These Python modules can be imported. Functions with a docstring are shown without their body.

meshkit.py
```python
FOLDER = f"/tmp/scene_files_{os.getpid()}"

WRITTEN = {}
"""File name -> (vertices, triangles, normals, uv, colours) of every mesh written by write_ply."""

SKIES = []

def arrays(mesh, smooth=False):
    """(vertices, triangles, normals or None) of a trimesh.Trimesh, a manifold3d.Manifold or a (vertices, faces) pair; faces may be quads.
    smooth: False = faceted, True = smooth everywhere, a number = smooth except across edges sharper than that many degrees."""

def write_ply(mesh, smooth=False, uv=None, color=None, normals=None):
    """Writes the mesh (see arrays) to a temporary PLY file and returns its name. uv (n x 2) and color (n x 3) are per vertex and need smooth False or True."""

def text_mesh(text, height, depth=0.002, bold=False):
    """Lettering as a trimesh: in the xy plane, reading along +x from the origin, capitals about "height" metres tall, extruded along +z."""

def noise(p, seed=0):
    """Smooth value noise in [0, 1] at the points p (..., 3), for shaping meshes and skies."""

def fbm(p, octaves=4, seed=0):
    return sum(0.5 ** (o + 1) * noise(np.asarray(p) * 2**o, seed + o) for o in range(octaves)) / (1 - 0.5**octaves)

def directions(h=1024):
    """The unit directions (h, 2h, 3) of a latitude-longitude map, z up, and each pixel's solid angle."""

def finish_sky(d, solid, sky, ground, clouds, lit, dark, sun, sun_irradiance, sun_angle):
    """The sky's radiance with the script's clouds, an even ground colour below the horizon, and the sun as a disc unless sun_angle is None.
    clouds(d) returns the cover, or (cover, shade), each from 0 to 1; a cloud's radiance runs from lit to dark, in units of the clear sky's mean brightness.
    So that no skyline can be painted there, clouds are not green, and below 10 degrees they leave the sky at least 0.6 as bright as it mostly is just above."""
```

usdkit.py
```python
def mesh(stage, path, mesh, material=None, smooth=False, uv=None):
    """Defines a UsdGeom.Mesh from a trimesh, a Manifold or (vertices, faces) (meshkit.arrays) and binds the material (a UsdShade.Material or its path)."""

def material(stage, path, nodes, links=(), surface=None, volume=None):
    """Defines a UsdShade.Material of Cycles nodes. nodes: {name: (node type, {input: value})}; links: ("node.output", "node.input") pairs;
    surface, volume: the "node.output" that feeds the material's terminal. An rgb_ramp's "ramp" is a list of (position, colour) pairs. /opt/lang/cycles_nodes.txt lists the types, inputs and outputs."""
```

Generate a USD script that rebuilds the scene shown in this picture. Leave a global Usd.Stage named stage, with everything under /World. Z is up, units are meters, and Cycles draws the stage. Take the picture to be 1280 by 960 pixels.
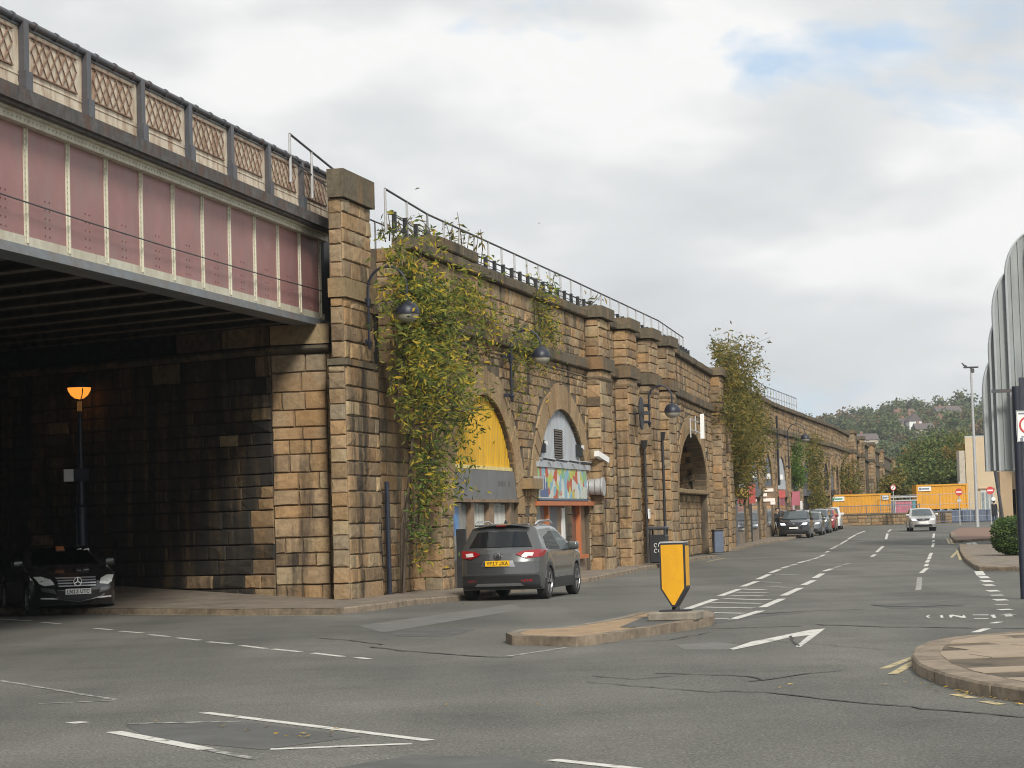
import math, random
import numpy as np, trimesh, manifold3d, usdkit, meshkit
from manifold3d import Manifold, CrossSection
from shapely.geometry import Polygon, LineString, Point, box as sbox
from shapely import affinity
from pxr import Usd, UsdGeom, UsdLux, UsdShade, Gf, Sdf, Vt

stage = Usd.Stage.CreateInMemory()
UsdGeom.SetStageUpAxis(stage, 'Z')
UsdGeom.SetStageMetersPerUnit(stage, 1.0)
world = UsdGeom.Xform.Define(stage, '/World')
UsdGeom.Scope.Define(stage, '/World/Looks')

# ------------------------------------------------------------------ camera
F, EYE, ROLL, TILT = 2900.0, 1.6, 0.03, math.atan(174 / 2900.0)
FW = np.array([0, math.cos(TILT), math.sin(TILT)])
R0 = np.array([1.0, 0, 0])
U0 = np.cross(R0, FW)
RT = R0 * math.cos(ROLL) - U0 * math.sin(ROLL)
UP = R0 * math.sin(ROLL) + U0 * math.cos(ROLL)
cam = UsdGeom.Camera.Define(stage, '/World/camera')
M4 = np.eye(4)
M4[0, :3], M4[1, :3], M4[2, :3], M4[3, :3] = RT, UP, -FW, (0, 0, EYE)
cam.AddTransformOp().Set(Gf.Matrix4d(*M4.ravel().tolist()))
cam.CreateHorizontalApertureAttr(36.0)
cam.CreateVerticalApertureAttr(27.0)
cam.CreateFocalLengthAttr(36.0 * F / 1280)
cam.CreateClippingRangeAttr(Gf.Vec2f(0.1, 20000))
cam.CreateExposureAttr(0.28)

# ------------------------------------------------------------------ sky and sun
SUN_DIR = np.array([0.22, -0.82, 0.58]); SUN_DIR /= np.linalg.norm(SUN_DIR)
SUN_EL = math.asin(SUN_DIR[2]); SUN_ROT = math.atan2(SUN_DIR[0], SUN_DIR[1])
HAZE = True
SKY_STRENGTH = 0.1
def cl(v): return tuple(x / SKY_STRENGTH for x in v)
sky_look = usdkit.material(stage, '/World/Looks/sky', {
    'tc': ('texture_coordinate', {}),
    'map': ('mapping', {'scale': (1.0, 1.0, 2.0), 'location': (2.02, 0.7, 0.33)}),
    'big': ('noise_texture', {'scale': 5.0, 'detail': 8.0, 'roughness': 0.52, 'distortion': 0.25}),
    'cover': ('rgb_ramp', {'ramp': [(0.0, (0, 0, 0)), (0.335, (0.0, 0.0, 0.0)), (0.41, (1, 1, 1)), (1.0, (1, 1, 1))]}),
    'map2': ('mapping', {'scale': (1.0, 1.0, 2.4), 'location': (1.7, 0.4, 2.1)}),
    'shade': ('noise_texture', {'scale': 6.5, 'detail': 6.0, 'roughness': 0.46, 'distortion': 0.15}),
    'tone': ('rgb_ramp', {'ramp': [(0.0, cl((0.48, 0.50, 0.51))), (0.36, cl((0.56, 0.58, 0.59))), (0.48, cl((0.65, 0.665, 0.67))), (0.58, cl((0.80, 0.80, 0.79))), (1.0, cl((0.85, 0.85, 0.83)))]}),
    'sky': ('sky_texture', {'sky_type': 'single_scattering', 'sun_disc': False, 'sun_elevation': SUN_EL, 'sun_rotation': SUN_ROT, 'altitude': 100.0, 'aerosol_density': 1.2}),
    'pale': ('mix', {'mix_type': 'mix', 'fac': 0.72, 'color2': cl((0.46, 0.60, 0.77))}),
    'mix': ('mix', {'mix_type': 'mix'}),
    'bg': ('background_shader', {'strength': SKY_STRENGTH}),
}, [('tc.generated', 'map.vector'), ('map.vector', 'big.vector'), ('big.fac', 'cover.fac'),
    ('tc.generated', 'map2.vector'), ('map2.vector', 'shade.vector'), ('shade.fac', 'tone.fac'),
    ('sky.color', 'pale.color1'), ('cover.color', 'mix.fac'), ('pale.color', 'mix.color1'), ('tone.color', 'mix.color2'), ('mix.color', 'bg.color')],
    surface='bg.background')
dome = UsdLux.DomeLight.Define(stage, '/World/sky')
UsdShade.MaterialBindingAPI.Apply(dome.GetPrim()).Bind(sky_look)
sun = UsdLux.DistantLight.Define(stage, '/World/sun')
sun.CreateNormalizeAttr(True)
sun.CreateIntensityAttr(0.75)
sun.CreateAngleAttr(12.0)
sun.CreateColorAttr(Gf.Vec3f(1.0, 0.95, 0.87))
zax = SUN_DIR; xax = np.cross([0, 0, 1.0], zax); xax /= np.linalg.norm(xax); yax = np.cross(zax, xax)
S4 = np.eye(4); S4[0, :3], S4[1, :3], S4[2, :3] = xax, yax, zax
sun.AddTransformOp().Set(Gf.Matrix4d(*S4.ravel().tolist()))

# ------------------------------------------------------------------ helpers: points
def gz(y):
    """Height of the street: flat near the bridge, rising a little towards the far junction."""
    return np.interp(y, [0, 85, 123, 142, 185, 260, 4000], [0, 0, 0.15, 0.28, 0.6, 0.65, 0.65])
def ray(x, y):
    return FW * F + RT * (x - 640) + UP * (480 - y)
def ground_at(x, y, z=0.0):
    """The point of the street (plus z) that is seen at a photo pixel."""
    d = ray(x, y); h = z
    for _ in range(12):
        p = np.array([0, 0, EYE]) + d * (h - EYE) / d[2]
        h = 0.5 * h + 0.5 * (float(gz(p[1])) + z)
    return p
def at_dist(x, y, dist):
    d = ray(x, y)
    return np.array([0, 0, EYE]) + d * dist / d[1]

# ------------------------------------------------------------------ helpers: meshes
TONE = np.random.default_rng(12345)
def tone_attr(prim, r):
    UsdGeom.PrimvarsAPI(prim).CreatePrimvar('tone', Sdf.ValueTypeNames.FloatArray, 'vertex').Set(Vt.FloatArray.FromNumpy(np.asarray(r, np.float32)))
class MB:
    def __init__(self): self.v, self.f, self.n, self.r = [], [], 0, []
    def add(self, v, f, r=None):
        v = np.asarray(v, float).reshape(-1, 3); f = np.asarray(f, int)
        if f.ndim == 2 and f.shape[1] == 4: f = np.vstack([f[:, [0, 1, 2]], f[:, [0, 2, 3]]])
        self.v.append(v); self.f.append(f + self.n); self.n += len(v)
        self.r.append(np.full(len(v), TONE.random()) if r is None else r); return self
    def mesh(self, m):
        if hasattr(m, 'to_mesh'):
            q = m.to_mesh(); return self.add(q.vert_properties[:, :3], q.tri_verts)
        return self.add(m.vertices, m.faces)
    def box(self, c, s, rz=0.0, bevel=0.0):
        c = np.asarray(c, float); s = np.asarray(s, float) / 2
        if bevel:
            pts = np.array([[sx * (s[0] - bevel * (k != 0)), sy * (s[1] - bevel * (k != 1)), sz * (s[2] - bevel * (k != 2))]
                            for sx in (-1, 1) for sy in (-1, 1) for sz in (-1, 1) for k in range(3)])
            m = trimesh.convex.convex_hull(pts); v, f = np.array(m.vertices), np.array(m.faces)
        else:
            v = np.array([[x, y, z] for x in (-1, 1) for y in (-1, 1) for z in (-1, 1)], float) * s
            f = np.array([[0, 1, 3, 2], [4, 6, 7, 5], [0, 4, 5, 1], [2, 3, 7, 6], [0, 2, 6, 4], [1, 5, 7, 3]])
        cs, sn = math.cos(rz), math.sin(rz)
        v = np.stack([v[:, 0] * cs - v[:, 1] * sn, v[:, 0] * sn + v[:, 1] * cs, v[:, 2]], 1) + c
        return self.add(v, f)
    def hexa(self, bottom, top):
        """Prism between two equal-length rings of points."""
        n = len(bottom); v = np.vstack([bottom, top])
        f = [[i, (i + 1) % n, n + (i + 1) % n, n + i] for i in range(n)]
        t = [[a, b, c] for q in f for a, b, c in (q[:3], [q[0], q[2], q[3]])]
        t += [[0, i + 1, i] for i in range(1, n - 1)] + [[n, n + i, n + i + 1] for i in range(1, n - 1)]
        return self.add(v, np.array(t))
    def bar(self, p, q, w, h, up=(0, 0, 1)):
        p, q = np.asarray(p, float), np.asarray(q, float); d = q - p; d /= np.linalg.norm(d)
        a = np.cross(d, up)
        if np.linalg.norm(a) < 1e-4: a = np.cross(d, (0, 1, 0))
        a /= np.linalg.norm(a); b = np.cross(a, d)
        off = [a * w / 2 + b * h / 2, -a * w / 2 + b * h / 2, -a * w / 2 - b * h / 2, a * w / 2 - b * h / 2]
        return self.hexa([p + o for o in off], [q + o for o in off])
    def tube(self, pts, r, sides=8):
        p = np.asarray(pts, float); t = np.gradient(p, axis=0); t /= np.linalg.norm(t, axis=1, keepdims=True) + 1e-12
        r = np.broadcast_to(np.asarray(r, float), (len(p),))
        ref = np.array([0, 0, 1.0]) if abs(t[0][2]) < 0.9 else np.array([1.0, 0, 0])
        a = np.cross(t[0], ref); a /= np.linalg.norm(a); rings = []
        for i in range(len(p)):
            a = a - t[i] * np.dot(a, t[i]); a /= np.linalg.norm(a); b = np.cross(t[i], a)
            an = np.arange(sides) * 2 * math.pi / sides
            rings.append(p[i] + r[i] * (np.cos(an)[:, None] * a + np.sin(an)[:, None] * b))
        v = np.vstack(rings + [[p[0]], [p[-1]]]); n = len(p); f = []
        for i in range(n - 1):
            for j in range(sides):
                k = (j + 1) % sides
                f += [[i * sides + j, i * sides + k, (i + 1) * sides + k], [i * sides + j, (i + 1) * sides + k, (i + 1) * sides + j]]
        for j in range(sides):
            k = (j + 1) % sides
            f += [[n * sides, k, j], [n * sides + 1, (n - 1) * sides + j, (n - 1) * sides + k]]
        return self.add(v, np.array(f))
    def lathe(self, prof, c=(0, 0, 0), sides=20, axis='z'):
        m = trimesh.creation.revolve(np.asarray(prof, float), sections=sides)
        v = np.array(m.vertices)
        if axis == 'y': v = v[:, [0, 2, 1]] * [1, 1, 1]; f = np.array(m.faces)[:, ::-1]
        elif axis == 'x': v = v[:, [2, 0, 1]]; f = np.array(m.faces)
        else: f = np.array(m.faces)
        return self.add(v + np.asarray(c), f)
    def prism(self, poly, o, ex, ey, en, d0, d1):
        """Shapely polygon drawn on axes ex, ey at o, extruded along en from d0 to d1."""
        o, ex, ey, en = (np.asarray(a, float) for a in (o, ex, ey, en))
        for g in getattr(poly, 'geoms', [poly]):
            if g.is_empty or g.area < 1e-7: continue
            m = trimesh.creation.extrude_polygon(g, 1.0, engine='earcut'); v = np.array(m.vertices)
            w = o + v[:, :1] * ex + v[:, 1:2] * ey + (d0 + v[:, 2:] * (d1 - d0)) * en
            f = np.array(m.faces)
            if np.dot(np.cross(ex, ey), en) * (d1 - d0) < 0: f = f[:, ::-1]
            self.add(w, f)
        return self
    def xf(self, fn):
        self.v = [fn(v) for v in self.v]; return self
    def get(self): return np.vstack(self.v), np.vstack(self.f)

used = {}
def numbered(path):
    n = used.get(path, 0); used[path] = n + 1
    return path if n == 0 else '%s_%03d' % (path, n)
frames = {}
def thing(name, label, cat, loc=(0, 0, 0), rotz=0.0, group=None):
    path = numbered('/World/' + name); x = UsdGeom.Xform.Define(stage, path)
    x.AddTranslateOp().Set(Gf.Vec3d(*map(float, loc))); x.AddRotateZOp().Set(math.degrees(rotz))
    o = x.GetPrim(); o.SetCustomDataByKey('label', label); o.SetCustomDataByKey('category', cat)
    if group: o.SetCustomDataByKey('group', group)
    frames[path] = (np.array(loc, float), rotz); return o
LEAFY = ('foliage', 'crown', 'leaf_tufts', 'fallen_leaves')
def obj(name, mb, mat, parent=None, smooth=False, local=False, label=None, cat=None, group=None, kind=None):
    """One mesh. Points are given in world space unless local."""
    base = str(parent.GetPath()) if parent is not None else '/World'
    path = numbered(base + '/' + name)
    v, f = mb.get() if isinstance(mb, MB) else mb
    fr = frames.get(base)
    if fr is not None:
        if not local:
            v = np.asarray(v, float) - fr[0]; c, s = math.cos(-fr[1]), math.sin(-fr[1])
            v = np.stack([v[:, 0] * c - v[:, 1] * s, v[:, 0] * s + v[:, 1] * c, v[:, 2]], 1)
        frames[path] = fr
    p = usdkit.mesh(stage, path, (v, f), mat, smooth=smooth).GetPrim()
    if smooth is False:
        tone_attr(p, np.repeat(TONE.random(len(v) // 4 + 1), 4)[:len(v)] if name in LEAFY else (np.concatenate(mb.r) if isinstance(mb, MB) else np.full(len(v), TONE.random())))
    for k, t in (('label', label), ('category', cat), ('group', group), ('kind', kind)):
        if t: p.SetCustomDataByKey(k, t)
    return p
def copy_of(src, loc, rotz, label, group=None):
    was = src.GetCustomData()
    r = thing(src.GetName().rstrip('0123456789').rstrip('_'), label, was['category'], loc, rotz, group or was.get('group'))
    r.GetReferences().AddInternalReference(src.GetPath()); r.SetInstanceable(True)
    return r

# ------------------------------------------------------------------ materials
L = '/World/Looks/'
def pbr(name, col, rough=0.6, metal=0.0, var=0.18, scale=3.0, bump=0.0, bscale=30.0, coat=0.0, dirt=None, dirt_amt=0.5, dirt_scale=(1.5, 1.5, 0.25), spec=0.5, detail=5.0):
    c = np.array(col, float)
    nodes = {'g': ('geometry', {}), 'n': ('noise_texture', {'scale': scale, 'detail': detail, 'roughness': 0.6}),
             'r': ('rgb_ramp', {'ramp': [(0.25, tuple(c * (1 - var))), (0.5, tuple(c)), (0.75, tuple(np.minimum(c * (1 + var), 0.95)))]}),
             'p': ('principled_bsdf', {'roughness': rough, 'metallic': metal, 'coat_weight': coat, 'specular_ior_level': spec})}
    links = [('g.position', 'n.vector'), ('n.fac', 'r.fac')]
    out = 'r.color'
    if dirt is not None:
        nodes |= {'dm': ('mapping', {'scale': dirt_scale}), 'dn': ('noise_texture', {'scale': 1.6, 'detail': 6.0, 'roughness': 0.65}),
                  'dr': ('rgb_ramp', {'ramp': [(0.45, (0, 0, 0)), (0.68, (dirt_amt,) * 3)]}), 'mx': ('mix', {'color2': tuple(dirt)})}
        links += [('g.position', 'dm.vector'), ('dm.vector', 'dn.vector'), ('dn.fac', 'dr.fac'), ('dr.color', 'mx.fac'), (out, 'mx.color1')]
        out = 'mx.color'
    links.append((out, 'p.base_color'))
    if bump:
        nodes |= {'bn': ('noise_texture', {'scale': bscale, 'detail': 6.0, 'roughness': 0.6}), 'b': ('bump', {'strength': bump, 'distance': 0.02})}
        links += [('g.position', 'bn.vector'), ('bn.fac', 'b.height'), ('b.normal', 'p.normal')]
    return usdkit.material(stage, L + name, nodes, links, surface='p.BSDF')

def stone_look(name, cols, soot_amt=0.85, soot_lo=0.5, soot=(0.028, 0.026, 0.024), stain=(0.30, 0.17, 0.07), moss=0.0, bump=0.7):
    """Weathered gritstone: every block its own tone, with rain streaks of soot and paler lime runs."""
    n = len(cols)
    nodes = {'g': ('geometry', {}), 'oi': ('attribute', {'attribute': 'tone'}),
             'tone': ('rgb_ramp', {'ramp': [(i / (n - 1), c) for i, c in enumerate(cols)]}),
             'grain': ('noise_texture', {'scale': 9.0, 'detail': 8.0, 'roughness': 0.7}),
             'gr': ('rgb_ramp', {'ramp': [(0.25, (0.55, 0.55, 0.55)), (0.55, (1, 1, 1)), (0.8, (1.25, 1.22, 1.15))]}),
             'mul': ('mix', {'mix_type': 'multiply', 'fac': 1.0}),
             'sm': ('mapping', {'scale': (1.9, 1.9, 0.16)}), 'sn': ('noise_texture', {'scale': 1.0, 'detail': 6.0, 'roughness': 0.62}),
             'sr': ('rgb_ramp', {'ramp': [(soot_lo, (0, 0, 0)), (soot_lo + 0.13, (soot_amt,) * 3)]}),
             'soot': ('mix', {'color2': soot}),
             'om': ('mapping', {'scale': (0.8, 0.8, 0.5), 'location': (7, 3, 1)}), 'on': ('noise_texture', {'scale': 1.3, 'detail': 5.0, 'roughness': 0.6}),
             'or': ('rgb_ramp', {'ramp': [(0.50, (0, 0, 0)), (0.72, (0.6, 0.6, 0.6))]}), 'ochre': ('mix', {'color2': stain}),
             'wm': ('mapping', {'scale': (5.0, 5.0, 0.35), 'location': (2, 9, 4)}), 'wn': ('noise_texture', {'scale': 1.0, 'detail': 5.0, 'roughness': 0.6}),
             'wr': ('rgb_ramp', {'ramp': [(0.63, (0, 0, 0)), (0.74, (0.5, 0.5, 0.5))]}), 'white': ('mix', {'color2': (0.33, 0.30, 0.25)}),
             'bn': ('noise_texture', {'scale': 22.0, 'detail': 8.0, 'roughness': 0.7}), 'b': ('bump', {'strength': bump, 'distance': 0.03}),
             'p': ('principled_bsdf', {'roughness': 0.88, 'specular_ior_level': 0.25})}
    links = [('oi.fac', 'tone.fac'),
             ('g.position', 'grain.vector'), ('grain.fac', 'gr.fac'), ('tone.color', 'mul.color1'), ('gr.color', 'mul.color2'),
             ('g.position', 'om.vector'), ('om.vector', 'on.vector'), ('on.fac', 'or.fac'), ('or.color', 'ochre.fac'), ('mul.color', 'ochre.color1'),
             ('g.position', 'wm.vector'), ('wm.vector', 'wn.vector'), ('wn.fac', 'wr.fac'), ('wr.color', 'white.fac'), ('ochre.color', 'white.color1'),
             ('g.position', 'sm.vector'), ('sm.vector', 'sn.vector'), ('sn.fac', 'sr.fac'), ('sr.color', 'soot.fac'), ('white.color', 'soot.color1'),
             ('soot.color', 'p.base_color'), ('g.position', 'bn.vector'), ('bn.fac', 'b.height'), ('b.normal', 'p.normal')]
    return usdkit.material(stage, L + name, nodes, links, surface='p.BSDF')

def leaf_look(name, cols, trans=0.35):
    n = len(cols)
    return usdkit.material(stage, L + name, {
        'g': ('geometry', {}), 'r': ('rgb_ramp', {'ramp': [(i / (n - 1), c) for i, c in enumerate(cols)]}),
        'oi': ('attribute', {'attribute': 'tone'}),
        'nz': ('noise_texture', {'scale': 0.9, 'detail': 3.0}), 'av': ('math', {'math_type': 'multiply_add', 'value2': 0.9}),
        'sb': ('math', {'math_type': 'subtract', 'value2': 0.45}),
        'd': ('principled_bsdf', {'roughness': 0.6, 'specular_ior_level': 0.3}), 't': ('translucent_bsdf', {}), 'm': ('mix_closure', {'fac': trans})},
        [('g.position', 'nz.vector'), ('nz.fac', 'av.value1'), ('oi.fac', 'av.value3'), ('av.value', 'sb.value1'), ('sb.value', 'r.fac'),
         ('r.color', 'd.base_color'), ('r.color', 't.color'), ('d.BSDF', 'm.closure1'), ('t.BSDF', 'm.closure2')], surface='m.closure')

def emit(name, col, s):
    return usdkit.material(stage, L + name, {'e': ('emission', {'color': col, 'strength': s})}, [], surface='e.emission')
def pane(name, tint=(0.85, 0.9, 0.9), rough=0.02):
    return usdkit.material(stage, L + name, {'f': ('fresnel', {'IOR': 1.5}), 't': ('transparent_bsdf', {'color': tint}), 'g': ('glossy_bsdf', {'color': (1, 1, 1), 'roughness': rough}), 'm': ('mix_closure', {})},
                           [('f.fac', 'm.fac'), ('t.BSDF', 'm.closure1'), ('g.BSDF', 'm.closure2')], surface='m.closure')

TAN = [(0.15, 0.11, 0.065), (0.34, 0.23, 0.125), (0.43, 0.295, 0.16), (0.44, 0.265, 0.115), (0.36, 0.265, 0.155), (0.23, 0.165, 0.095), (0.40, 0.25, 0.11), (0.29, 0.23, 0.15), (0.46, 0.34, 0.18), (0.38, 0.23, 0.10)]
TAN = [tuple(0.93 * (0.88 * np.array(c) + 0.12 * np.mean(c))) for c in TAN]
M = {}
M['stone'] = stone_look('gritstone', TAN, soot_lo=0.545, soot_amt=0.82)
M['stone_sooty'] = stone_look('sooty_gritstone', [tuple(0.8 * np.array(c)) for c in TAN], soot_lo=0.50, soot_amt=0.85)
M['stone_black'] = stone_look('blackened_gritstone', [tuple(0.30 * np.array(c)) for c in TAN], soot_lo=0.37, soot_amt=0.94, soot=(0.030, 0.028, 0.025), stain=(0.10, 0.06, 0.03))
M['coping'] = stone_look('weathered_coping', [(0.10, 0.085, 0.06), (0.15, 0.125, 0.085), (0.12, 0.10, 0.07)], soot_lo=0.52, soot_amt=0.6)
M['cap'] = stone_look('dressed_stone', [(0.24, 0.18, 0.10), (0.30, 0.225, 0.13), (0.27, 0.20, 0.11)], soot_lo=0.6, soot_amt=0.5, bump=0.25)
M['voussoir'] = stone_look('arch_ring_stone', [(0.27, 0.19, 0.11), (0.36, 0.26, 0.15), (0.31, 0.22, 0.12)], soot_lo=0.58, soot_amt=0.6, bump=0.5)
M['mortar'] = pbr('mortar', (0.13, 0.10, 0.065), 0.95, var=0.4, scale=2.0, dirt=(0.03, 0.027, 0.023), dirt_amt=0.8, bump=0.4)
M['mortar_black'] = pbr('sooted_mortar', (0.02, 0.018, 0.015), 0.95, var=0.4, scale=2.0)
M['pink'] = pbr('faded_red_oxide_paint', (0.31, 0.155, 0.145), 0.55, var=0.16, scale=1.2, dirt=(0.27, 0.20, 0.19), dirt_amt=0.55, dirt_scale=(1.2, 1.2, 0.5))
M['cream'] = pbr('cream_paint', (0.55, 0.53, 0.42), 0.55, var=0.14, scale=6, dirt=(0.30, 0.20, 0.11), dirt_amt=0.4)
M['cream_rust'] = pbr('stained_cream_paint', (0.62, 0.54, 0.42), 0.65, var=0.16, scale=5, dirt=(0.25, 0.12, 0.055), dirt_amt=0.85, dirt_scale=(2.6, 2.6, 0.7))
M['lattice'] = pbr('rusting_lattice', (0.20, 0.12, 0.08), 0.8, var=0.5, scale=9)
M['greypaint'] = pbr('dark_grey_paint', (0.055, 0.06, 0.07), 0.45, var=0.25, scale=4, dirt=(0.09, 0.045, 0.025), dirt_amt=0.5)
M['bottomgrey'] = pbr('blue_grey_paint', (0.17, 0.185, 0.20), 0.45, var=0.2, scale=3, dirt=(0.16, 0.11, 0.06), dirt_amt=0.5, dirt_scale=(1, 1, 1))
M['rust'] = pbr('rusty_ledge', (0.085, 0.083, 0.08), 0.85, var=0.5, scale=5, dirt=(0.11, 0.04, 0.02), dirt_amt=0.7, dirt_scale=(1.5, 1.5, 1.5), bump=0.5)
M['soffit'] = pbr('sooted_steel', (0.10, 0.085, 0.065), 0.8, var=0.4, scale=2)
M['rivet'] = pbr('rivet_paint', (0.30, 0.28, 0.22), 0.6, var=0.3, scale=20)
M['rivet_red'] = pbr('red_rivet_paint', (0.15, 0.06, 0.06), 0.6, var=0.3, scale=20)
M['galv'] = pbr('galvanised_steel', (0.42, 0.42, 0.42), 0.5, metal=0.3, var=0.2, scale=8)
M['black'] = pbr('black_paint', (0.022, 0.023, 0.026), 0.5, var=0.3, scale=6)
M['lampblue'] = pbr('blue_black_paint', (0.018, 0.022, 0.035), 0.45, var=0.25, scale=5)
M['lampglass'] = pbr('pearl_lamp_bowl', (0.30, 0.29, 0.24), 0.25, var=0.2, scale=6)
M['lampglow'] = emit('sodium_lamp', (1.0, 0.33, 0.04), 0.95)
M['yellow_sheet'] = pbr('yellow_sheeting', (0.62, 0.37, 0.02), 0.5, var=0.12, scale=1.5, dirt=(0.35, 0.2, 0.03), dirt_amt=0.4)
M['yellow_trim'] = pbr('pale_yellow_trim', (0.68, 0.55, 0.22), 0.5)
M['fascia'] = pbr('grey_fascia', (0.15, 0.155, 0.16), 0.5, var=0.12, scale=2, dirt=(0.10, 0.09, 0.07), dirt_amt=0.5)
M['faded_text'] = pbr('faded_lettering', (0.09, 0.09, 0.095), 0.6)
M['grey_sheet'] = pbr('pale_grey_sheeting', (0.40, 0.43, 0.46), 0.45, var=0.08, scale=1.5, dirt=(0.25, 0.24, 0.21), dirt_amt=0.4)
M['dark_sheet'] = pbr('slate_grey_board', (0.10, 0.11, 0.125), 0.5, var=0.15, scale=1.5)
M['louvre'] = pbr('brown_louvre', (0.14, 0.12, 0.10), 0.6)
M['wood'] = pbr('brown_timber', (0.22, 0.15, 0.095), 0.65, var=0.25, scale=3, dirt=(0.08, 0.06, 0.04), dirt_amt=0.5)
M['orange'] = pbr('orange_timber', (0.44, 0.145, 0.055), 0.5, var=0.12)
M['render'] = pbr('stained_render', (0.22, 0.17, 0.12), 0.85, var=0.3, scale=1.5, dirt=(0.08, 0.065, 0.05), dirt_amt=0.6)
M['shutter'] = pbr('pale_shutter', (0.50, 0.50, 0.46), 0.5, var=0.1)
M['blue_poster'] = pbr('blue_poster', (0.12, 0.24, 0.45), 0.6, var=0.5, scale=3)
M['glass_dark'] = pbr('dim_glass', (0.05, 0.055, 0.055), 0.06, var=0.5, scale=2)
M['glass_pale'] = pbr('bright_glass', (0.22, 0.25, 0.26), 0.08, var=0.5, scale=1.6)
M['white'] = pbr('white_paint', (0.72, 0.72, 0.70), 0.5, var=0.06)
M['red_sign'] = pbr('red_sign', (0.50, 0.045, 0.04), 0.45, var=0.1)
M['pinkred'] = pbr('faded_red_board', (0.50, 0.11, 0.10), 0.5, var=0.15)
M['yellow_reflect'] = pbr('amber_reflective', (0.68, 0.34, 0.01), 0.35, var=0.06, scale=8, dirt=(0.40, 0.20, 0.02), dirt_amt=0.35)
M['container'] = pbr('amber_container_paint', (0.62, 0.29, 0.010), 0.5, var=0.10, scale=1, dirt=(0.42, 0.22, 0.05), dirt_amt=0.5)
M['concrete'] = pbr('concrete', (0.24, 0.21, 0.165), 0.9, var=0.25, scale=6, bump=0.5, dirt=(0.10, 0.09, 0.07), dirt_amt=0.6, dirt_scale=(1.5, 1.5, 1.5))
M['kerb'] = pbr('kerb_stone', (0.24, 0.19, 0.135), 0.9, var=0.3, scale=7, bump=0.5, dirt=(0.07, 0.055, 0.04), dirt_amt=0.7, dirt_scale=(1.4, 1.4, 1.4))
M['slab'] = pbr('paving_slab', (0.31, 0.245, 0.175), 0.9, var=0.14, scale=4, bump=0.3, dirt=(0.21, 0.17, 0.125), dirt_amt=0.5, dirt_scale=(1.2, 1.2, 1.2))
M['pave'] = pbr('worn_pavement', (0.21, 0.175, 0.135), 0.9, var=0.25, scale=3, bump=0.3, dirt=(0.11, 0.095, 0.075), dirt_amt=0.7, dirt_scale=(0.7, 0.7, 0.7))
M['brickpave'] = pbr('red_block_paving', (0.20, 0.12, 0.09), 0.9, var=0.2, scale=3)
M['tactile'] = pbr('buff_surface', (0.34, 0.235, 0.135), 0.9, var=0.2, scale=8, bump=0.4, dirt=(0.18, 0.13, 0.085), dirt_amt=0.6, dirt_scale=(1.5, 1.5, 1.5))
M['chrome'] = pbr('chrome', (0.72, 0.72, 0.74), 0.15, metal=1.0, var=0.03)
M['silver'] = pbr('silver_trim', (0.72, 0.72, 0.74), 0.3, metal=0.35, var=0.03)
M['alloy'] = pbr('alloy', (0.42, 0.42, 0.43), 0.3, metal=0.9, var=0.05)
M['rubber'] = pbr('tyre_rubber', (0.022, 0.022, 0.022), 0.85, var=0.2, scale=20)
M['plastic'] = pbr('black_plastic', (0.025, 0.025, 0.027), 0.55, var=0.1)
M['tint'] = pbr('tinted_glass', (0.010, 0.011, 0.012), 0.04, var=0.1)
M['windscreen'] = pbr('windscreen_glass', (0.07, 0.085, 0.09), 0.05, var=0.3, scale=1)
M['clear'] = pane('window_pane')
M['headlamp'] = pbr('headlamp_glass', (0.82, 0.84, 0.80), 0.12, var=0.3, scale=14, coat=1.0)
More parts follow.
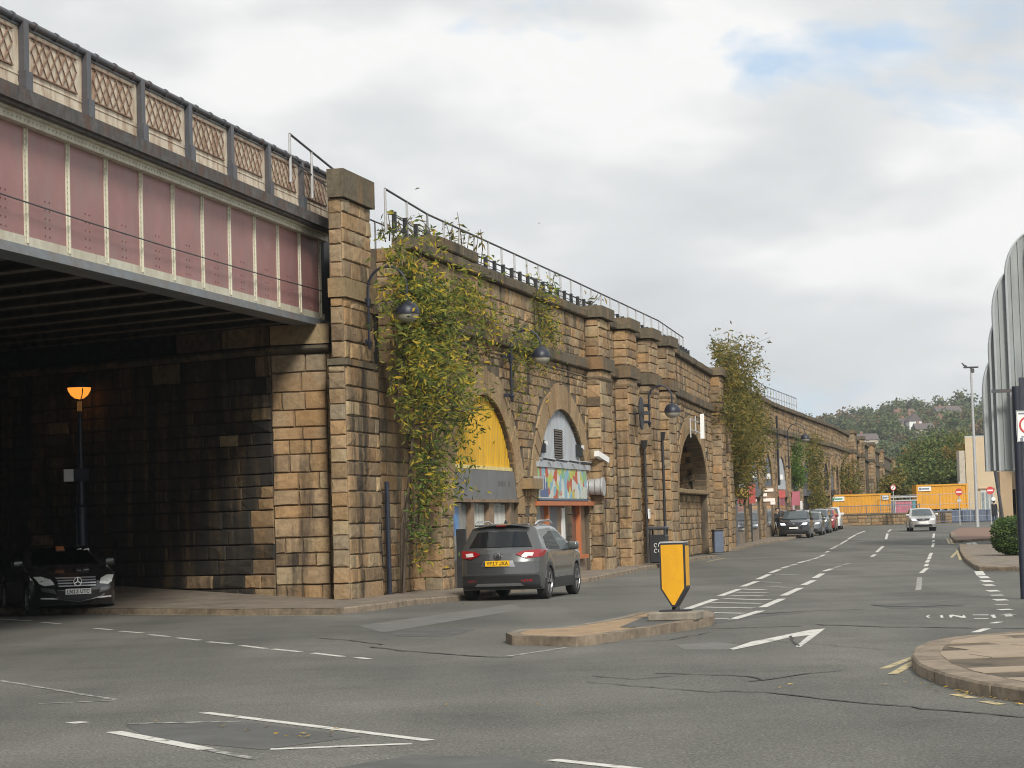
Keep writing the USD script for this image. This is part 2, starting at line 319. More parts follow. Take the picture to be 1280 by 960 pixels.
M['headlamp_on'] = emit('lit_headlamp', (0.95, 0.93, 1.0), 1.3)
M['taillamp'] = pbr('red_lamp_glass', (0.26, 0.010, 0.013), 0.1, var=0.15, scale=12, coat=1.0)
M['taillamp_clear'] = pbr('clear_lamp_glass', (0.70, 0.62, 0.60), 0.12, var=0.15, scale=20, coat=1.0)
M['plate_white'] = pbr('white_plate', (0.75, 0.75, 0.73), 0.4, var=0.02)
M['plate_yellow'] = pbr('yellow_plate', (0.80, 0.45, 0.01), 0.4, var=0.03)
M['ink'] = pbr('black_ink', (0.012, 0.012, 0.012), 0.5, var=0.05)
M['skin'] = pbr('skin', (0.42, 0.25, 0.18), 0.55, var=0.08)
M['hair'] = pbr('dark_hair', (0.02, 0.016, 0.013), 0.6)
M['navy'] = pbr('navy_cloth', (0.018, 0.020, 0.030), 0.85, var=0.2)
M['blackcloth'] = pbr('black_cloth', (0.016, 0.016, 0.018), 0.85, var=0.2)
M['bark'] = pbr('bark', (0.085, 0.065, 0.045), 0.9, var=0.3, scale=8, bump=0.5)
M['clad'] = pbr('grey_green_cladding', (0.26, 0.285, 0.28), 0.45, var=0.07, scale=1.2, dirt=(0.11, 0.12, 0.115), dirt_amt=0.4)
M['clad_edge'] = pbr('grey_trim', (0.38, 0.40, 0.41), 0.45, var=0.07)
M['tanbrick'] = pbr('tan_walling', (0.36, 0.265, 0.165), 0.85, var=0.12, scale=1.2, bump=0.2)
M['tanwall'] = pbr('buff_render', (0.50, 0.40, 0.27), 0.85, var=0.08, scale=0.8)
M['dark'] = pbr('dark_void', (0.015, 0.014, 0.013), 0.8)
M['bluefence'] = pbr('blue_grey_barrier', (0.10, 0.125, 0.18), 0.5, var=0.2)
M['hoard'] = pbr('faded_pink_hoarding', (0.42, 0.13, 0.17), 0.6, var=0.2)
M['teal'] = pbr('teal_board', (0.06, 0.25, 0.27), 0.6, var=0.2)
M['greenprint'] = pbr('green_print', (0.10, 0.33, 0.22), 0.6)
M['greyprint'] = pbr('grey_print', (0.16, 0.19, 0.24), 0.6)
M['buddleia'] = leaf_look('buddleia_leaves', [(0.05, 0.075, 0.024), (0.10, 0.135, 0.034), (0.16, 0.20, 0.045), (0.24, 0.26, 0.05), (0.36, 0.33, 0.055), (0.62, 0.43, 0.045)], 0.45)
M['buddleia_far'] = leaf_look('olive_leaves', [(0.06, 0.07, 0.025), (0.11, 0.12, 0.035), (0.17, 0.165, 0.045), (0.25, 0.20, 0.05), (0.33, 0.23, 0.055)], 0.4)
M['bright_leaf'] = leaf_look('fresh_leaves', [(0.06, 0.11, 0.028), (0.10, 0.17, 0.04), (0.16, 0.23, 0.05)])
M['tree_leaf'] = leaf_look('broad_leaves', [(0.045, 0.075, 0.024), (0.075, 0.115, 0.035), (0.12, 0.15, 0.042), (0.18, 0.19, 0.05)], 0.25)
M['autumn_leaf'] = leaf_look('turning_leaves', [(0.07, 0.08, 0.025), (0.15, 0.11, 0.03), (0.24, 0.13, 0.03), (0.30, 0.14, 0.025)], 0.25)
M['hedge_leaf'] = leaf_look('hedge_leaves', [(0.04, 0.075, 0.022), (0.07, 0.12, 0.03), (0.12, 0.17, 0.045)], 0.2)
M['fallen_leaf'] = leaf_look('fallen_leaves', [(0.12, 0.06, 0.02), (0.40, 0.26, 0.04), (0.50, 0.34, 0.08), (0.20, 0.11, 0.04)], 0.1)
M['hillwood'] = leaf_look('far_leaves', [(0.05, 0.075, 0.035), (0.08, 0.11, 0.045), (0.12, 0.14, 0.055), (0.16, 0.15, 0.06)], 0.15)
M['hillwood_light'] = leaf_look('far_light_leaves', [(0.06, 0.09, 0.035), (0.09, 0.12, 0.045), (0.14, 0.155, 0.055)], 0.15)
M['hillwood_rust'] = leaf_look('far_rusty_leaves', [(0.08, 0.07, 0.035), (0.14, 0.10, 0.045), (0.18, 0.11, 0.05)], 0.15)
M['grass'] = pbr('rough_grass', (0.06, 0.075, 0.028), 0.95, var=0.3, scale=0.05)
M['roof'] = pbr('slate_roof', (0.12, 0.10, 0.095), 0.8, var=0.2)
M['roof_red'] = pbr('clay_roof', (0.17, 0.095, 0.07), 0.8, var=0.2)
M['housewall'] = pbr('pale_house_wall', (0.42, 0.37, 0.30), 0.8, var=0.15)
M['housebrick'] = pbr('brick_house_wall', (0.24, 0.14, 0.10), 0.8, var=0.15)
M['asphalt'] = usdkit.material(stage, L + 'asphalt', {
    'g': ('geometry', {}), 'big': ('noise_texture', {'scale': 0.22, 'detail': 6.0, 'roughness': 0.6}),
    'r1': ('rgb_ramp', {'ramp': [(0.32, (0.098, 0.098, 0.089)), (0.5, (0.126, 0.125, 0.113)), (0.66, (0.158, 0.155, 0.139))]}),
    'fine': ('noise_texture', {'scale': 38.0, 'detail': 4.0, 'roughness': 0.75}),
    'r2': ('rgb_ramp', {'ramp': [(0.28, (0.42, 0.42, 0.42)), (0.5, (1, 1, 1)), (0.70, (1.75, 1.75, 1.7))]}),
    'mul': ('mix', {'mix_type': 'multiply', 'fac': 1.0}),
    'vo': ('voronoi_texture', {'scale': 70.0}), 'vs': ('separate_color', {}), 'vr': ('rgb_ramp', {'ramp': [(0.0, (0.72, 0.72, 0.72)), (0.8, (1.05, 1.05, 1.03)), (1.0, (1.7, 1.68, 1.6))]}), 'mul3': ('mix', {'mix_type': 'multiply', 'fac': 0.8}),
    'st': ('noise_texture', {'scale': 0.8, 'detail': 5.0, 'roughness': 0.65}), 'sr': ('rgb_ramp', {'ramp': [(0.55, (1, 1, 1)), (0.72, (0.80, 0.80, 0.80))]}), 'mul4': ('mix', {'mix_type': 'multiply', 'fac': 1.0}),
    'tm': ('mapping', {'scale': (0.55, 0.045, 1.0), 'rotation': (0, 0, 0.17)}), 'tn': ('noise_texture', {'scale': 1.0, 'detail': 4.0}),
    'tr': ('rgb_ramp', {'ramp': [(0.38, (0.86, 0.86, 0.86)), (0.6, (1.06, 1.06, 1.05))]}), 'mul2': ('mix', {'mix_type': 'multiply', 'fac': 1.0}),
    'b': ('bump', {'strength': 0.55, 'distance': 0.012}), 'p': ('principled_bsdf', {'roughness': 0.86, 'specular_ior_level': 0.3})},
    [('g.position', 'big.vector'), ('big.fac', 'r1.fac'), ('g.position', 'fine.vector'), ('fine.fac', 'r2.fac'), ('r1.color', 'mul.color1'), ('r2.color', 'mul.color2'),
     ('g.position', 'tm.vector'), ('tm.vector', 'tn.vector'), ('tn.fac', 'tr.fac'), ('mul.color', 'mul2.color1'), ('tr.color', 'mul2.color2'),
     ('g.position', 'vo.vector'), ('vo.color', 'vs.color'), ('vs.r', 'vr.fac'), ('mul2.color', 'mul3.color1'), ('vr.color', 'mul3.color2'), ('g.position', 'st.vector'), ('st.fac', 'sr.fac'), ('mul3.color', 'mul4.color1'), ('sr.color', 'mul4.color2'),
     ('mul4.color', 'p.base_color'), ('fine.fac', 'b.height'), ('b.normal', 'p.normal')], surface='p.BSDF')
M['tar'] = pbr('tar_joint', (0.05, 0.049, 0.045), 0.8, var=0.3, scale=6)
M['patch'] = pbr('asphalt_patch', (0.092, 0.092, 0.086), 0.85, var=0.25, scale=2, bump=0.5, bscale=60)
M['patch_light'] = pbr('worn_asphalt_patch', (0.15, 0.148, 0.135), 0.85, var=0.2, scale=2, bump=0.5, bscale=60)
def paint_look(name, col, wear):
    return usdkit.material(stage, L + name, {
        'g': ('geometry', {}), 'n': ('noise_texture', {'scale': 7.0, 'detail': 8.0, 'roughness': 0.75}),
        'r': ('rgb_ramp', {'ramp': [(wear - 0.08, (0.11, 0.11, 0.10)), (wear + 0.06, col)]}), 'p': ('principled_bsdf', {'roughness': 0.7})},
        [('g.position', 'n.vector'), ('n.fac', 'r.fac'), ('r.color', 'p.base_color')], surface='p.BSDF')
M['line'] = paint_look('white_road_paint', (0.58, 0.57, 0.52), 0.42)
M['line_worn'] = paint_look('worn_road_paint', (0.45, 0.44, 0.40), 0.52)
M['line_yellow'] = paint_look('yellow_road_paint', (0.50, 0.40, 0.20), 0.46)
M['graffiti'] = usdkit.material(stage, L + 'graffiti_board', {
    'g': ('geometry', {}), 'm': ('mapping', {'scale': (1.9, 1.9, 2.3)}),
    'w': ('noise_texture', {'scale': 1.6, 'detail': 3.0}), 'wm': ('mix', {'mix_type': 'add', 'fac': 0.55}),
    'v': ('voronoi_texture', {'scale': 1.5, 'randomness': 1.0}), 'sp': ('separate_color', {}),
    'r': ('rgb_ramp', {'interpolate': False, 'ramp': [(0.0, (0.52, 0.55, 0.50)), (0.22, (0.46, 0.50, 0.12)), (0.38, (0.22, 0.42, 0.20)), (0.52, (0.22, 0.40, 0.50)), (0.68, (0.45, 0.10, 0.05)), (0.82, (0.60, 0.60, 0.55)), (0.93, (0.50, 0.42, 0.10))]}),
    'p': ('principled_bsdf', {'roughness': 0.5})},
    [('g.position', 'm.vector'), ('m.vector', 'w.vector'), ('m.vector', 'wm.color1'), ('w.color', 'wm.color2'), ('wm.color', 'v.vector'), ('v.color', 'sp.color'), ('sp.r', 'r.fac'), ('r.color', 'p.base_color')], surface='p.BSDF')
def car_paint(name, col, metal=0.4):
    return pbr(name, col, 0.24, metal=metal, var=0.04, scale=2, coat=1.0)

# ------------------------------------------------------------------ masonry
EYE3 = np.array([0, 0, EYE])
class Plane:
    """A vertical facade: s metres along d from o, z up, depth along the outward normal n."""
    def __init__(s, o, d, flip=False):
        s.o = np.array([o[0], o[1], 0.0]); d = np.array([d[0], d[1], 0.0]); s.len = np.linalg.norm(d); s.d = d / s.len
        s.n = np.array([s.d[1], -s.d[0], 0.0]) * (-1 if flip else 1)
    def __call__(s, a, z, depth=0.0): return s.o + s.d * a + s.n * depth + np.array([0, 0, z])
    def many(s, p, depth): return s.o + np.outer(p[:, 0], s.d) + np.outer(np.broadcast_to(depth, (len(p),)), s.n) + np.outer(p[:, 1], [0, 0, 1.0])
    def sub(s, a, depth=0.0, side=0):
        """side 0: parallel face moved out; side -1: the end face at a that looks back towards the start."""
        q = s(a, 0, depth)
        return Plane(q, s.d) if side == 0 else Plane(q - s.n * 0, s.n if side > 0 else -s.n)
Z3 = np.array([0, 0, 1.0])
class Masonry:
    def __init__(self): self.st = []
    def stone(self, pl, poly, base, proud, rng, mat):
        p = np.array(poly.exterior.coords)[:-1]
        if poly.exterior.is_ccw is False: p = p[::-1]
        n = len(p)
        if n == 4 and poly.area > 0.93 * (np.ptp(p[:, 0]) * np.ptp(p[:, 1])):
            i = 0.020; lo, hi = p.min(0), p.max(0); lo_i, hi_i = lo + np.minimum(i, 0.2 * (hi - lo)), hi - np.minimum(i, 0.2 * (hi - lo)); c = (lo + hi) / 2
            ring = np.array([[lo_i[0], lo_i[1]], [c[0], lo_i[1]], [hi_i[0], lo_i[1]], [hi_i[0], c[1]], [hi_i[0], hi_i[1]], [c[0], hi_i[1]], [lo_i[0], hi_i[1]], [lo_i[0], c[1]]])
            ring = ring + rng.normal(0, 0.006, ring.shape)
            cor = np.array([[lo[0], lo[1]], [hi[0], lo[1]], [hi[0], hi[1]], [lo[0], hi[1]]])
            v = np.vstack([pl.many(cor, base), pl.many(ring, base + proud + rng.normal(0, 0.008, 8)), pl.many((c + rng.normal(0, 0.05, 2))[None], base + proud + 0.004 + abs(rng.normal(0, 0.012)))])
            f = []
            for k in range(4):
                a, b = k, (k + 1) % 4; r0, r1, r2 = 4 + 2 * k, 4 + 2 * k + 1, 4 + (2 * k + 2) % 8
                f += [[a, r1, r0], [a, b, r1], [b, r2, r1]]
            f += [[12, 4 + k, 4 + (k + 1) % 8] for k in range(8)]
        else:
            c = np.array(poly.centroid.coords[0]); ring = c + (p - c) * 0.92
            cap = trimesh.creation.triangulate_polygon(Polygon(ring), engine='earcut')
            cv, cf = np.asarray(cap[0]), np.asarray(cap[1])
            if len(cv) != n: return
            v = np.vstack([pl.many(p, base), pl.many(cv, base + proud + rng.normal(0, 0.012, n))])
            f = []
            for k in range(n):
                b = (k + 1) % n; ra = n + int(np.argmin(((cv - ring[k]) ** 2).sum(1))); rb = n + int(np.argmin(((cv - ring[b]) ** 2).sum(1)))
                f += [[k, b, rb], [k, rb, ra]]
            for t in cf:
                q = cv[t]; ccw = np.cross(q[1] - q[0], q[2] - q[0]) > 0
                f.append([n + t[0], n + (t[1] if ccw else t[2]), n + (t[2] if ccw else t[1])])
        f = np.array(f)
        if np.dot(np.cross(pl.d, Z3), pl.n) < 0: f = f[:, ::-1]
        self.st.append((np.linalg.norm(v.mean(0) - EYE3), v, f, mat))
    def face(self, pl, s0, s1, z0, z1, seed, mat='stone', area=None, holes=(), base=0.0, row=(0.26, 0.40), lens=(0.38, 0.85), proud=0.035, gap=0.012, rows=None):
        """Coursed rock-faced blocks. mat may be a function of (s, z, rng)."""
        rng = np.random.default_rng(seed); z = z0; keep = Polygon([(s0, z0), (s1, z0), (s1, z1), (s0, z1)]) if area is None else area
        if holes:
            from shapely.ops import unary_union
            keep = keep.difference(unary_union(list(holes)))
        from shapely.prepared import prep
        pk = prep(keep); k = 0
        while z < z1 - 0.05:
            h = rng.uniform(*row)
            if z1 - z - h < 0.14: h = z1 - z
            s = s0 - rng.uniform(0, 0.3) * (s1 - s0 > 1.2)
            while s < s1 - 0.03:
                l = rng.uniform(*lens)
                if s1 - s - l < 0.16: l = s1 - s + 0.001
                r = sbox(max(s, s0) + gap / 2, z + gap / 2, min(s + l, s1) - gap / 2, z + h - gap / 2)
                s += l
                if r.area < 0.008 or r.bounds[2] <= r.bounds[0]: continue
                m = mat(r.centroid.x, r.centroid.y, rng) if callable(mat) else mat
                pr = proud * rng.uniform(0.6, 1.5)
                if pk.contains(r): self.stone(pl, r, base, pr, rng, m)
                elif pk.intersects(r):
                    q = r.intersection(keep)
                    for g in getattr(q, 'geoms', [q]):
                        if g.geom_type == 'Polygon' and g.area > 0.012:
                            g = g.simplify(0.02)
                            if g.geom_type == 'Polygon' and not g.interiors and len(g.exterior.coords) > 3: self.stone(pl, g, base, pr, rng, m)
            z += h
    def emit(self, parent, most, name='stone', joined='stonework'):
        self.st.sort(key=lambda q: q[0])
        for _, v, f, m in self.st[:most]: obj(name, (v, f), M[m], parent)
        rest = {}
        for _, v, f, m in self.st[most:]: rest.setdefault(m, MB()).add(v, f)
        for m, mb in rest.items(): obj(joined, mb, M[m], parent, kind='stuff', label={'stone_black': 'soot blackened stonework', 'stone_sooty': 'darker sooty stonework'}.get(m))

def arch_poly(c, a, b, spring, z0, grow=0.0, n=28):
    th = np.linspace(0, math.pi, n)
    pts = [(c + (a + grow) * math.cos(t), spring + (b + grow) * math.sin(t)) for t in th]
    return Polygon([(c + a, z0)] + ([(c + a, spring)] if grow else []) + pts + ([(c - a, spring)] if grow else []) + [(c - a, z0)])
def voussoirs(pl, c, a, b, spring, thick, n, parent, d0, d1, each=True, mat='voussoir', seed=0):
    th = np.linspace(0, math.pi, n + 1); rng = np.random.default_rng(seed); whole = MB()
    for i in range(n):
        g = 0.004; t = np.linspace(th[i] + g, th[i + 1] - g, 3); tk = thick * rng.uniform(0.9, 1.08)
        pts = [(c + a * math.cos(x), spring + b * math.sin(x)) for x in t] + [(c + (a + tk) * math.cos(x), spring + (b + tk) * math.sin(x)) for x in t[::-1]]
        m = MB().prism(Polygon(pts), pl.o, pl.d, Z3, pl.n, d0, d1 + rng.uniform(-0.012, 0.014))
        if each: obj('voussoir', m, M[mat], parent)
        else: whole.add(*m.get())
    if not each: obj('arch_ring', whole, M[mat], parent)
def ledge(pl, s0, s1, z0, z1, proud, parent, name, mat, seed, step=1.15, back=-0.3, each=True, slope=0.0):
    rng = np.random.default_rng(seed); s = s0; whole = MB()
    while s < s1 - 0.02:
        l = min(step * rng.uniform(0.8, 1.25), s1 - s)
        if s1 - s - l < 0.3: l = s1 - s
        dz = rng.normal(0, 0.008); e = proud + rng.normal(0, 0.008); zz0, zz1 = z0 + slope * (s - s0), z1 + slope * (s - s0)
        c = 0.03
        prof = [(back, zz0 + dz), (e - c, zz0 + dz), (e, zz0 + c + dz), (e, zz1 - c + dz), (e - c, zz1 + dz), (back, zz1 + dz)]
        A_, B_ = s + 0.006, s + l - 0.006
        m = MB().hexa([pl(A_, z, d) for d, z in prof], [pl(B_, z + slope * l, d) for d, z in prof])
        if each: obj(name, m, M[mat], parent)
        else: whole.add(*m.get())
        s += l
    if not each: obj(name + 's', whole, M[mat], parent, kind='stuff')
def core(pl, s0, s1, z0, z1, parent, holes=(), d0=-0.6, d1=0.0, mat='mortar', area=None):
    p = sbox(s0, z0, s1, z1) if area is None else area
    for h in holes: p = p.difference(h)
    obj('wall_core', MB().prism(p, pl.o, pl.d, Z3, pl.n, d0, d1), M[mat], parent)

A = Plane((-1.46, 54.76), (2.33 + 1.46, 70.7 - 54.76))
P = Plane((2.33, 70.7), (3.67, 15.8))
B = Plane((6.0, 86.5), (3.6, 20.0))
KN = [(9.6, 106.5), (15.7, 140.0), (26.1, 189.5), (31.8, 219.5), (62.0, 370.0)]
CS = [Plane(KN[i], (KN[i + 1][0] - KN[i][0], KN[i + 1][1] - KN[i][1])) for i in range(4)]

# ------------------------------------------------------------------ ground
def sheet(xs, ys, z=0.0):
    X, Y = np.meshgrid(xs, ys); v = np.stack([X.ravel(), Y.ravel(), gz(Y.ravel()) + z], 1)
    nx, ny = len(xs), len(ys); i, j = np.meshgrid(np.arange(nx - 1), np.arange(ny - 1)); a = (j * nx + i).ravel()
    return v, np.stack([a, a + 1, a + nx + 1, a + nx], 1)
obj('ground', MB().add(*sheet(np.array([-3000, -400, -100, 0, 60, 120, 400, 3000]), np.array([-200, 0, 50, 85, 123, 142, 185, 215, 260, 400, 700, 4000.0]), -0.06)), M['grass'], kind='structure')
road = obj('road', MB().add(*sheet(np.linspace(-70, 90, 81), np.concatenate([np.linspace(-20, 84, 53), np.linspace(85, 200, 58)]))), M['asphalt'], kind='structure')

def drape(poly, z=0.004):
    """A thin sheet that follows the street."""
    mb = MB()
    for g in getattr(poly, 'geoms', [poly]):
        if g.geom_type != 'Polygon' or g.area < 1e-5: continue
        v, f = trimesh.creation.triangulate_polygon(g, engine='earcut'); v = np.asarray(v)
        f = np.array([t if np.cross(v[t[1]] - v[t[0]], v[t[2]] - v[t[0]]) > 0 else t[::-1] for t in np.asarray(f)])
        mb.add(np.column_stack([v, gz(v[:, 1]) + z]), f)
    return mb
def gp(*pts, z=0.0): return [tuple(ground_at(x, y, z)[:2]) for x, y in pts]
def line_between(p, q, w): return LineString(gp(p, q)).buffer(w / 2, cap_style='flat')
def line(p, q, w, mat='line', name='painted_line'): obj(name, drape(line_between(p, q, w)), M[mat], road)
# zig-zag of markings in the near lanes
for p, q, w in [((255, 891), (537, 926), 0.11), ((142, 915), (258, 937), 0.14), ((258, 937), (318, 949), 0.09), ((160, 905), (300, 902), 0.09), ((338, 937), (515, 930), 0.11),
                ((690, 950), (800, 962), 0.11), ((90, 903), (104, 904), 0.15), ((0, 851), (145, 875), 0.07), ((48, 880), (145, 876), 0.06), ((632, 821), (712, 809), 0.10)]:
    line(p, q, w, 'line' if w > 0.1 else 'line_worn')
for p, q in [((0, 774), (40, 776.5)), ((52, 778), (76, 780)), ((118, 785.5), (140, 787.5)), ((150, 789), (178, 791.5)), ((187, 793.5), (212, 796)), ((222, 797.5), (250, 800.5)), ((260, 802.5), (290, 805)), ((301, 807), (333, 811)), ((341, 811.5), (376, 815)), ((391, 816.5), (429, 821)), ((445, 822), (462, 824))]:
    line(p, q, 0.10)
K7 = lambda x, y: (820 + x / 4.923, 680 + y / 4.923)
for a in [(192, 400, 365, 340), (395, 320, 512, 278), (535, 262, 620, 230), (630, 217, 697, 187), (705, 178, 760, 157), (770, 150, 818, 137), (825, 132, 868, 123), (875, 118, 918, 105), (925, 104, 960, 96), (970, 92, 1000, 83), (1010, 78, 1036, 66), (1045, 52, 1065, 44), (1072, 32, 1090, 26), (1097, 18, 1112, 10),
          (470, 464, 645, 412), (655, 390, 775, 338), (785, 318, 888, 271), (908, 253, 970, 224), (977, 210, 1024, 182), (1034, 168, 1082, 153), (1093, 147, 1140, 134), (1150, 128, 1195, 118)]:
    line(K7(*a[:2]), K7(*a[2:]), 0.16 if a[1] > 150 else 0.13, 'line' if a[0] < 1090 else 'line_worn')
for a in [(1112, 10, 1140, 0)]: line(K7(*a[:2]), K7(*a[2:]), 0.12)
for a, w in [((352, 462, 470, 461), .9), ((210, 422, 540, 427), 1), ((290, 389, 605, 395), 1), ((335, 362, 652, 366), 1), ((415, 337, 705, 345), 1), ((455, 317, 660, 321), 1), ((495, 297, 683, 300), .9), ((520, 277, 670, 284), .9),
             ((700, 262, 830, 268), .3), ((740, 185, 870, 192), .3), ((640, 233, 780, 238), .3)]:
    line(K7(*a[:2]), K7(*a[2:]), 0.16, 'line' if w > .5 else 'line_worn')
K8 = lambda x, y: (970 + x / 5.565, 640 + y / 5.565)
for a in [(990, 545, 1000, 455), (1010, 425, 1050, 390), (1040, 378, 1052, 362), (1048, 352, 1060, 336), (1060, 330, 1072, 312), (1068, 310, 1082, 285), (1088, 245, 1096, 218), (1090, 208, 1100, 196), (1094, 180, 1100, 150),
          (480, 215, 610, 207), (560, 205, 760, 200), (665, 312, 690, 295), (700, 280, 745, 238), (765, 190, 775, 150), (780, 138, 800, 122), (620, 132, 560, 155), (555, 158, 500, 190), (495, 196, 450, 222), (440, 226, 400, 250), (550, 176, 1080, 172)]:
    line(K8(*a[:2]), K8(*a[2:]), 0.12 if a[0] > 900 else 0.14, 'line_worn' if a[1] > 430 or a[0] == 550 else 'line')
K6 = lambda x, y: (900 + x / 3.368, 660 + y / 3.368)
for a in [(1088, 182, 1100, 200), (1105, 203, 1118, 212), (1112, 220, 1135, 228), (1122, 238, 1142, 244), (1140, 262, 1158, 268), (1160, 282, 1172, 285), (1170, 300, 1192, 306), (1178, 322, 1196, 324), (1188, 342, 1212, 346), (1200, 368, 1228, 366), (1075, 440, 1124, 424), (988, 485, 1040, 465), (1148, 402, 1178, 396)]:
    line(K6(*a[:2]), K6(*a[2:]), 0.22 if a[1] < 400 else 0.12)
obj('painted_triangle', drape(Polygon(gp(*[K6(*q) for q in [(40, 510), (130, 480), (290, 448), (380, 430), (443, 424), (338, 503), (318, 500), (375, 452), (290, 462), (170, 490), (60, 513)]]))), M['line'], road)
K0 = lambda x, y: (1130 + x / 6.86, 740 + y / 6.86)
for q in [[(188, 208), (225, 196), (222, 202), (205, 210), (222, 220), (216, 226), (190, 214)], [(305, 205), (330, 198), (340, 222), (318, 224)], [(385, 200), (415, 196), (500, 210), (512, 196), (535, 222), (500, 224), (420, 206), (410, 222), (392, 220)],
          [(590, 196), (725, 196), (725, 201), (590, 201)], [(600, 226), (725, 228), (725, 233), (600, 231)], [(738, 200), (775, 196), (792, 222), (766, 226)], [(860, 190), (920, 188), (932, 210), (868, 212)]]:
    obj('painted_letter', drape(Polygon(gp(*[K0(*p) for p in q])).buffer(0)), M['line'], road)
# double yellow lines round the kerbs
for p, q in [((1105, 836), (1142, 822)), ((1116, 843), (1146, 826)), ((1160, 818), (1290, 798)), ((1192, 868), (1216, 873)), ((1228, 877), (1252, 881)), ((1188, 673.5), (1191, 680)), ((1184, 673.5), (1187, 680)), ((1196, 688), (1201, 700)), ((1189, 697), (1196, 690)), ((880, 699), (900, 696.5)), ((884, 702), (905, 698))]:
    line(p, q, 0.10, 'line_yellow')
line((150, 768.8), (420, 769.3), 0.10, 'line_yellow')
# give-way stripes at the side road
for q in [[(1208, 679), (1213, 678.5), (1218, 683.5), (1211, 684)], [(1214, 678.4), (1219, 678), (1226, 683), (1219, 683.5)]]:
    obj('painted_stripe', drape(Polygon(gp(*q))), M['line'], road)
# tar joints and cracks, patches of newer and older asphalt
def crack(pts, w, name='tar_joint', mat='tar', seed=0, jit=0.02):
    rng = np.random.default_rng(seed); g = np.array(gp(*pts)); L_ = LineString(g); n = max(int(L_.length / 0.25), 2)
    q = np.array([L_.interpolate(i / n, normalized=True).coords[0] for i in range(n + 1)]); q += rng.normal(0, jit, q.shape)
    l = w * (0.4 + rng.random(n + 1) * 0.8); t = np.gradient(q, axis=0); t /= np.linalg.norm(t, axis=1, keepdims=True); nn = np.stack([-t[:, 1], t[:, 0]], 1)
    a, b = q + nn * l[:, None] / 2, q - nn * l[:, None] / 2
    v = np.vstack([a, b]); i = np.arange(n); f = np.stack([i, n + 1 + i, n + 2 + i, i + 1], 1)
    obj(name, MB().add(np.column_stack([v, gz(v[:, 1]) + 0.0075]), f), M[mat], road)
crack([(900, 864), (960, 866), (1055, 877), (1160, 886), (1285, 898)], 0.05, seed=1)
crack([(740, 845), (790, 850), (840, 845)], 0.03, seed=2); crack([(930, 852), (957, 850), (1010, 843), (1055, 838)], 0.05, seed=3)
crack([(820, 842), (930, 845), (956, 850)], 0.05, seed=4); crack([(735, 853), (790, 858), (900, 866)], 0.03, seed=5)
crack([(1020, 781), (1110, 784), (1285, 786)], 0.09, seed=6); crack([(1090, 757), (1140, 759), (1210, 756)], 0.13, seed=7); crack([(945, 768), (1010, 764), (1078, 762)], 0.12, seed=8)
crack([(465, 809), (505, 814), (600, 821), (640, 822)], 0.07, seed=9); crack([(400, 798), (440, 801), (480, 806)], 0.05, seed=10); crack([(1040, 714), (1110, 715), (1215, 714)], 0.07, seed=11)
crack([(1155, 815), (1100, 812), (950, 800)], 0.02, seed=12); crack([(985, 795), (996, 808)], 0.035, seed=13)
crack([(720, 806), (840, 800), (890, 790)], 0.03, seed=14); crack([(890, 786), (1000, 783)], 0.08, seed=15); crack([(1100, 751), (1285, 757)], 0.02, seed=16)
for q, m in [([(490, 792), (540, 786), (590, 787), (560, 795), (505, 796)], 'patch'), ([(452, 782), (640, 756), (650, 762), (480, 790)], 'patch_light'), ([(165, 907), (300, 903), (440, 921), (330, 936), (200, 925)], 'patch'), ([(850, 806), (890, 803), (920, 806), (905, 812), (860, 812)], 'patch_light'),
             ([(400, 965), (520, 945), (640, 948), (700, 965)], 'patch'), ([(1090, 756), (1150, 753), (1200, 758), (1120, 761)], 'patch'), ([(870, 776), (960, 768), (1000, 766), (940, 772), (890, 780)], 'patch')]:
    obj('asphalt_patch', drape(Polygon(gp(*q)).buffer(0.05), 0.0025), M[m], road)

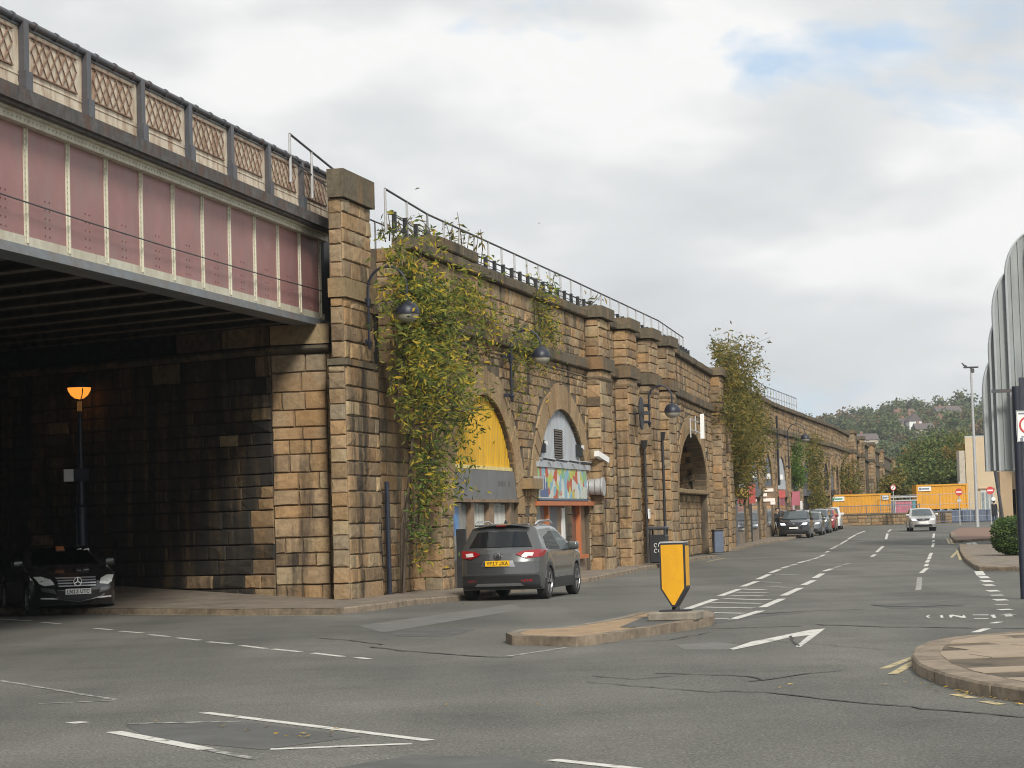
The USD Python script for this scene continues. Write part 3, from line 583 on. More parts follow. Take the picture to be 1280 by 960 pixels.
# ------------------------------------------------------------------ pavements
def pavement(name, edge, back, mat, kerb_edge=None, label=None, h=0.12, stone_len=0.9, each=True, kw=0.14):
    """edge: ground points along the kerb line; back: points that close the area."""
    poly = Polygon(list(edge) + list(back)).buffer(0)
    ys = [p[1] for p in poly.exterior.coords]
    inner = poly.difference(LineString(edge).buffer(kw, cap_style='flat'))
    mb = MB(); step = 4.0; y = min(ys)
    if max(ys) > 84:
        while y < max(ys):
            strip = inner.intersection(sbox(-200, y, 300, y + step))
            for g in getattr(strip, 'geoms', [strip]):
                if g.geom_type == 'Polygon' and g.area > 1e-4:
                    v, f = trimesh.creation.triangulate_polygon(g, engine='earcut'); v = np.asarray(v); mb.add(np.column_stack([v, gz(v[:, 1]) + h]), np.array([t if np.cross(v[t[1]] - v[t[0]], v[t[2]] - v[t[0]]) > 0 else t[::-1] for t in np.asarray(f)]))
            y += step
    else: mb = drape(inner, h)
    pv = obj(name, mb, M[mat], kind='structure')
    Ls = LineString(edge); n = max(1, round(Ls.length / stone_len)); side = 1 if poly.contains(Point(*LineString(edge).parallel_offset(0.05, 'left').interpolate(0.5, normalized=True).coords[0])) else -1
    for i in range(n):
        t0, t1 = i / n + 0.006 / Ls.length, (i + 1) / n - 0.006 / Ls.length
        o = [np.array(Ls.interpolate(t, normalized=True).coords[0]) for t in np.linspace(t0, t1, 4)]
        tg = o[-1] - o[0]; tg /= np.linalg.norm(tg); nm = np.array([-tg[1], tg[0]]) * side
        k = MB(); c = 0.02; zz = 0.004 * math.sin(i * 7.1); off = 0.006 * math.sin(i * 3.7)
        for a, b in zip(o[:-1], o[1:]):
            za, zb = float(gz(a[1])), float(gz(b[1])); ring = []
            for q, z in ((a, za), (b, zb)):
                prof = [(off, -0.05), (off, h - c + zz), (off + c, h + zz + 0.002), (kw + 0.002, h + zz + 0.002), (kw + 0.002, -0.05)]
                ring.append([np.array([*(q + nm * d), z + w]) for d, w in prof])
            k.hexa(ring[0], ring[1])
        obj('kerb_stone', k, M['kerb'], pv)
    return pv, inner
KU = gp((-150, 767), (-60, 767.5), (20, 767.5), (150, 768), (300, 769), (425, 768))
KL = gp((425, 768), (470, 763), (520, 756), (585, 750), (660, 738), (740, 727), (815, 711), (878, 699.5), (896, 697.5))
kb_ = [tuple(A(s, 0, -0.5)[:2]) for s in (16.0, -1.2)] + [(-3.0, 50.6), (-3.4, 50.3), (-3.97, 49.55)]
pavement('pavement', KL, [tuple(B(2.0, 0, 0.3)[:2]), tuple(P(15, 0, -0.3)[:2])] + kb_, 'pave')
# the footway rises under the bridge towards the abutment wall
ku = LineString(KU); nu, nv = 40, 8; v = []
for i in range(nu + 1):
    a = np.array(ku.interpolate(1 - i / nu, normalized=True).coords[0]); t = 18.0 * (i / nu) ** 1.15; b = np.array([-3.97 - 0.81 * t, 49.56 + 0.585 * t]) + np.array([0.585, 0.81]) * 0.1
    for j in range(nv + 1):
        q = a + (b - a) * j / nv; v.append((*q, 0.12 + 0.40 * min(t / 6.0, 1.35) * (j / nv) ** 1.5))
a = (np.arange(nu)[:, None] * (nv + 1) + np.arange(nv)).ravel(); up_ = obj('pavement', MB().add(np.array(v), np.stack([a, a + 1, a + nv + 2, a + nv + 1], 1)[:, ::-1]), M['pave'], kind='structure')
for i in range(26):
    p, q = (np.array(ku.interpolate(x / 26.0 + o, normalized=True).coords[0]) for x, o in ((i, .0006), (i + 1, -.0006))); tg = (q - p) / np.linalg.norm(q - p); nm = np.array([-tg[1], tg[0]]); nm = nm if nm[1] > 0 else -nm; ring = []
    for e in (p, q): ring.append([np.array([*(e + nm * d), w]) for d, w in ((0, -.05), (0, .10), (.02, .124), (.15, .126), (.15, -.05))])
    obj('kerb_stone', MB().hexa(ring[0], ring[1]), M['kerb'], up_)
kr = [tuple(B(16.0, 0, -0.1)[:2]), tuple(ground_at(893, 690.5)[:2]), tuple(ground_at(925, 688)[:2]), tuple(ground_at(950, 681)[:2]), (14.9, 128.0), (17.2, 140.0), (27.6, 189.0)]
pavement('pavement', kr, [tuple(CS[1](50.3, 0, -0.2)[:2]), tuple(CS[1](0, 0, -0.3)[:2]), tuple(CS[0](0, 0, -0.3)[:2])], 'pave')
# near right corner with its slabs
E1 = gp((1275, 801), (1200, 808), (1160, 815), (1145, 823), (1139, 833), (1150, 845), (1180, 858), (1230, 871), (1300, 883))
pv1, in1 = pavement('pavement', E1, gp((1300, 883.1)) + [(12.0, 15.5), (30.0, 19.0), (30.0, 33.0), (12.0, 29.3)], 'mortar', kw=0.3, stone_len=1.0)
rng = np.random.default_rng(5); y = 19.0
while y < 31:
    d = rng.uniform(0.55, 0.75); x = 3.6 + rng.uniform(0, 0.5)
    while x < 9.5:
        w = rng.uniform(0.6, 0.95)
        g = affinity.rotate(sbox(x + .008, y + .008, x + w - .008, y + d - .008), 9, origin=(4, 24)).intersection(in1); x += w
        for q in getattr(g, 'geoms', [g]):
            if q.geom_type == 'Polygon' and q.area > 0.02:
                top = np.array(q.exterior.coords)[:-1]; dz = rng.normal(0, 0.004)
                obj('paving_slab', MB().prism(q, (0, 0, 0), (1, 0, 0), (0, 1, 0), (0, 0, 1), 0.09, 0.124 + dz), M['slab'], pv1)
    y += d
E2 = gp((1199, 684), (1200, 692), (1206, 702), (1216, 710), (1224, 714), (1300, 714))
pavement('pavement', E2, [(60.0, 50.0), (60.0, 100.0)] + gp((1500, 684)), 'pave', kw=0.25)
E3 = gp((1190, 671), (1190, 676), (1194, 680)) ; E3 = gp((1188, 668), (1189, 674), (1196, 678.5), (1215, 677), (1260, 675))
pavement('pavement', E3, gp((1420, 672), (1420, 662), (1200, 662)), 'brickpave', kw=0.25)
# traffic island
IE = gp((632, 803), (640, 806.5), (720, 808.5), (745, 806), (800, 797), (860, 788), (891, 782), (894, 776), (884, 772), (838, 772), (800, 775), (770, 783), (700, 795), (650, 797.5))
isl = thing('traffic_island', 'low kerbed traffic island with buff surface under the amber bollard', 'traffic island', (*np.mean(IE, 0), 0))
ip = Polygon(IE).buffer(0); inn = ip.buffer(-0.17)
obj('surface', drape(inn, 0.118), M['tactile'], isl)
ring = LineString(list(ip.exterior.coords)); n = 14
for i in range(n):
    a, b = i / n, (i + 1) / n; seg = LineString([ring.interpolate(t, normalized=True).coords[0] for t in np.linspace(a, b, 7)])
    g = seg.buffer(0.17, cap_style='flat').intersection(ip).buffer(-0.004)
    obj('kerb_stone', MB().prism(g, (0, 0, 0), (1, 0, 0), (0, 1, 0), (0, 0, 1), -0.05, 0.125 + 0.005 * math.sin(i * 5)), M['kerb'] if i > 3 else M['concrete'], isl)
obj('cover_plate', drape(Polygon(gp((775, 784), (805, 771.5), (868, 770), (840, 785.5), z=0.12)).intersection(inn), 0.124), M['patch'], isl)

# ------------------------------------------------------------------ the girder bridge
G = Plane((-4.2, 50.5), (-0.1647, -0.9863)); G.n = np.array([0.9863, -0.1647, 0])
def gzl(s): return -0.0195 * s
def Gp(s, z, depth=0.0): return G(s, z + gzl(s), depth)
def gbox(mb, s0, s1, z0, z1, d0, d1):
    return mb.hexa([Gp(s0, z0, d0), Gp(s1, z0, d0), Gp(s1, z0, d1), Gp(s0, z0, d1)], [Gp(s0, z1, d0), Gp(s1, z1, d0), Gp(s1, z1, d1), Gp(s0, z1, d1)])
GL = 26.0
bridge = thing('girder_bridge', 'riveted plate girder railway bridge with faded pink panels and latticed cream parapet', 'bridge', (-4.2, 50.5, 0))
st_ = [-0.24 + 1.735 * k for k in range(-1, 16)][1:] + [25.9]
dome_ = lambda mb, p, r, n: mb.add(np.vstack([[p + n * r * 0.8]] + [[p + (math.cos(t) * u + math.sin(t) * Z3) * r] for t in np.arange(6) * math.pi / 3 for u in [np.cross(Z3, n)]]), [[0, i + 1, (i + 1) % 6 + 1] for i in range(6)])
for a, b in zip(st_[:-1], st_[1:]):
    obj('web_panel', gbox(MB(), a + 0.06, b - 0.06, 6.30, 7.92, -0.02, 0.0), M['pink'], bridge)
    rv = MB()
    for r in range(5):
        for o in (-0.09, 0.09): dome_(rv, Gp((a + b) / 2 + o, 6.40 + 0.13 * r, 0.0), 0.022, G.n)
    obj('rivets', rv, M['rivet_red'], bridge)
for s in st_:
    obj('stiffener', gbox(gbox(MB(), s - 0.075, s + 0.075, 6.22, 7.95, -0.03, 0.022), s - 0.012, s + 0.012, 6.22, 7.95, 0.02, 0.045), M['cream'], bridge)
    rv = MB()
    for k in range(20):
        for o in (-0.05, 0.05): dome_(rv, Gp(s + o, 6.30 + 0.085 * k, 0.022), 0.017, G.n)
    obj('rivets', rv, M['rivet'], bridge)
obj('top_flange', gbox(gbox(MB(), -0.6, GL, 7.92, 8.04, -0.05, 0.13), -0.6, GL, 8.04, 8.07, -0.2, 0.2), M['cream'], bridge)
obj('bottom_flange_angle', gbox(MB(), -0.6, GL, 6.13, 6.32, -0.03, 0.016), M['cream'], bridge)
obj('bottom_flange', gbox(gbox(MB(), -0.6, GL, 6.06, 6.13, -0.25, 0.20), -0.6, GL, 5.98, 6.06, -0.25, 0.24), M['bottomgrey'], bridge)
rv = MB()
for k in range(int(GL / 0.16)): dome_(rv, Gp(-0.5 + 0.16 * k, 6.17, 0.016), 0.018, G.n); dome_(rv, Gp(-0.5 + 0.16 * k, 7.98, 0.13), 0.018, G.n)
obj('rivets', rv, M['rivet'], bridge)
obj('end_plate', gbox(MB(), -1.3, -0.62, 6.06, 8.3, -0.5, 0.02), M['black'], bridge)
obj('ledge', gbox(gbox(MB(), -0.7, GL, 8.12, 8.34, -0.3, 0.36), -0.7, GL, 8.07, 8.12, -0.2, 0.30), M['rust'], bridge)
ps = [-0.5 + 2.605 * k for k in range(0, 11)]
for a, b in zip(ps[:-1], ps[1:]):
    pn = obj('parapet_panel', gbox(MB(), a + 0.06, b - 0.06, 8.36, 9.30, 0.20, 0.215), M['cream_rust'], bridge)
    lt = MB(); s0, s1, z0, z1 = a + 0.38, b - 0.34, 8.66, 9.19; w = s1 - s0; h = z1 - z0
    for k in np.arange(-2, 8):
        for sg in (1, -1):
            x0 = k * 0.31; p, q = np.array([x0, 0.0]), np.array([x0 + h, h])
            g = LineString([p, q]).intersection(sbox(0, 0, w, h))
            if g.is_empty or g.length < 0.05: continue
            (xa, ya), (xb, yb) = g.coords; 
            if sg < 0: xa, xb = w - xa, w - xb
            lt.bar(Gp(s0 + xa, z0 + ya, 0.235), Gp(s0 + xb, z0 + yb, 0.235), 0.016, 0.015, up=G.n)
    for za in (z0, z1): lt.bar(Gp(s0 - 0.02, za, 0.232), Gp(s1 + 0.02, za, 0.232), 0.02, 0.025, up=G.n)
    obj('lattice', lt, M['lattice'], pn)
    rj = np.random.default_rng(int(a * 100) + 500); xs_ = np.linspace(a + .08, b - .08, 26); jag = Polygon([(xs_[0], 8.35)] + [(x_, 8.385 + abs(rj.normal(0, .022))) for x_ in xs_] + [(xs_[-1], 8.35)])
    obj('corroded_edge', MB().prism(jag, G.o + Z3 * gzl((a + b) / 2), G.d + Z3 * gzl(1.0) * 0, Z3, G.n, 0.215, 0.219), M['rust'], pn)
    obj('stained_base', gbox(gbox(MB(), a + 0.08, b - 0.08, 8.40, 8.46, 0.215, 0.222), a + 0.08, b - 0.08, 8.56, 8.575, 0.215, 0.226), M['cream_rust'], pn)
for s in ps:
    obj('parapet_post', gbox(gbox(MB(), s - 0.10, s + 0.10, 8.36, 9.36, 0.18, 0.30), s - 0.13, s + 0.13, 8.34, 8.62, 0.18, 0.34), M['greypaint'], bridge)
hr = MB().tube([Gp(s, 9.36, 0.25) for s in np.linspace(-0.6, GL, 30)], 0.05, 10)
obj('top_rail', hr, M['greypaint'], bridge, smooth=50)
obj('under_rail', gbox(MB(), -0.6, GL, 9.27, 9.31, 0.18, 0.24), M['greypaint'], bridge)
for k in range(30):
    s = -0.1 + 0.87 * k; obj('rail_collar', MB().tube([Gp(s - 0.035, 9.36, 0.25), Gp(s + 0.035, 9.36, 0.25)], 0.066, 10), M['greypaint'], bridge, smooth=50)
cb = [Gp(s, 6.79 - 0.0006 * s * (18 - s), 0.125) for s in np.linspace(-0.6, GL, 24)]
obj('cable', MB().tube(cb, 0.012, 5), M['black'], bridge)
DPOLY = Polygon([(-9.1 + 0.6, 24.6), (-4.3, 50.4), (-4.3 - 0.81 * 60, 50.4 + 0.585 * 60), (-72, 88), (-72, 24.6)])
def deck_z(x, y): return 6.30 + 0.0195 * ((x + 4.2) * 0.1647 + (y - 50.5) * 0.9863) * (np.asarray(y) < 52) - 0.0
v, f = trimesh.creation.triangulate_polygon(DPOLY, engine='earcut'); v = np.asarray(v)
obj('deck', MB().prism(DPOLY, (0, 0, 0), (1, 0, 0), (0, 1, 0), (0, 0, 1), 6.34, 7.6), M['soffit'], bridge)
dc = np.array([-0.81, 0.585]); dc /= np.linalg.norm(dc)
for k in range(34):
    p0 = np.array(G.o[:2]) + G.d[:2] * (24 - 1.6 * k)
    g = LineString([p0 - dc * 0, p0 + dc * 90]).intersection(DPOLY.buffer(-0.35))
    for q in getattr(g, 'geoms', [g]):
        if q.is_empty or q.length < 2: continue
        a, b = (np.array([*q.coords[0], 0]), np.array([*q.coords[-1], 0])); m = MB()
        zz = 6.12 + 0.3 * 0 - 0.0195 * max(24 - 1.6 * k, 0) * 0.4
        m.bar(a + Z3 * (zz - 0.10), b + Z3 * (zz - 0.10), 0.30, 0.03); m.bar(a + Z3 * (zz + 0.09), b + Z3 * (zz + 0.09), 0.02, 0.36)
        obj('cross_girder', m, M['soffit'], bridge)

# ------------------------------------------------------------------ abutment and its tall pier
ab = thing('bridge_abutment', 'sooty stone abutment and tall corner pier that carry the end of the pink girder bridge', 'abutment', (-3.96, 49.5, 0))
ms = Masonry()
Q = Plane((-3.96, 49.5), (-0.985, 0.17), flip=True); W = Plane(Q(1.22, 0)[:2], (-0.81, 0.585), flip=True)
ms.face(Q, 0.0, 1.22, 0.10, 5.36, 19, lambda s, z, r: 'stone' if s < .95 or r.random() < .6 else 'stone_sooty', lens=(0.35, 0.85), row=(0.26, 0.42), proud=0.05)
obj('wall_core', MB().hexa([Q(0.01, 0, -.01), Q(1.22, 0, -.01), Q(1.22, 0, -.8), Q(0.3, 0, -.8)], [Q(0.01, 5.36, -.01), Q(1.22, 5.36, -.01), Q(1.22, 5.36, -.8), Q(.3, 5.36, -.8)]), M['mortar'], ab)
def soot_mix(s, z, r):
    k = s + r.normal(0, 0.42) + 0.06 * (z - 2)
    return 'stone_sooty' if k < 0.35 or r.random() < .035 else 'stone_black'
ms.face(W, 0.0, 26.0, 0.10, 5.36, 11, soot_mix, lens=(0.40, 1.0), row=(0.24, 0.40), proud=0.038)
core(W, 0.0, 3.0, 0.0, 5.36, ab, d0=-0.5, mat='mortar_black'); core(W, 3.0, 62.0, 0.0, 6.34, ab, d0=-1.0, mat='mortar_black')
core(W, 0.0, 62.0, 5.36, 6.335, ab, d0=-1.2, d1=-0.25, mat='mortar_black'); core(Q, 0.1, 1.22, 5.36, 6.05, ab, d0=-1.0, d1=-0.22, mat='mortar_black')
R_ = Plane(Q(0, 0, 0)[:2], (0.9, 0.45))   # return of the quoin
ms.face(R_, 0.0, 0.28, 0.10, 5.36, 12, 'stone', lens=(0.2, 0.4), row=(0.29, 0.42), proud=0.038)
obj('wall_core', MB().hexa([(-3.95, 49.53, 0), (-3.2, 49.9, 0), (-3.2, 51.3, 0), (-4.4, 51.2, 0)], [(-3.95, 49.53, 5.36), (-3.2, 49.9, 5.36), (-3.2, 51.3, 5.36), (-4.4, 51.2, 5.36)]), M['mortar'], ab)
prof = [(0.02, 5.36), (0.14, 5.40), (0.18, 5.46), (0.14, 5.52), (0.0, 5.55), (-0.3, 5.55), (-0.3, 5.36)]
obj('moulding', MB().hexa([Q(-0.1, z, d) for d, z in prof], [Q(1.24, z, d) for d, z in prof]), M['coping'], ab, smooth=40)
obj('moulding', MB().hexa([W(-0.02, z, d) for d, z in prof], [W(30, z, d) for d, z in prof]), M['coping'], ab, smooth=40)
for i, (W_, s) in enumerate(((Q, -0.1), (W, 0.02), (W, 1.4))):
    obj('bearing_stone', MB().hexa([W_(s, 5.56, 0.10), W_(s + 1.3, 5.56, 0.10), W_(s + 1.3, 5.56, -0.8), W_(s, 5.56, -0.8)], [W_(s, 5.98, 0.10), W_(s + 1.3, 5.98, 0.10), W_(s + 1.3, 5.98, -0.8), W_(s, 5.98, -0.8)]), M['cap' if i == 0 else 'stone_sooty'], ab)
TL = 2.05; T = Plane((-3.5, 48.6), (0.2313, 0.9729)); TE = Plane(T(0, 0, 0)[:2], tuple(-T.n[:2])); TE.n = -T.d
def blk(s, z, r): return 'stone_sooty' if (0.55 < s < 1.75 and z > 1.5 + r.normal(0, 0.5)) or r.random() < 0.12 else 'stone'
ms.face(T, 0.0, TL + .25, 0.10, 5.02, 13, blk, lens=(0.5, 1.0), row=(0.28, 0.36), proud=0.036)
ms.face(TE, 0.0, 0.36, 0.10, 5.02, 14, 'stone', lens=(0.6, 0.61), row=(0.28, 0.36), proud=0.036)
ms.face(T, 0.0, TL, 5.18, 6.45, 15, 'stone', lens=(0.5, 0.9), proud=0.038); ms.face(TE, 0.0, 0.28, 5.18, 6.45, 16, 'stone', lens=(0.6, 0.61), proud=0.04)
ms.face(T, 0.0, TL, 6.88, 8.56, 17, 'stone', lens=(0.4, 0.8), proud=0.035); ms.face(TE, 0.0, 0.28, 6.88, 8.56, 18, 'stone', lens=(0.6, 0.61), proud=0.038)
def tbox(z0, z1, e, dpt, name, mat):
    obj(name, MB().hexa([T(-e, z0, e), T(TL + e, z0, e), T(TL + e, z0, -dpt), T(-e, z0, -dpt)], [T(-e, z1, e), T(TL + e, z1, e), T(TL + e, z1, -dpt), T(-e, z1, -dpt)]), M[mat], ab)
tbox(0, 5.05, 0.0, 0.36, 'wall_core', 'mortar'); tbox(5.05, 8.56, 0.0, 0.28, 'wall_core', 'mortar')
tbox(5.03, 5.16, 0.08, 0.36, 'moulding', 'coping'); tbox(6.46, 6.86, 0.09, 0.30, 'band_stone', 'cap')
for i in range(2):
    obj('cap_stone', MB().hexa([T(-0.11 + i * 1.14, 8.57, 0.11), T(-0.11 + (i + 1) * 1.13, 8.57, 0.11), T(-0.11 + (i + 1) * 1.13, 8.57, -0.26), T(-0.11 + i * 1.14, 8.57, -0.26)],
                               [T(-0.11 + i * 1.14, 9.17, 0.11), T(-0.11 + (i + 1) * 1.13, 9.17, 0.11), T(-0.11 + (i + 1) * 1.13, 9.17, -0.26), T(-0.11 + i * 1.14, 9.17, -0.26)]), M['coping'], ab)
ms.emit(ab, 290)
# the opposite abutment
o3 = thing('opposite_abutment', 'stone abutment on the other side of the road under the bridge', 'abutment', (-9.6, 26.5, 0))
W2 = Plane((-9.6, 26.5), (-0.81, 0.585)); core(W2, 0, 70, 0.0, 6.34, o3, d0=-1.2, mat='mortar_black')

# ------------------------------------------------------------------ the viaduct
via = thing('railway_viaduct', 'long sandstone railway viaduct with arches and pilasters running away beside the street', 'viaduct', (-1.46, 54.76, 0))
vm = Masonry()
H1 = [dict(c=3.2, a=3.35, b=3.0, sp=1.83), dict(c=12.25, a=3.6, b=3.0, sp=1.83)]
HB = dict(c=6.3, a=5.6, b=2.35, sp=2.62)
def holes(hs, grow, z0=-0.2): return [arch_poly(h['c'], h['a'], h['b'], h['sp'], z0, grow) for h in hs]
old = lambda s, z, r: 'stone_sooty' if r.random() < 0.28 + 0.25 * (5.0 < z < 6.2) else 'stone'
# wall with two arches
vm.face(A, -1.2, 16.38, 0.10, 6.16, 31, old, holes=holes(H1, 0.72), row=(0.19, 0.30), lens=(0.24, 0.62), proud=0.026)
vm.face(A, -3.9, 16.38, 6.52, 7.74, 32, lambda s, z, r: 'stone_sooty' if r.random() < 0.2 else 'stone', row=(0.24, 0.33), lens=(0.35, 0.8), proud=0.028)
core(A, -1.2, 16.4, 0.0, 7.75, via, holes(H1, 0.0))
core(A, -3.97, -1.2, 0.0, 6.4, via, d0=-1.4, d1=-0.7, mat='mortar'); core(A, -3.97, -1.2, 6.3, 7.75, via, d0=-1.4, d1=0.0, mat='mortar')
vm.face(Plane(A(-1.2, 0, 0)[:2], A.d[:2]).sub(0, -0.7), -2.75, 0, 0.10, 6.2, 33, 'stone_sooty', row=(0.26, 0.34), proud=0.026)
PE = Plane(A(-1.2, 0, 0)[:2], tuple(-A.n[:2])); PE.n = -A.d
vm.face(PE, 0.0, 0.70, 0.10, 6.2, 34, 'stone', row=(0.3, 0.42), lens=(0.3, 0.71), proud=0.038)
EE = Plane(A(-3.97, 0, 0)[:2], tuple(-A.n[:2])); EE.n = -A.d; vm.face(EE, 0.0, 0.56, 5.2, 7.74, 38, 'stone', row=(0.24, 0.34), lens=(0.25, 0.5), proud=0.03)
for i, h in enumerate(H1): voussoirs(A, h['c'], h['a'], h['b'], h['sp'], 0.70, 23, via, -0.36, 0.045, seed=i)
ledge(A, -3.9, 16.38, 6.18, 6.50, 0.16, via, 'string_course_stone', 'coping', 41)
ledge(A, -0.9, 16.38, 5.92, 5.98, 0.07, via, 'drip_moulding', 'coping', 42, step=2.5)
ledge(A, -3.6, 16.3, 7.76, 8.02, 0.17, via, 'coping_stone', 'coping', 43)
ledge(A, -1.4, 2.2, 8.03, 8.30, 0.20, via, 'parapet_block', 'coping', 44, step=1.2)
# four pilasters
core(P, -0.0, 16.25, 0.0, 7.75, via)
def pilaster(pl, s, w, z0=0.08, ztop=7.74, out=0.42, seed=0, mat='stone', cap=True):
    vm.face(pl.sub(0, out), s, s + w, z0, 6.16, seed, mat, row=(0.27, 0.42), lens=(0.5, 1.1), proud=0.038)
    e = Plane(pl(s, 0, out)[:2], tuple(-pl.n[:2])); e.n = -pl.d
    vm.face(e, 0.0, out, z0, 6.16, seed + 1, mat, row=(0.27, 0.42), lens=(0.25, 0.6), proud=0.038)
    vm.face(pl.sub(0, out), s, s + w, 6.60, ztop, seed + 2, mat, row=(0.25, 0.36), lens=(0.5, 1.0), proud=0.038)
    vm.face(e, 0.0, out, 6.60, ztop, seed + 3, mat, row=(0.25, 0.36), lens=(0.25, 0.6), proud=0.038)
    obj('pilaster_core', MB().hexa([pl(s, 0, out), pl(s + w, 0, out), pl(s + w, 0, -0.2), pl(s, 0, -0.2)], [pl(s, 7.75, out), pl(s + w, 7.75, out), pl(s + w, 7.75, -0.2), pl(s, 7.75, -0.2)]), M['mortar'], via)
    for za, zb, e_, nm in ((6.19, 6.56, 0.13, 'string_course_stone'), (7.77, 8.12, 0.17, 'cap_stone'), (5.90, 5.97, 0.06, 'drip_moulding')):
        c = 0.035
        obj(nm, MB().hexa([pl(s - e_, za, out + e_), pl(s + w + e_, za, out + e_), pl(s + w + e_, za, -0.3), pl(s - e_, za, -0.3)], [pl(s - e_, zb, out + e_), pl(s + w + e_, zb, out + e_), pl(s + w + e_, zb, -0.3), pl(s - e_, zb, -0.3)]), M['coping'], via)
PS = [(-0.35, 1.75), (4.35, 1.7), (8.7, 1.6), (12.5, 1.5)]
for i, (s, w) in enumerate(PS): pilaster(P, s, w, seed=100 + 10 * i)
for i in range(4):
    a, b = PS[i][0] + PS[i][1], (PS[i + 1][0] if i < 3 else 16.4)
    vm.face(P, a, b, 0.10, 6.14, 60 + i, old, row=(0.22, 0.34), lens=(0.3, 0.8), proud=0.026)
    vm.face(P, a, b, 6.55, 7.7, 70 + i, 'stone', row=(0.24, 0.34), lens=(0.3, 0.8), proud=0.026)
    ledge(P, a + 0.15, b - 0.15, 6.18, 6.50, 0.16, via, 'string_course_stone', 'coping', 80 + i); ledge(P, a + 0.18, b - 0.18, 7.76, 8.02, 0.17, via, 'coping_stone', 'coping', 90 + i)
# bay with the open arch
hb = [arch_poly(HB['c'], HB['a'], HB['b'], HB['sp'], -0.2, 0.0)]
vm.face(B, 0.0, 20.3, 0.10, 6.16, 35, lambda s, z, r: 'stone', holes=holes([HB], 0.72), row=(0.22, 0.34), lens=(0.3, 0.75), proud=0.026)
vm.face(B, 0.0, 20.3, 6.52, 7.70, 36, 'stone', row=(0.24, 0.34), lens=(0.35, 0.8), proud=0.026)
core(B, 0.0, 20.3, 0.0, 7.75, via, hb)
voussoirs(B, HB['c'], HB['a'], HB['b'], HB['sp'], 0.70, 31, via, -0.5, 0.045, seed=7)
ledge(B, 0.0, 14.4, 6.18, 6.50, 0.16, via, 'string_course_stone', 'coping', 45); ledge(B, 0.0, 20.0, 7.76, 8.02, 0.17, via, 'coping_stone', 'coping', 46); ledge(B, 0.0, 14.4, 5.90, 5.97, 0.07, via, 'drip_moulding', 'coping', 47, step=2.5)
pilaster(B, 14.8, 1.9, seed=150); pilaster(B, 18.3, 1.9, seed=160)
rb = B.sub(0, -0.32)
vm.face(rb, 0.7, 11.9, 0.10, 2.52, 37, lambda s, z, r: 'voussoir' if r.random() < 0.3 else ('stone_sooty' if r.random() < 0.4 else 'stone'), row=(0.22, 0.42), lens=(0.3, 0.9), proud=0.025)
core(B, 0.68, 11.92, 0.0, 2.55, via, d0=-0.9, d1=-0.33)
ledge(B, 0.5, 12.1, 2.55, 2.72, 0.05, via, 'sill_stone', 'cap', 48, step=1.6, back=-0.9)
# vault seen through the open arch, courses laid askew
vb = MB(); rngv = np.random.default_rng(9); na, nd = 26, 15
for i in range(na):
    for j in range(nd):
        t0, t1 = math.pi * (i + 0.04) / na, math.pi * (i + 0.96) / na; d0_, d1_ = -0.5 - 0.55 * (j + (i % 2) * 0.5) + 0.0, -0.5 - 0.55 * (j + 0.95 + (i % 2) * 0.5)
        pr = rngv.uniform(0, 0.05); q = []
        for t, d in ((t0, d0_), (t1, d0_), (t1, d1_), (t0, d1_)):
            sk = 0.10 * (d + 0.5)
            for r in (0.0, 0.3): pass
            q.append((t + sk, d))
        ring = []
        for ex in (-pr, 0.3):
            ring.append([B(HB['c'] + (HB['a'] + ex) * math.cos(min(max(t, 0.0), math.pi)), HB['sp'] + (HB['b'] + ex) * math.sin(min(max(t, 0.0), math.pi)), d) for t, d in q])
        if min(t for t, _ in q) < -0.02 or max(t for t, _ in q) > math.pi + 0.02: continue
        vb.hexa(ring[0], ring[1])
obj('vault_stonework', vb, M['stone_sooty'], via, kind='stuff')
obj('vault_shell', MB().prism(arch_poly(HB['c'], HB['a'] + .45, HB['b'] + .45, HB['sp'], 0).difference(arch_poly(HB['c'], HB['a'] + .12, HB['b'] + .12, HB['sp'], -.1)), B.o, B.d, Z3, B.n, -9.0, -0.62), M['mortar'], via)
obj('vault_back', MB().prism(arch_poly(HB['c'], 5.9, 2.7, 2.4, 0), B.o, B.d, Z3, B.n, -9.2, -9.0), M['mortar_black'], via)
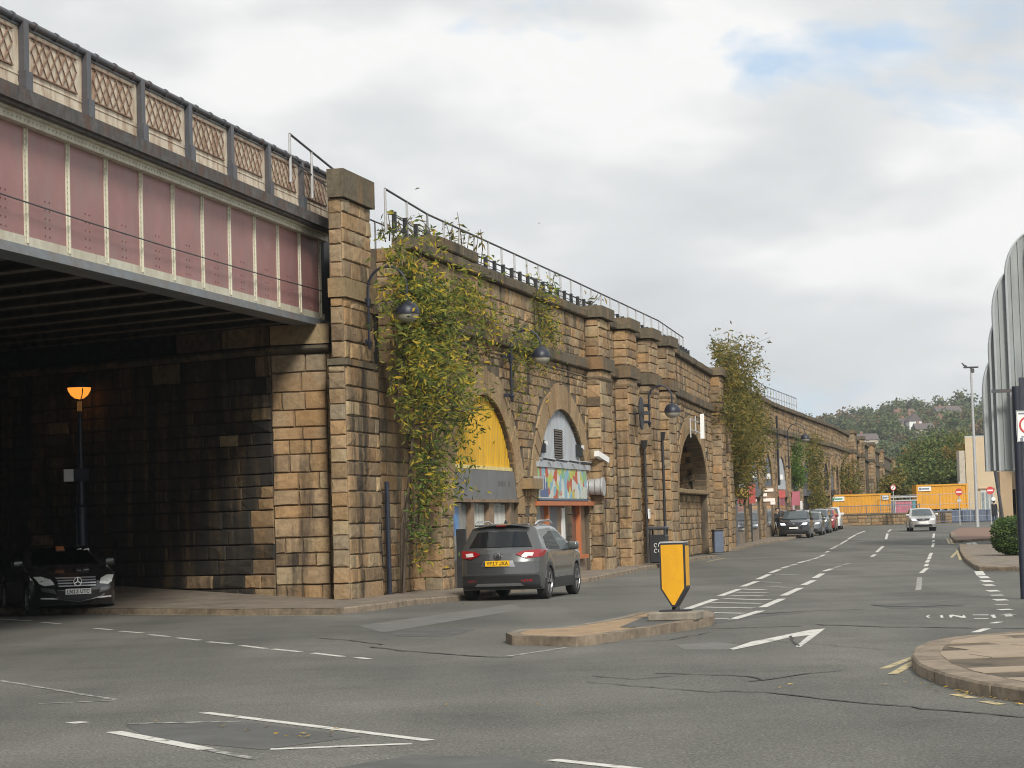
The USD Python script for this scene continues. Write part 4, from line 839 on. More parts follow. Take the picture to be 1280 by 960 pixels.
# far bays
CZ = lambda y: float(np.interp(y, [95, 140, 219, 300, 370], [8.0, 8.36, 9.0, 9.1, 8.6]))
far_open = []
for k, pl in enumerate(CS):
    y0, y1 = KN[k][1], KN[k + 1][1]; zt0, zt1 = CZ(y0), CZ(y1); sl = (zt1 - zt0) / pl.len; ln = pl.len
    hs = {0: [dict(c=8.5, a=3.3), dict(c=17.6, a=3.5), dict(c=28.0, a=3.4)],
          1: [dict(c=3.9, a=3.3), dict(c=13.0, a=3.3), dict(c=22.3, a=3.3), dict(c=31.6, a=3.3), dict(c=40.8, a=3.3), dict(c=47.4, a=2.2)],
          2: [dict(c=3.6, a=2.6), dict(c=10.8, a=2.8), dict(c=18.6, a=2.8), dict(c=24.0, a=1.6)],
          3: [dict(c=9 + 9.0 * i, a=3.2) for i in range(15)]}[k]
    for h in hs: h.update(b=2.9, sp=zt0 + sl * h['c'] - 6.05); far_open.append((pl, h, k))
    hp = holes(hs, 0.0, -0.2)
    top = lambda s, off: zt0 + sl * s + off
    area = Polygon([(0, 0.0), (ln, 0.0), (ln, top(ln, -0.25)), (0, top(0, -0.25))])
    core(pl, 0, ln, 0, 0, via, hp, area=area)
    if k < 3:
        lo = Polygon([(0, 0.1), (ln, 0.1), (ln, top(ln, -1.85)), (0, top(0, -1.85))]); hi = Polygon([(0, top(0, -1.48)), (ln, top(ln, -1.48)), (ln, top(ln, -0.27)), (0, top(0, -0.27))])
        vm.face(pl, 0, ln, 0.1, top(ln, -1.85), 200 + k, old, area=lo, holes=holes(hs, 0.6), row=(0.26, 0.38), lens=(0.5, 1.1), proud=0.026)
        vm.face(pl, 0, ln, top(0, -1.48), top(ln, -0.27), 210 + k, old, area=hi, row=(0.26, 0.38), lens=(0.5, 1.1), proud=0.026)
        for i, h in enumerate(hs): voussoirs(pl, h['c'], h['a'], h['b'], h['sp'], 0.6, 17, via, -0.36, 0.045, each=False, seed=300 + i)
    ledge(pl, 0, ln, zt0 - 1.82, zt0 - 1.50, 0.18, via, 'string_course_stone', 'coping', 220 + k, step=1.5, each=False, slope=sl)
    ledge(pl, 0, ln, zt0 - 0.24, zt0 + 0.02, 0.20, via, 'coping_stone', 'coping', 230 + k, step=1.5, each=False, slope=sl)
    for s in {0: [], 1: [], 2: [26.3, 28.6], 3: [14, 34, 38, 62, 100]}[k]:
        zt = top(s, 0.25); o = 0.55
        vm.face(pl.sub(0, o), s, s + 1.8, 0.1, zt - 0.25, 240 + int(s) + k * 50, 'stone', row=(0.3, 0.42), lens=(0.6, 1.2), proud=0.038)
        e = Plane(pl(s, 0, o)[:2], tuple(-pl.n[:2])); e.n = -pl.d
        vm.face(e, 0, o, 0.1, zt - 0.25, 290 + int(s) + k * 50, 'stone', row=(0.3, 0.42), lens=(0.3, 0.6), proud=0.038)
        bx = lambda za, zb, g: MB().hexa([pl(s - g, za, o + g), pl(s + 1.8 + g, za, o + g), pl(s + 1.8 + g, za, -0.3), pl(s - g, za, -0.3)], [pl(s - g, zb, o + g), pl(s + 1.8 + g, zb, o + g), pl(s + 1.8 + g, zb, -0.3), pl(s - g, zb, -0.3)])
        obj('pilaster_core', bx(0, zt - 0.24, 0), M['mortar'], via); obj('cap_stone', bx(zt - 0.24, zt + 0.08, 0.15), M['coping'], via); obj('string_course_stone', bx(zt - 2.05, zt - 1.72, 0.13), M['coping'], via)
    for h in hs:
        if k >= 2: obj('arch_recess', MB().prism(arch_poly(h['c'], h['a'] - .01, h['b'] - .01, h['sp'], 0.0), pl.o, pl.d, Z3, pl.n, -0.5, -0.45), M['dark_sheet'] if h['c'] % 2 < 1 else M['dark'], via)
vm.emit(via, 290)
# body of the viaduct behind the facade
path = [A(-3.9, 0, 0), A(0, 0, 0), P(0, 0, 0), B(0, 0, 0)] + [np.array([*q, 0]) for q in KN]
tops = [7.74, 7.74, 7.74, 7.74] + [CZ(q[1]) - 0.26 for q in KN]
body = MB(); wd = [0.9, 3.6, 11, 11] + [11] * 5
for i in range(len(path) - 1):
    p, q = path[i], path[i + 1]; t = (q - p) / np.linalg.norm(q - p); nn = np.array([t[1], -t[0], 0])
    z0, z1 = tops[i] - 0.01, tops[i + 1] - 0.01
    w0, w1 = wd[i], wd[i + 1]; body.hexa([p - nn * 0.55 + Z3 * (z0 - 1.2), q - nn * 0.55 + Z3 * (z1 - 1.2), q - nn * w1 + Z3 * (z1 - 1.2), p - nn * w0 + Z3 * (z0 - 1.2)], [p - nn * 0.55 + Z3 * z0, q - nn * 0.55 + Z3 * z1, q - nn * w1 + Z3 * z1, p - nn * w0 + Z3 * z0])
    body.hexa([p - nn * (w0 - .3), q - nn * (w1 - .3), q - nn * w1, p - nn * w0], [p - nn * (w0 - .3) + Z3 * (z0 - .02), q - nn * (w1 - .3) + Z3 * (z1 - .02), q - nn * w1 + Z3 * (z1 - .02), p - nn * w0 + Z3 * (z0 - .02)])
obj('viaduct_body', body, M['mortar_black'], via)

# ------------------------------------------------------------------ railings along the top
def railing(label, segs, pitch, h, short=True, top_extra=None):
    t = thing('parapet_railing', label, 'railing', segs[0][0](segs[0][1], 8.0, -0.5)); rail = MB(); low = MB()
    for pl, a, b, za, zb in segs:
        n = max(1, round((b - a) / pitch)); zf = lambda s: za + (zb - za) * (s - a) / (b - a)
        for i in range(n + 1):
            s = a + (b - a) * i / n; p = pl(s, zf(s), -0.45)
            obj('post', MB().tube([p, p + Z3 * h], [0.036, 0.026], 7), M['galv'], t, smooth=40)
            q = pl(s + 0.5, zf(s), -1.9); obj('rear_post', MB().tube([q, q + Z3 * h * 0.97], 0.026, 6), M['galv'], t, smooth=40)
        m = max(1, round((b - a) / 0.95))
        if short and a > -4:
            for i in range(m + 1):
                s = a + (b - a) * i / m; obj('kerb_post', MB().box(pl(s, zf(s) + 0.23, -0.25), (0.09, 0.09, 0.48), math.atan2(pl.d[1], pl.d[0])), M['black'], t)
            for z in (0.12, 0.27, 0.42): low.tube([pl(a, zf(a) + z, -0.25), pl(b, zf(b) + z, -0.25)], 0.011, 5)
        for z, r in ((h, 0.026), (h * 0.5, 0.016)): rail.tube([pl(a, zf(a) + z, -0.45), pl(b, zf(b) + z, -0.45)], r, 7)
        rail.tube([pl(a, zf(a) + h * .97, -1.9), pl(b, zf(b) + h * .97, -1.9)], 0.02, 6)
    obj('rail', rail, M['greypaint'], t, smooth=40)
    if short: obj('low_rail', low, M['black'], t, smooth=40)
railing('grey post and rail fence on the viaduct top from the bridge to the big bush', [(A.sub(0, -0.75), -7.8, -3.6, 8.75, 8.28), (A, -3.5, 0.0, 8.14, 8.0), (A, 0.0, 16.38, 8.0, 8.0), (P, 0.0, 16.2, 8.0, 8.0), (B, 0.0, 8.6, 8.0, 8.0)], 1.55, 1.0)
c0, c1 = CS[0], CS[1]
railing('thin grey fence on the viaduct top beyond the big bush', [(c0, 24.0, c0.len, 8.3, 8.36), (c1, 0.0, 22.0, 8.36, 8.64)], 1.9, 1.05, short=False)

# ------------------------------------------------------------------ swan-neck lamps on the wall
def swan(base, out, drop, label, r=0.25, reach=0.82, top=None, stem=1.6):
    t = thing('wall_lamp', label, 'lamp', base, 0.0, 'swan-neck lamps along the viaduct')
    b = np.array(base); o = np.array([out[0], out[1], 0.0]); o /= np.linalg.norm(o); R = reach / 2
    arc = [b + Z3 * z for z in (-stem, -0.8, 0.0)] + [b + o * R * (1 - math.cos(a)) + Z3 * R * 1.05 * math.sin(a) for a in np.linspace(0.1, math.pi, 14)] + [b + o * reach - Z3 * drop]
    obj('arm', MB().tube(arc, 0.028, 8), M['lampblue'], t, smooth=40)
    obj('bracket', MB().bar(b - Z3 * 0.25, b - Z3 * 0.25 - o * 0.4, 0.05, 0.09).lathe([(0, .1), (.06, .06), (.05, -.1), (0, -.12)], b - Z3 * 0.3, 10), M['lampblue'], t, smooth=40)
    obj('bracket', MB().bar(b - Z3 * (stem - .1), b - Z3 * (stem - .1) - o * 0.4, 0.05, 0.09).lathe([(0, .12), (.07, .03), (.02, -.12), (0, -.15)], b - Z3 * (stem - .05), 10), M['lampblue'], t, smooth=40)
    c = b + o * reach - Z3 * (drop + r * 0.95)
    prof = [(0, r * 1.02), (r * .18, r * 1.0)] + [(r * math.cos(a), r * math.sin(a)) for a in np.linspace(1.35, 0.0, 10)] + [(r * 1.09, -0.01), (r * 1.09, -0.03), (r * 0.98, -0.03), (0, 0.0)]
    obj('hood', MB().lathe(prof, c, 24), M['lampblue'], t, smooth=40)
    prof = [(0, -0.02), (r * 0.96, -0.03)] + [(r * .96 * math.cos(a), -0.03 - r * .72 * math.sin(a)) for a in np.linspace(0.15, math.pi / 2, 9)]
    obj('bowl', MB().lathe(prof, c, 24), M['lampglass'], t, smooth=40)
ob = (0.98, -0.2)
tb = T(1.3, 0, 0.16); swan((tb[0], tb[1], 6.75), ob, 0.32, 'swan-neck lamp on the tall corner pier in front of the leafy shrub', 0.26, 0.86, stem=1.25)
q = A(5.2, 6.15, 0.25); swan(q, ob, 0.05, 'swan-neck lamp between the yellow arch and the pale grey arch', 0.24, 0.80, stem=1.35)
q = P(7.3, 5.65, 0.6); swan(q, ob, 0.22, 'swan-neck lamp among the four stone pilasters', 0.27, 0.78, stem=0.9)
q = CS[1](6.5, 6.75, 0.25); swan(q, ob, 0.1, 'distant swan-neck lamp above the row of parked cars', 0.28, 1.1, stem=2.2)

# ------------------------------------------------------------------ shop fronts in the arches
def region(h, s0=None, s1=None, z0=0.0, z1=9.0, pad=0.012):
    g = arch_poly(h['c'], h['a'] - pad, h['b'] - pad, h['sp'], 0.0)
    return g.intersection(sbox(h['c'] - h['a'] if s0 is None else s0, z0, h['c'] + h['a'] if s1 is None else s1, z1))
def pr(pl, poly, d0, d1): return MB().prism(poly, pl.o, pl.d, Z3, pl.n, d0, d1)
def bx(pl, s0, s1, z0, z1, d0, d1): return pr(pl, sbox(s0, z0, s1, z1), d0, d1)
def ribs(pl, reg, pitch, d0, d1, frac=0.55):
    mb = MB(); a, _, b, _ = reg.bounds; x = a
    while x < b:
        g = reg.intersection(sbox(x, -1, x + pitch * frac, 20))
        if not g.is_empty: mb.prism(g, pl.o, pl.d, Z3, pl.n, d0, d1)
        x += pitch
    return mb
AS = A.sub(0, 0.17)
h = H1[0]
sh = thing('arch_shopfront', 'shopfront with bright yellow sheeting filling the arch behind the leafy shrub', 'shopfront', A(h['c'], 0, -0.3))
up = region(h, z0=3.02); sp_ = obj('yellow_sheeting', pr(AS, up, -0.36, -0.30), M['yellow_sheet'], sh); obj('sheet_ribs', ribs(AS, up, 0.17, -0.30, -0.27), M['yellow_sheet'], sp_, kind='stuff')
obj('trim', bx(AS, h['c'] - 3.2, h['c'] + 3.2, 2.96, 3.05, -0.30, -0.22), M['yellow_trim'], sh)
fa = obj('fascia', bx(AS, -0.1, 6.5, 2.22, 2.95, -0.34, -0.18), M['fascia'], sh)
for i, (a, w) in enumerate([(4.5, .16), (4.72, .14), (4.92, .16), (5.14, .14), (5.62, .16)]): obj('worn_letter', bx(AS, a, a + w, 2.55, 2.68, -0.18, -0.177), M['faded_text'], fa)
obj('worn_letter', bx(AS, 1.0, 1.5, 2.66, 2.74, -0.18, -0.177).add(*bx(AS, 1.2, 1.3, 2.42, 2.66, -0.18, -0.177).get()), M['faded_text'], fa)
obj('cornice', bx(AS, -0.1, 6.5, 2.14, 2.22, -0.34, -0.10), M['wood'], sh)
for i, (a, b, m) in enumerate([(0.05, 1.75, 'blue_poster'), (2.05, 3.55, 'glass_pale'), (4.05, 5.75, 'glass_pale')]):
    wn = obj('window', bx(AS, a, b, 0.75, 2.12, -0.36, -0.33), M['glass_pale'], sh)
    if i == 0: obj('blue_print', bx(AS, a + .05, a + 0.95, 1.35, 2.05, -0.33, -0.325), M['blue_poster'], wn)
    g = MB(); n = int((b - a) / 0.14)
    for k in range(n): g.add(*bx(AS, a + 0.06 + k * 0.14, a + 0.10 + k * 0.14, 0.80, 2.08, -0.33, -0.31).get())
    if i: obj('grille', g, M['shutter'], wn)
for a, b in ((-0.12, 0.05), (1.75, 2.05), (3.55, 4.05), (5.75, 5.95)): obj('post', bx(AS, a, b, 0.0, 2.14, -0.36, -0.20), M['wood'], sh)
obj('stall_riser', bx(AS, 0.05, 5.75, 0.0, 0.75, -0.36, -0.26), M['render'], sh); obj('side_wall', bx(AS, 5.95, 6.52, 0.0, 2.14, -0.36, -0.26), M['render'], sh)
obj('door', bx(AS, -0.12, 0.02, 0.1, 1.5, -0.1, 0.12), M['black'], sh)
h = H1[1]
sh = thing('arch_shopfront', 'shopfront with pale grey sheeting and a colourful painted board in the arch', 'shopfront', A(h['c'], 0, -0.3))
up = region(h, z0=3.28); sp_ = obj('grey_sheeting', pr(AS, up, -0.36, -0.30), M['grey_sheet'], sh); obj('sheet_ribs', ribs(AS, up, 0.17, -0.30, -0.27), M['grey_sheet'], sp_, kind='stuff')
lv = obj('vent', bx(AS, 11.7, 12.75, 3.42, 4.25, -0.30, -0.255), M['dark'], sh)
for k in range(12): obj('vent_slat', bx(AS, 11.72, 12.73, 3.44 + k * 0.068, 3.475 + k * 0.068, -0.255, -0.225), M['louvre'], lv)
for s in (9.7, 14.7): obj('flood_lamp', bx(AS, s, s + 0.28, 3.72, 3.88, -0.3, -0.12).add(*bx(AS, s - .05, s + 0.10, 3.52, 3.78, -0.3, -0.08).get()), M['black'], sh); obj('lamp_face', bx(AS, s + .1, s + .42, 3.74, 3.86, -.12, -0.10), M['white'], sh)
obj('rail', MB().tube([A(8.9, 3.36, 0.0), A(16.4, 3.36, 0.10)], 0.03, 6), M['galv'], sh)
for s in (9.6, 11.2, 12.8, 14.4): obj('spot_lamp', MB().bar(A(s, 3.36, 0.02), A(s + 0.5, 3.30, 0.25), 0.05, 0.05), M['black'], sh)
obj('board_top', bx(AS, 8.75, 15.75, 3.12, 3.27, -0.34, -0.06), M['grey_sheet'], sh)
bd = obj('painted_board', bx(AS, 8.8, 15.3, 2.26, 3.11, -0.30, -0.10), M['graffiti'], sh)
g = MB()
for a, b, z0, z1 in ((9.0, 10.0, 2.3, 2.52), (9.1, 9.3, 2.52, 2.72), (9.42, 9.6, 2.52, 2.80), (9.7, 9.9, 2.52, 2.72), (9.44, 9.56, 2.80, 2.9)): g.add(*bx(AS, a, b, z0, z1, -0.1, -0.094).get())
obj('painted_mark', g, pbr('blue_print', (0.10, 0.13, 0.26), 0.5), bd)
obj('board_frame', bx(AS, 8.7, 15.4, 2.20, 2.26, -0.32, -0.05), M['bluefence'], sh)
obj('beam', bx(AS, 8.4, 15.9, 2.06, 2.18, -0.34, 0.0), M['orange'], sh)
for s, w in ((10.35, .16), (14.6, .2), (8.72, .1)): obj('post', bx(AS, s, s + w, 0.6, 2.06, -0.36, -0.2), M['orange'], sh)
obj('sill', bx(AS, 10.35, 15.3, 0.50, 0.62, -0.36, -0.1), M['orange'], sh)
for a, b, m in ((10.51, 12.0, 'dark_sheet'), (13.0, 14.6, 'glass_dark'), (8.82, 10.35, 'glass_pale')): obj('window', bx(AS, a, b, 0.62, 2.06, -0.36, -0.32), M[m], sh)
obj('notice', bx(AS, 12.6, 13.0, 1.1, 2.0, -0.33, -0.30), M['white'], sh); obj('post', bx(AS, 12.0, 13.0, 0.62, 2.06, -0.37, -0.331), M['wood'], sh)
obj('stall_riser', bx(AS, 8.75, 15.8, 0.0, 0.5, -0.36, -0.28), M['render'], sh); obj('side_panel', bx(AS, 14.8, 15.8, 0.62, 2.06, -0.36, -0.3), M['wood'], sh)
vd = thing('vent_duct', 'round galvanised vent duct at the end of the colourful board', 'vent', A(15.8, 2.65, 0.2))
ax = np.array([0.9, -0.43, 0.0])
for i in range(3): obj('duct', MB().tube([A(15.8, 2.62, -0.1 + .18 * i), A(15.8, 2.62, 0.06 + .18 * i)], 0.25 - .008 * (i % 2), 20), M['galv'], vd, smooth=40)
obj('vent_mouth', MB().tube([A(15.8, 2.62, 0.44), A(15.8, 2.62, 0.50)], 0.28, 20), M['galv'], vd, smooth=40); obj('wall_plate', bx(A, 15.3, 16.3, 2.3, 2.95, -0.02, 0.02), M['galv'], vd)
ib = thing('alarm_box', 'stone coloured box bracketed between the yellow and the grey arch', 'bracket', A(7.6, 2.6, 0.1))
obj('bracket', bx(A, 6.9, 8.3, 2.50, 2.78, -0.05, 0.30), M['cap'], ib); obj('cover', bx(A, 8.3, 8.8, 2.48, 2.85, -0.05, 0.2), M['galv'], ib)
cc = thing('security_camera', 'white security camera on the first pilaster beside the grey arch', 'camera', A(16.0, 3.45, 0.2))
obj('housing', MB().bar(A(15.6, 3.62, 0.34), A(16.4, 3.42, 0.50), 0.15, 0.17), M['white'], cc); obj('arm', MB().bar(A(16.0, 3.48, 0.4), A(16.2, 3.46, -0.05), 0.05, 0.05), M['galv'], cc)
# pipes, disc signs, bin by the pilasters
for (s, d, z1, lb) in ((8.42, 0.20, 4.15, 'drainpipe with hopper beside the second pilaster'), (12.22, 0.20, 4.55, 'tall drainpipe with hopper beside the third pilaster')):
    t = thing('drainpipe', lb, 'drainpipe', P(s, 0, d))
    obj('pipe', MB().tube([P(s, 0.1, d), P(s, z1, d)], 0.048, 10), M['plastic'], t, smooth=40)
    obj('hopper', MB().hexa([P(s - .06, z1 - .15, d - .06), P(s + .06, z1 - .15, d - .06), P(s + .06, z1 - .15, d + .06), P(s - .06, z1 - .15, d + .06)], [P(s - .11, z1 + .13, d - .11), P(s + .11, z1 + .13, d - .11), P(s + .11, z1 + .13, d + .11), P(s - .11, z1 + .13, d + .11)]), M['plastic'], t)
    for z in (1.0, 2.2, 3.4): obj('collar', MB().tube([P(s, z, d), P(s, z + .1, d)], 0.066, 10), M['plastic'], t, smooth=40)
bxw = thing('cable_box', 'small white box on the drainpipe beside the second pilaster', 'box', P(8.42, 1.7, 0.3)); obj('box', bx(P, 8.32, 8.52, 1.62, 1.95, 0.265, 0.32), M['white'], bxw); obj('lid', bx(P, 8.31, 8.53, 1.86, 1.9, 0.32, 0.33), M['galv'], bxw)
ds = thing('projecting_sign', 'black disc sign seen edge-on beside the second pilaster', 'sign', P(6.9, 5.1, 0.8)); 
v, f = MB().lathe([(0, -0.03), (0.40, -0.03), (0.42, 0), (0.40, 0.03), (0, 0.03)], (0, 0, 0), 28, 'y').get()
cs_, sn_ = math.cos(1.33), math.sin(1.33); c = P(5.1, 5.05, 0.72); v = np.stack([v[:, 0] * cs_ - v[:, 1] * sn_, v[:, 0] * sn_ + v[:, 1] * cs_, v[:, 2] * 1.55], 1) * 0.85 + c
obj('disc', MB().add(v, f), M['black'], ds, smooth=40); obj('bracket', MB().bar(c, P(5.1, 5.05, 0.4), 0.05, 0.05).box(c + np.array([.15, -.1, 0]), (.2, .1, .12)), M['black'], ds)
bn_ = thing('litter_bin', 'dark street bin standing between two pilasters', 'bin', P(5.6, 0.12, 1.1))
bc = P(6.0, 0.12, 1.0); rz_ = math.atan2(P.d[1], P.d[0])
obj('body', MB().box(bc + Z3 * 0.5, (0.62, 0.56, 0.92), rz_, bevel=0.04), M['black'], bn_); obj('hood', MB().box(bc + Z3 * 1.18, (0.66, 0.60, 0.10), rz_, bevel=0.03), M['greypaint'], bn_)
for a, b in ((.28, .24), (-.28, .24), (.28, -.24), (-.28, -.24)): obj('post', MB().box(bc + P.d * a + P.n * b + Z3 * 1.05, (.05, .05, .2), rz_), M['black'], bn_)
g = MB()
fc = Plane((bc - P.d * 0.315)[:2], tuple(P.n[:2])); fc.n = -P.d
for i, zz in enumerate((0.62, 0.44)):
    for x in (-0.06, 0.08): g.tube([fc(x + .05 * math.cos(a), 0.12 + zz + .06 * math.sin(a), 0.006) for a in np.linspace(0.5, 5.2, 9)], 0.011, 4)
obj('white_scrawl', g, M['white'], bn_)
sg = thing('hanging_sign', 'white bracket sign and small frame above the open stone arch', 'sign', B(5.2, 5.3, 0.4))
obj('panel', MB().bar(B(6.6, 4.75, 0.4), B(6.75, 5.75, 0.4), 0.05, 0.16, up=B.n), M['white'], sg)
obj('frame', MB().bar(B(3.0, 5.0, .3), B(7.6, 5.0, .3), .04, .04).bar(B(3.0, 5.4, .3), B(6.2, 5.4, .3), .04, .04).bar(B(3.0, 4.7, .3), B(3.0, 5.45, .3), .04, .04).bar(B(5, 4.9, .3), B(5, 5.6, .3), .04, .04).bar(B(7.8, 5.0, .3), B(7.8, 5.8, .3), .05, .3), M['galv'], sg)
bl = thing('grey_bollard', 'squat blue-grey bin post beside the open stone arch', 'bin', B(9.6, 0.12, 0.5)); c = B(10.6, .12, .5)
obj('body', MB().box(c + Z3 * .45, (.4, .4, .9), .2, bevel=.03), M['bluefence'], bl); obj('lid', MB().box(c + Z3 * .93, (.44, .44, .07), .2, bevel=.02), M['plastic'], bl)
# far arches: infills, fascias and little shop signs
spec = {(0, 0): ('glass_pale', 'pale_glass upper window and yellow fascia', 'yellow_sheet'), (0, 1): ('dark_sheet', '', 'pinkred'), (0, 2): ('dark_sheet', '', 'white'), (1, 0): ('grey_sheet', '', 'pinkred'), (1, 1): ('dark_sheet', '', 'pinkred'), (1, 2): ('dark_sheet', '', 'dark')}
names = ['far shopfront with pale glass above a yellow fascia just past the bush', 'far shopfront with slate boarding and a tall red banner', 'far shopfront with slate boarding and an illuminated pale sign',
         'far shopfront with light grey boarding and a faded red sign', 'far arch half hidden by fresh green ivy with a red panel', 'far dark arch just beyond the bright green ivy',
         'far dark arch behind the tall yellow green bush', 'far narrow dark arch left of the yellow container', 'far narrow dark arch above the row of parked cars', 'farthest dark arch near the red hanging sign', 'far arch above the amber container end', 'far arch behind the container']
for i, (pl, h, k) in enumerate([q for q in far_open if q[2] < 2]):
    c, a = h['c'], h['a']; ht = h['sp'] + h['b']; y = float(pl(c, 0)[1]); g0 = float(gz(y)); pl = pl.sub(0, 0.26)
    sh = thing('arch_shopfront', names[i], 'shopfront', pl(c, 0, -0.3))
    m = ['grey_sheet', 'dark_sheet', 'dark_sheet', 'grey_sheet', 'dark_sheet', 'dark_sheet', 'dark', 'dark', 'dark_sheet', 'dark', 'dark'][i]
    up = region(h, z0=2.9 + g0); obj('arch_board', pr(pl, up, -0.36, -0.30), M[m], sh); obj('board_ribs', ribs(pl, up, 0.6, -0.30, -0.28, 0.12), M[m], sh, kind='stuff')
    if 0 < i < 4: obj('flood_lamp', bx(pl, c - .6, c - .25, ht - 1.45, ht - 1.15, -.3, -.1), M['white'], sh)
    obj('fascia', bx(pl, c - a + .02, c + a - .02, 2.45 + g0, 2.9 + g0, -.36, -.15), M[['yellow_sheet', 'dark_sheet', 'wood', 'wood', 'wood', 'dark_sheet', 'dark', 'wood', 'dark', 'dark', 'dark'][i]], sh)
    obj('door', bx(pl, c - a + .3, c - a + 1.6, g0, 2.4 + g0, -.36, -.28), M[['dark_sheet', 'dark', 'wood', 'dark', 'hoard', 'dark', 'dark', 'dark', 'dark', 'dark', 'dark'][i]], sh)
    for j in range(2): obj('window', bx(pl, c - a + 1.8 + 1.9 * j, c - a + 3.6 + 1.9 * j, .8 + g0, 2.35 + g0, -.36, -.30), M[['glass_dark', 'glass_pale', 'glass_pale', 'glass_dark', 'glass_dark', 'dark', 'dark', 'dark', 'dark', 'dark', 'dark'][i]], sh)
    obj('front_wall', bx(pl, c - a + .02, c + a - .02, 0, 2.45 + g0, -.40, -.36), M['render'], sh)
def panel(nm, label, cat, pl, s, z0, z1, d0, d1, mat, th=0.12):
    t = thing(nm, label, cat, pl(s, (z0 + z1) / 2, d0)); obj('panel', MB().hexa([pl(s, z0, d0), pl(s + th, z0, d0), pl(s + th, z0, d1), pl(s, z0, d1)], [pl(s, z1, d0), pl(s + th, z1, d0), pl(s + th, z1, d1), pl(s, z1, d1)]), M[mat], t)
    obj('bracket', MB().bar(pl(s + .06, z1 - .1, -.1), pl(s + .06, z1 - .1, d0 + .05), .05, .05), M['black'], t); return t
panel('banner_sign', 'tall red banner projecting from the slate boarded arch', 'sign', CS[0], 12.6, 2.25, 3.25, 0.1, 0.42, 'pinkred')
t = panel('lit_sign', 'bright pale illuminated sign cluster on the second slate arch', 'sign', CS[0], 22.2, 2.15, 3.2, 0.1, 0.78, 'wood')
for z, d0, d1 in ((2.38, .12, .75), (2.92, .2, .68), (2.66, .12, .32), (2.2, 0.5, .76)): obj('lit_panel', MB().hexa([CS[0](22.12, z, d0), CS[0](22.19, z, d0), CS[0](22.19, z, d1), CS[0](22.12, z, d1)], [CS[0](22.12, z + .17, d0), CS[0](22.19, z + .17, d0), CS[0](22.19, z + .17, d1), CS[0](22.12, z + .17, d1)]), emit('lit_sign_%d' % int(z * 10), (1.0, .85, .72), 0.9), t)
panel('banner_sign', 'small faded red sign with white marks on the grey arch', 'sign', CS[1], 0.8, 2.65, 3.1, 0.1, 0.48, 'pinkred')
panel('banner_sign', 'dark red board beneath the green ivy', 'sign', CS[1], 9.6, 2.2, 3.1, 0.1, 0.6, 'hoard')
panel('banner_sign', 'bright red square sign hanging far along the viaduct above the amber container', 'sign', CS[2], 13.6, 3.3, 4.0, 0.1, 0.7, 'red_sign')
panel('white_post_sign', 'narrow white board standing by the dark arch beyond the ivy', 'sign', CS[1], 15.0, 0.5, 2.5, 0.15, 0.30, 'white')
# cable and downpipe on the far wall
dp = thing('drainpipe', 'thin drainpipe on the far wall left of the distant lamp', 'drainpipe', CS[1](3.0, 4, .2)); obj('pipe', MB().tube([CS[1](0.1, 3.4, .2), CS[1](0.1, 7.6, .2)], .07, 6), M['black'], dp); obj('bracket', bx(CS[1], 0.0, .2, 6.0, 6.1, 0, .28), M['black'], dp)

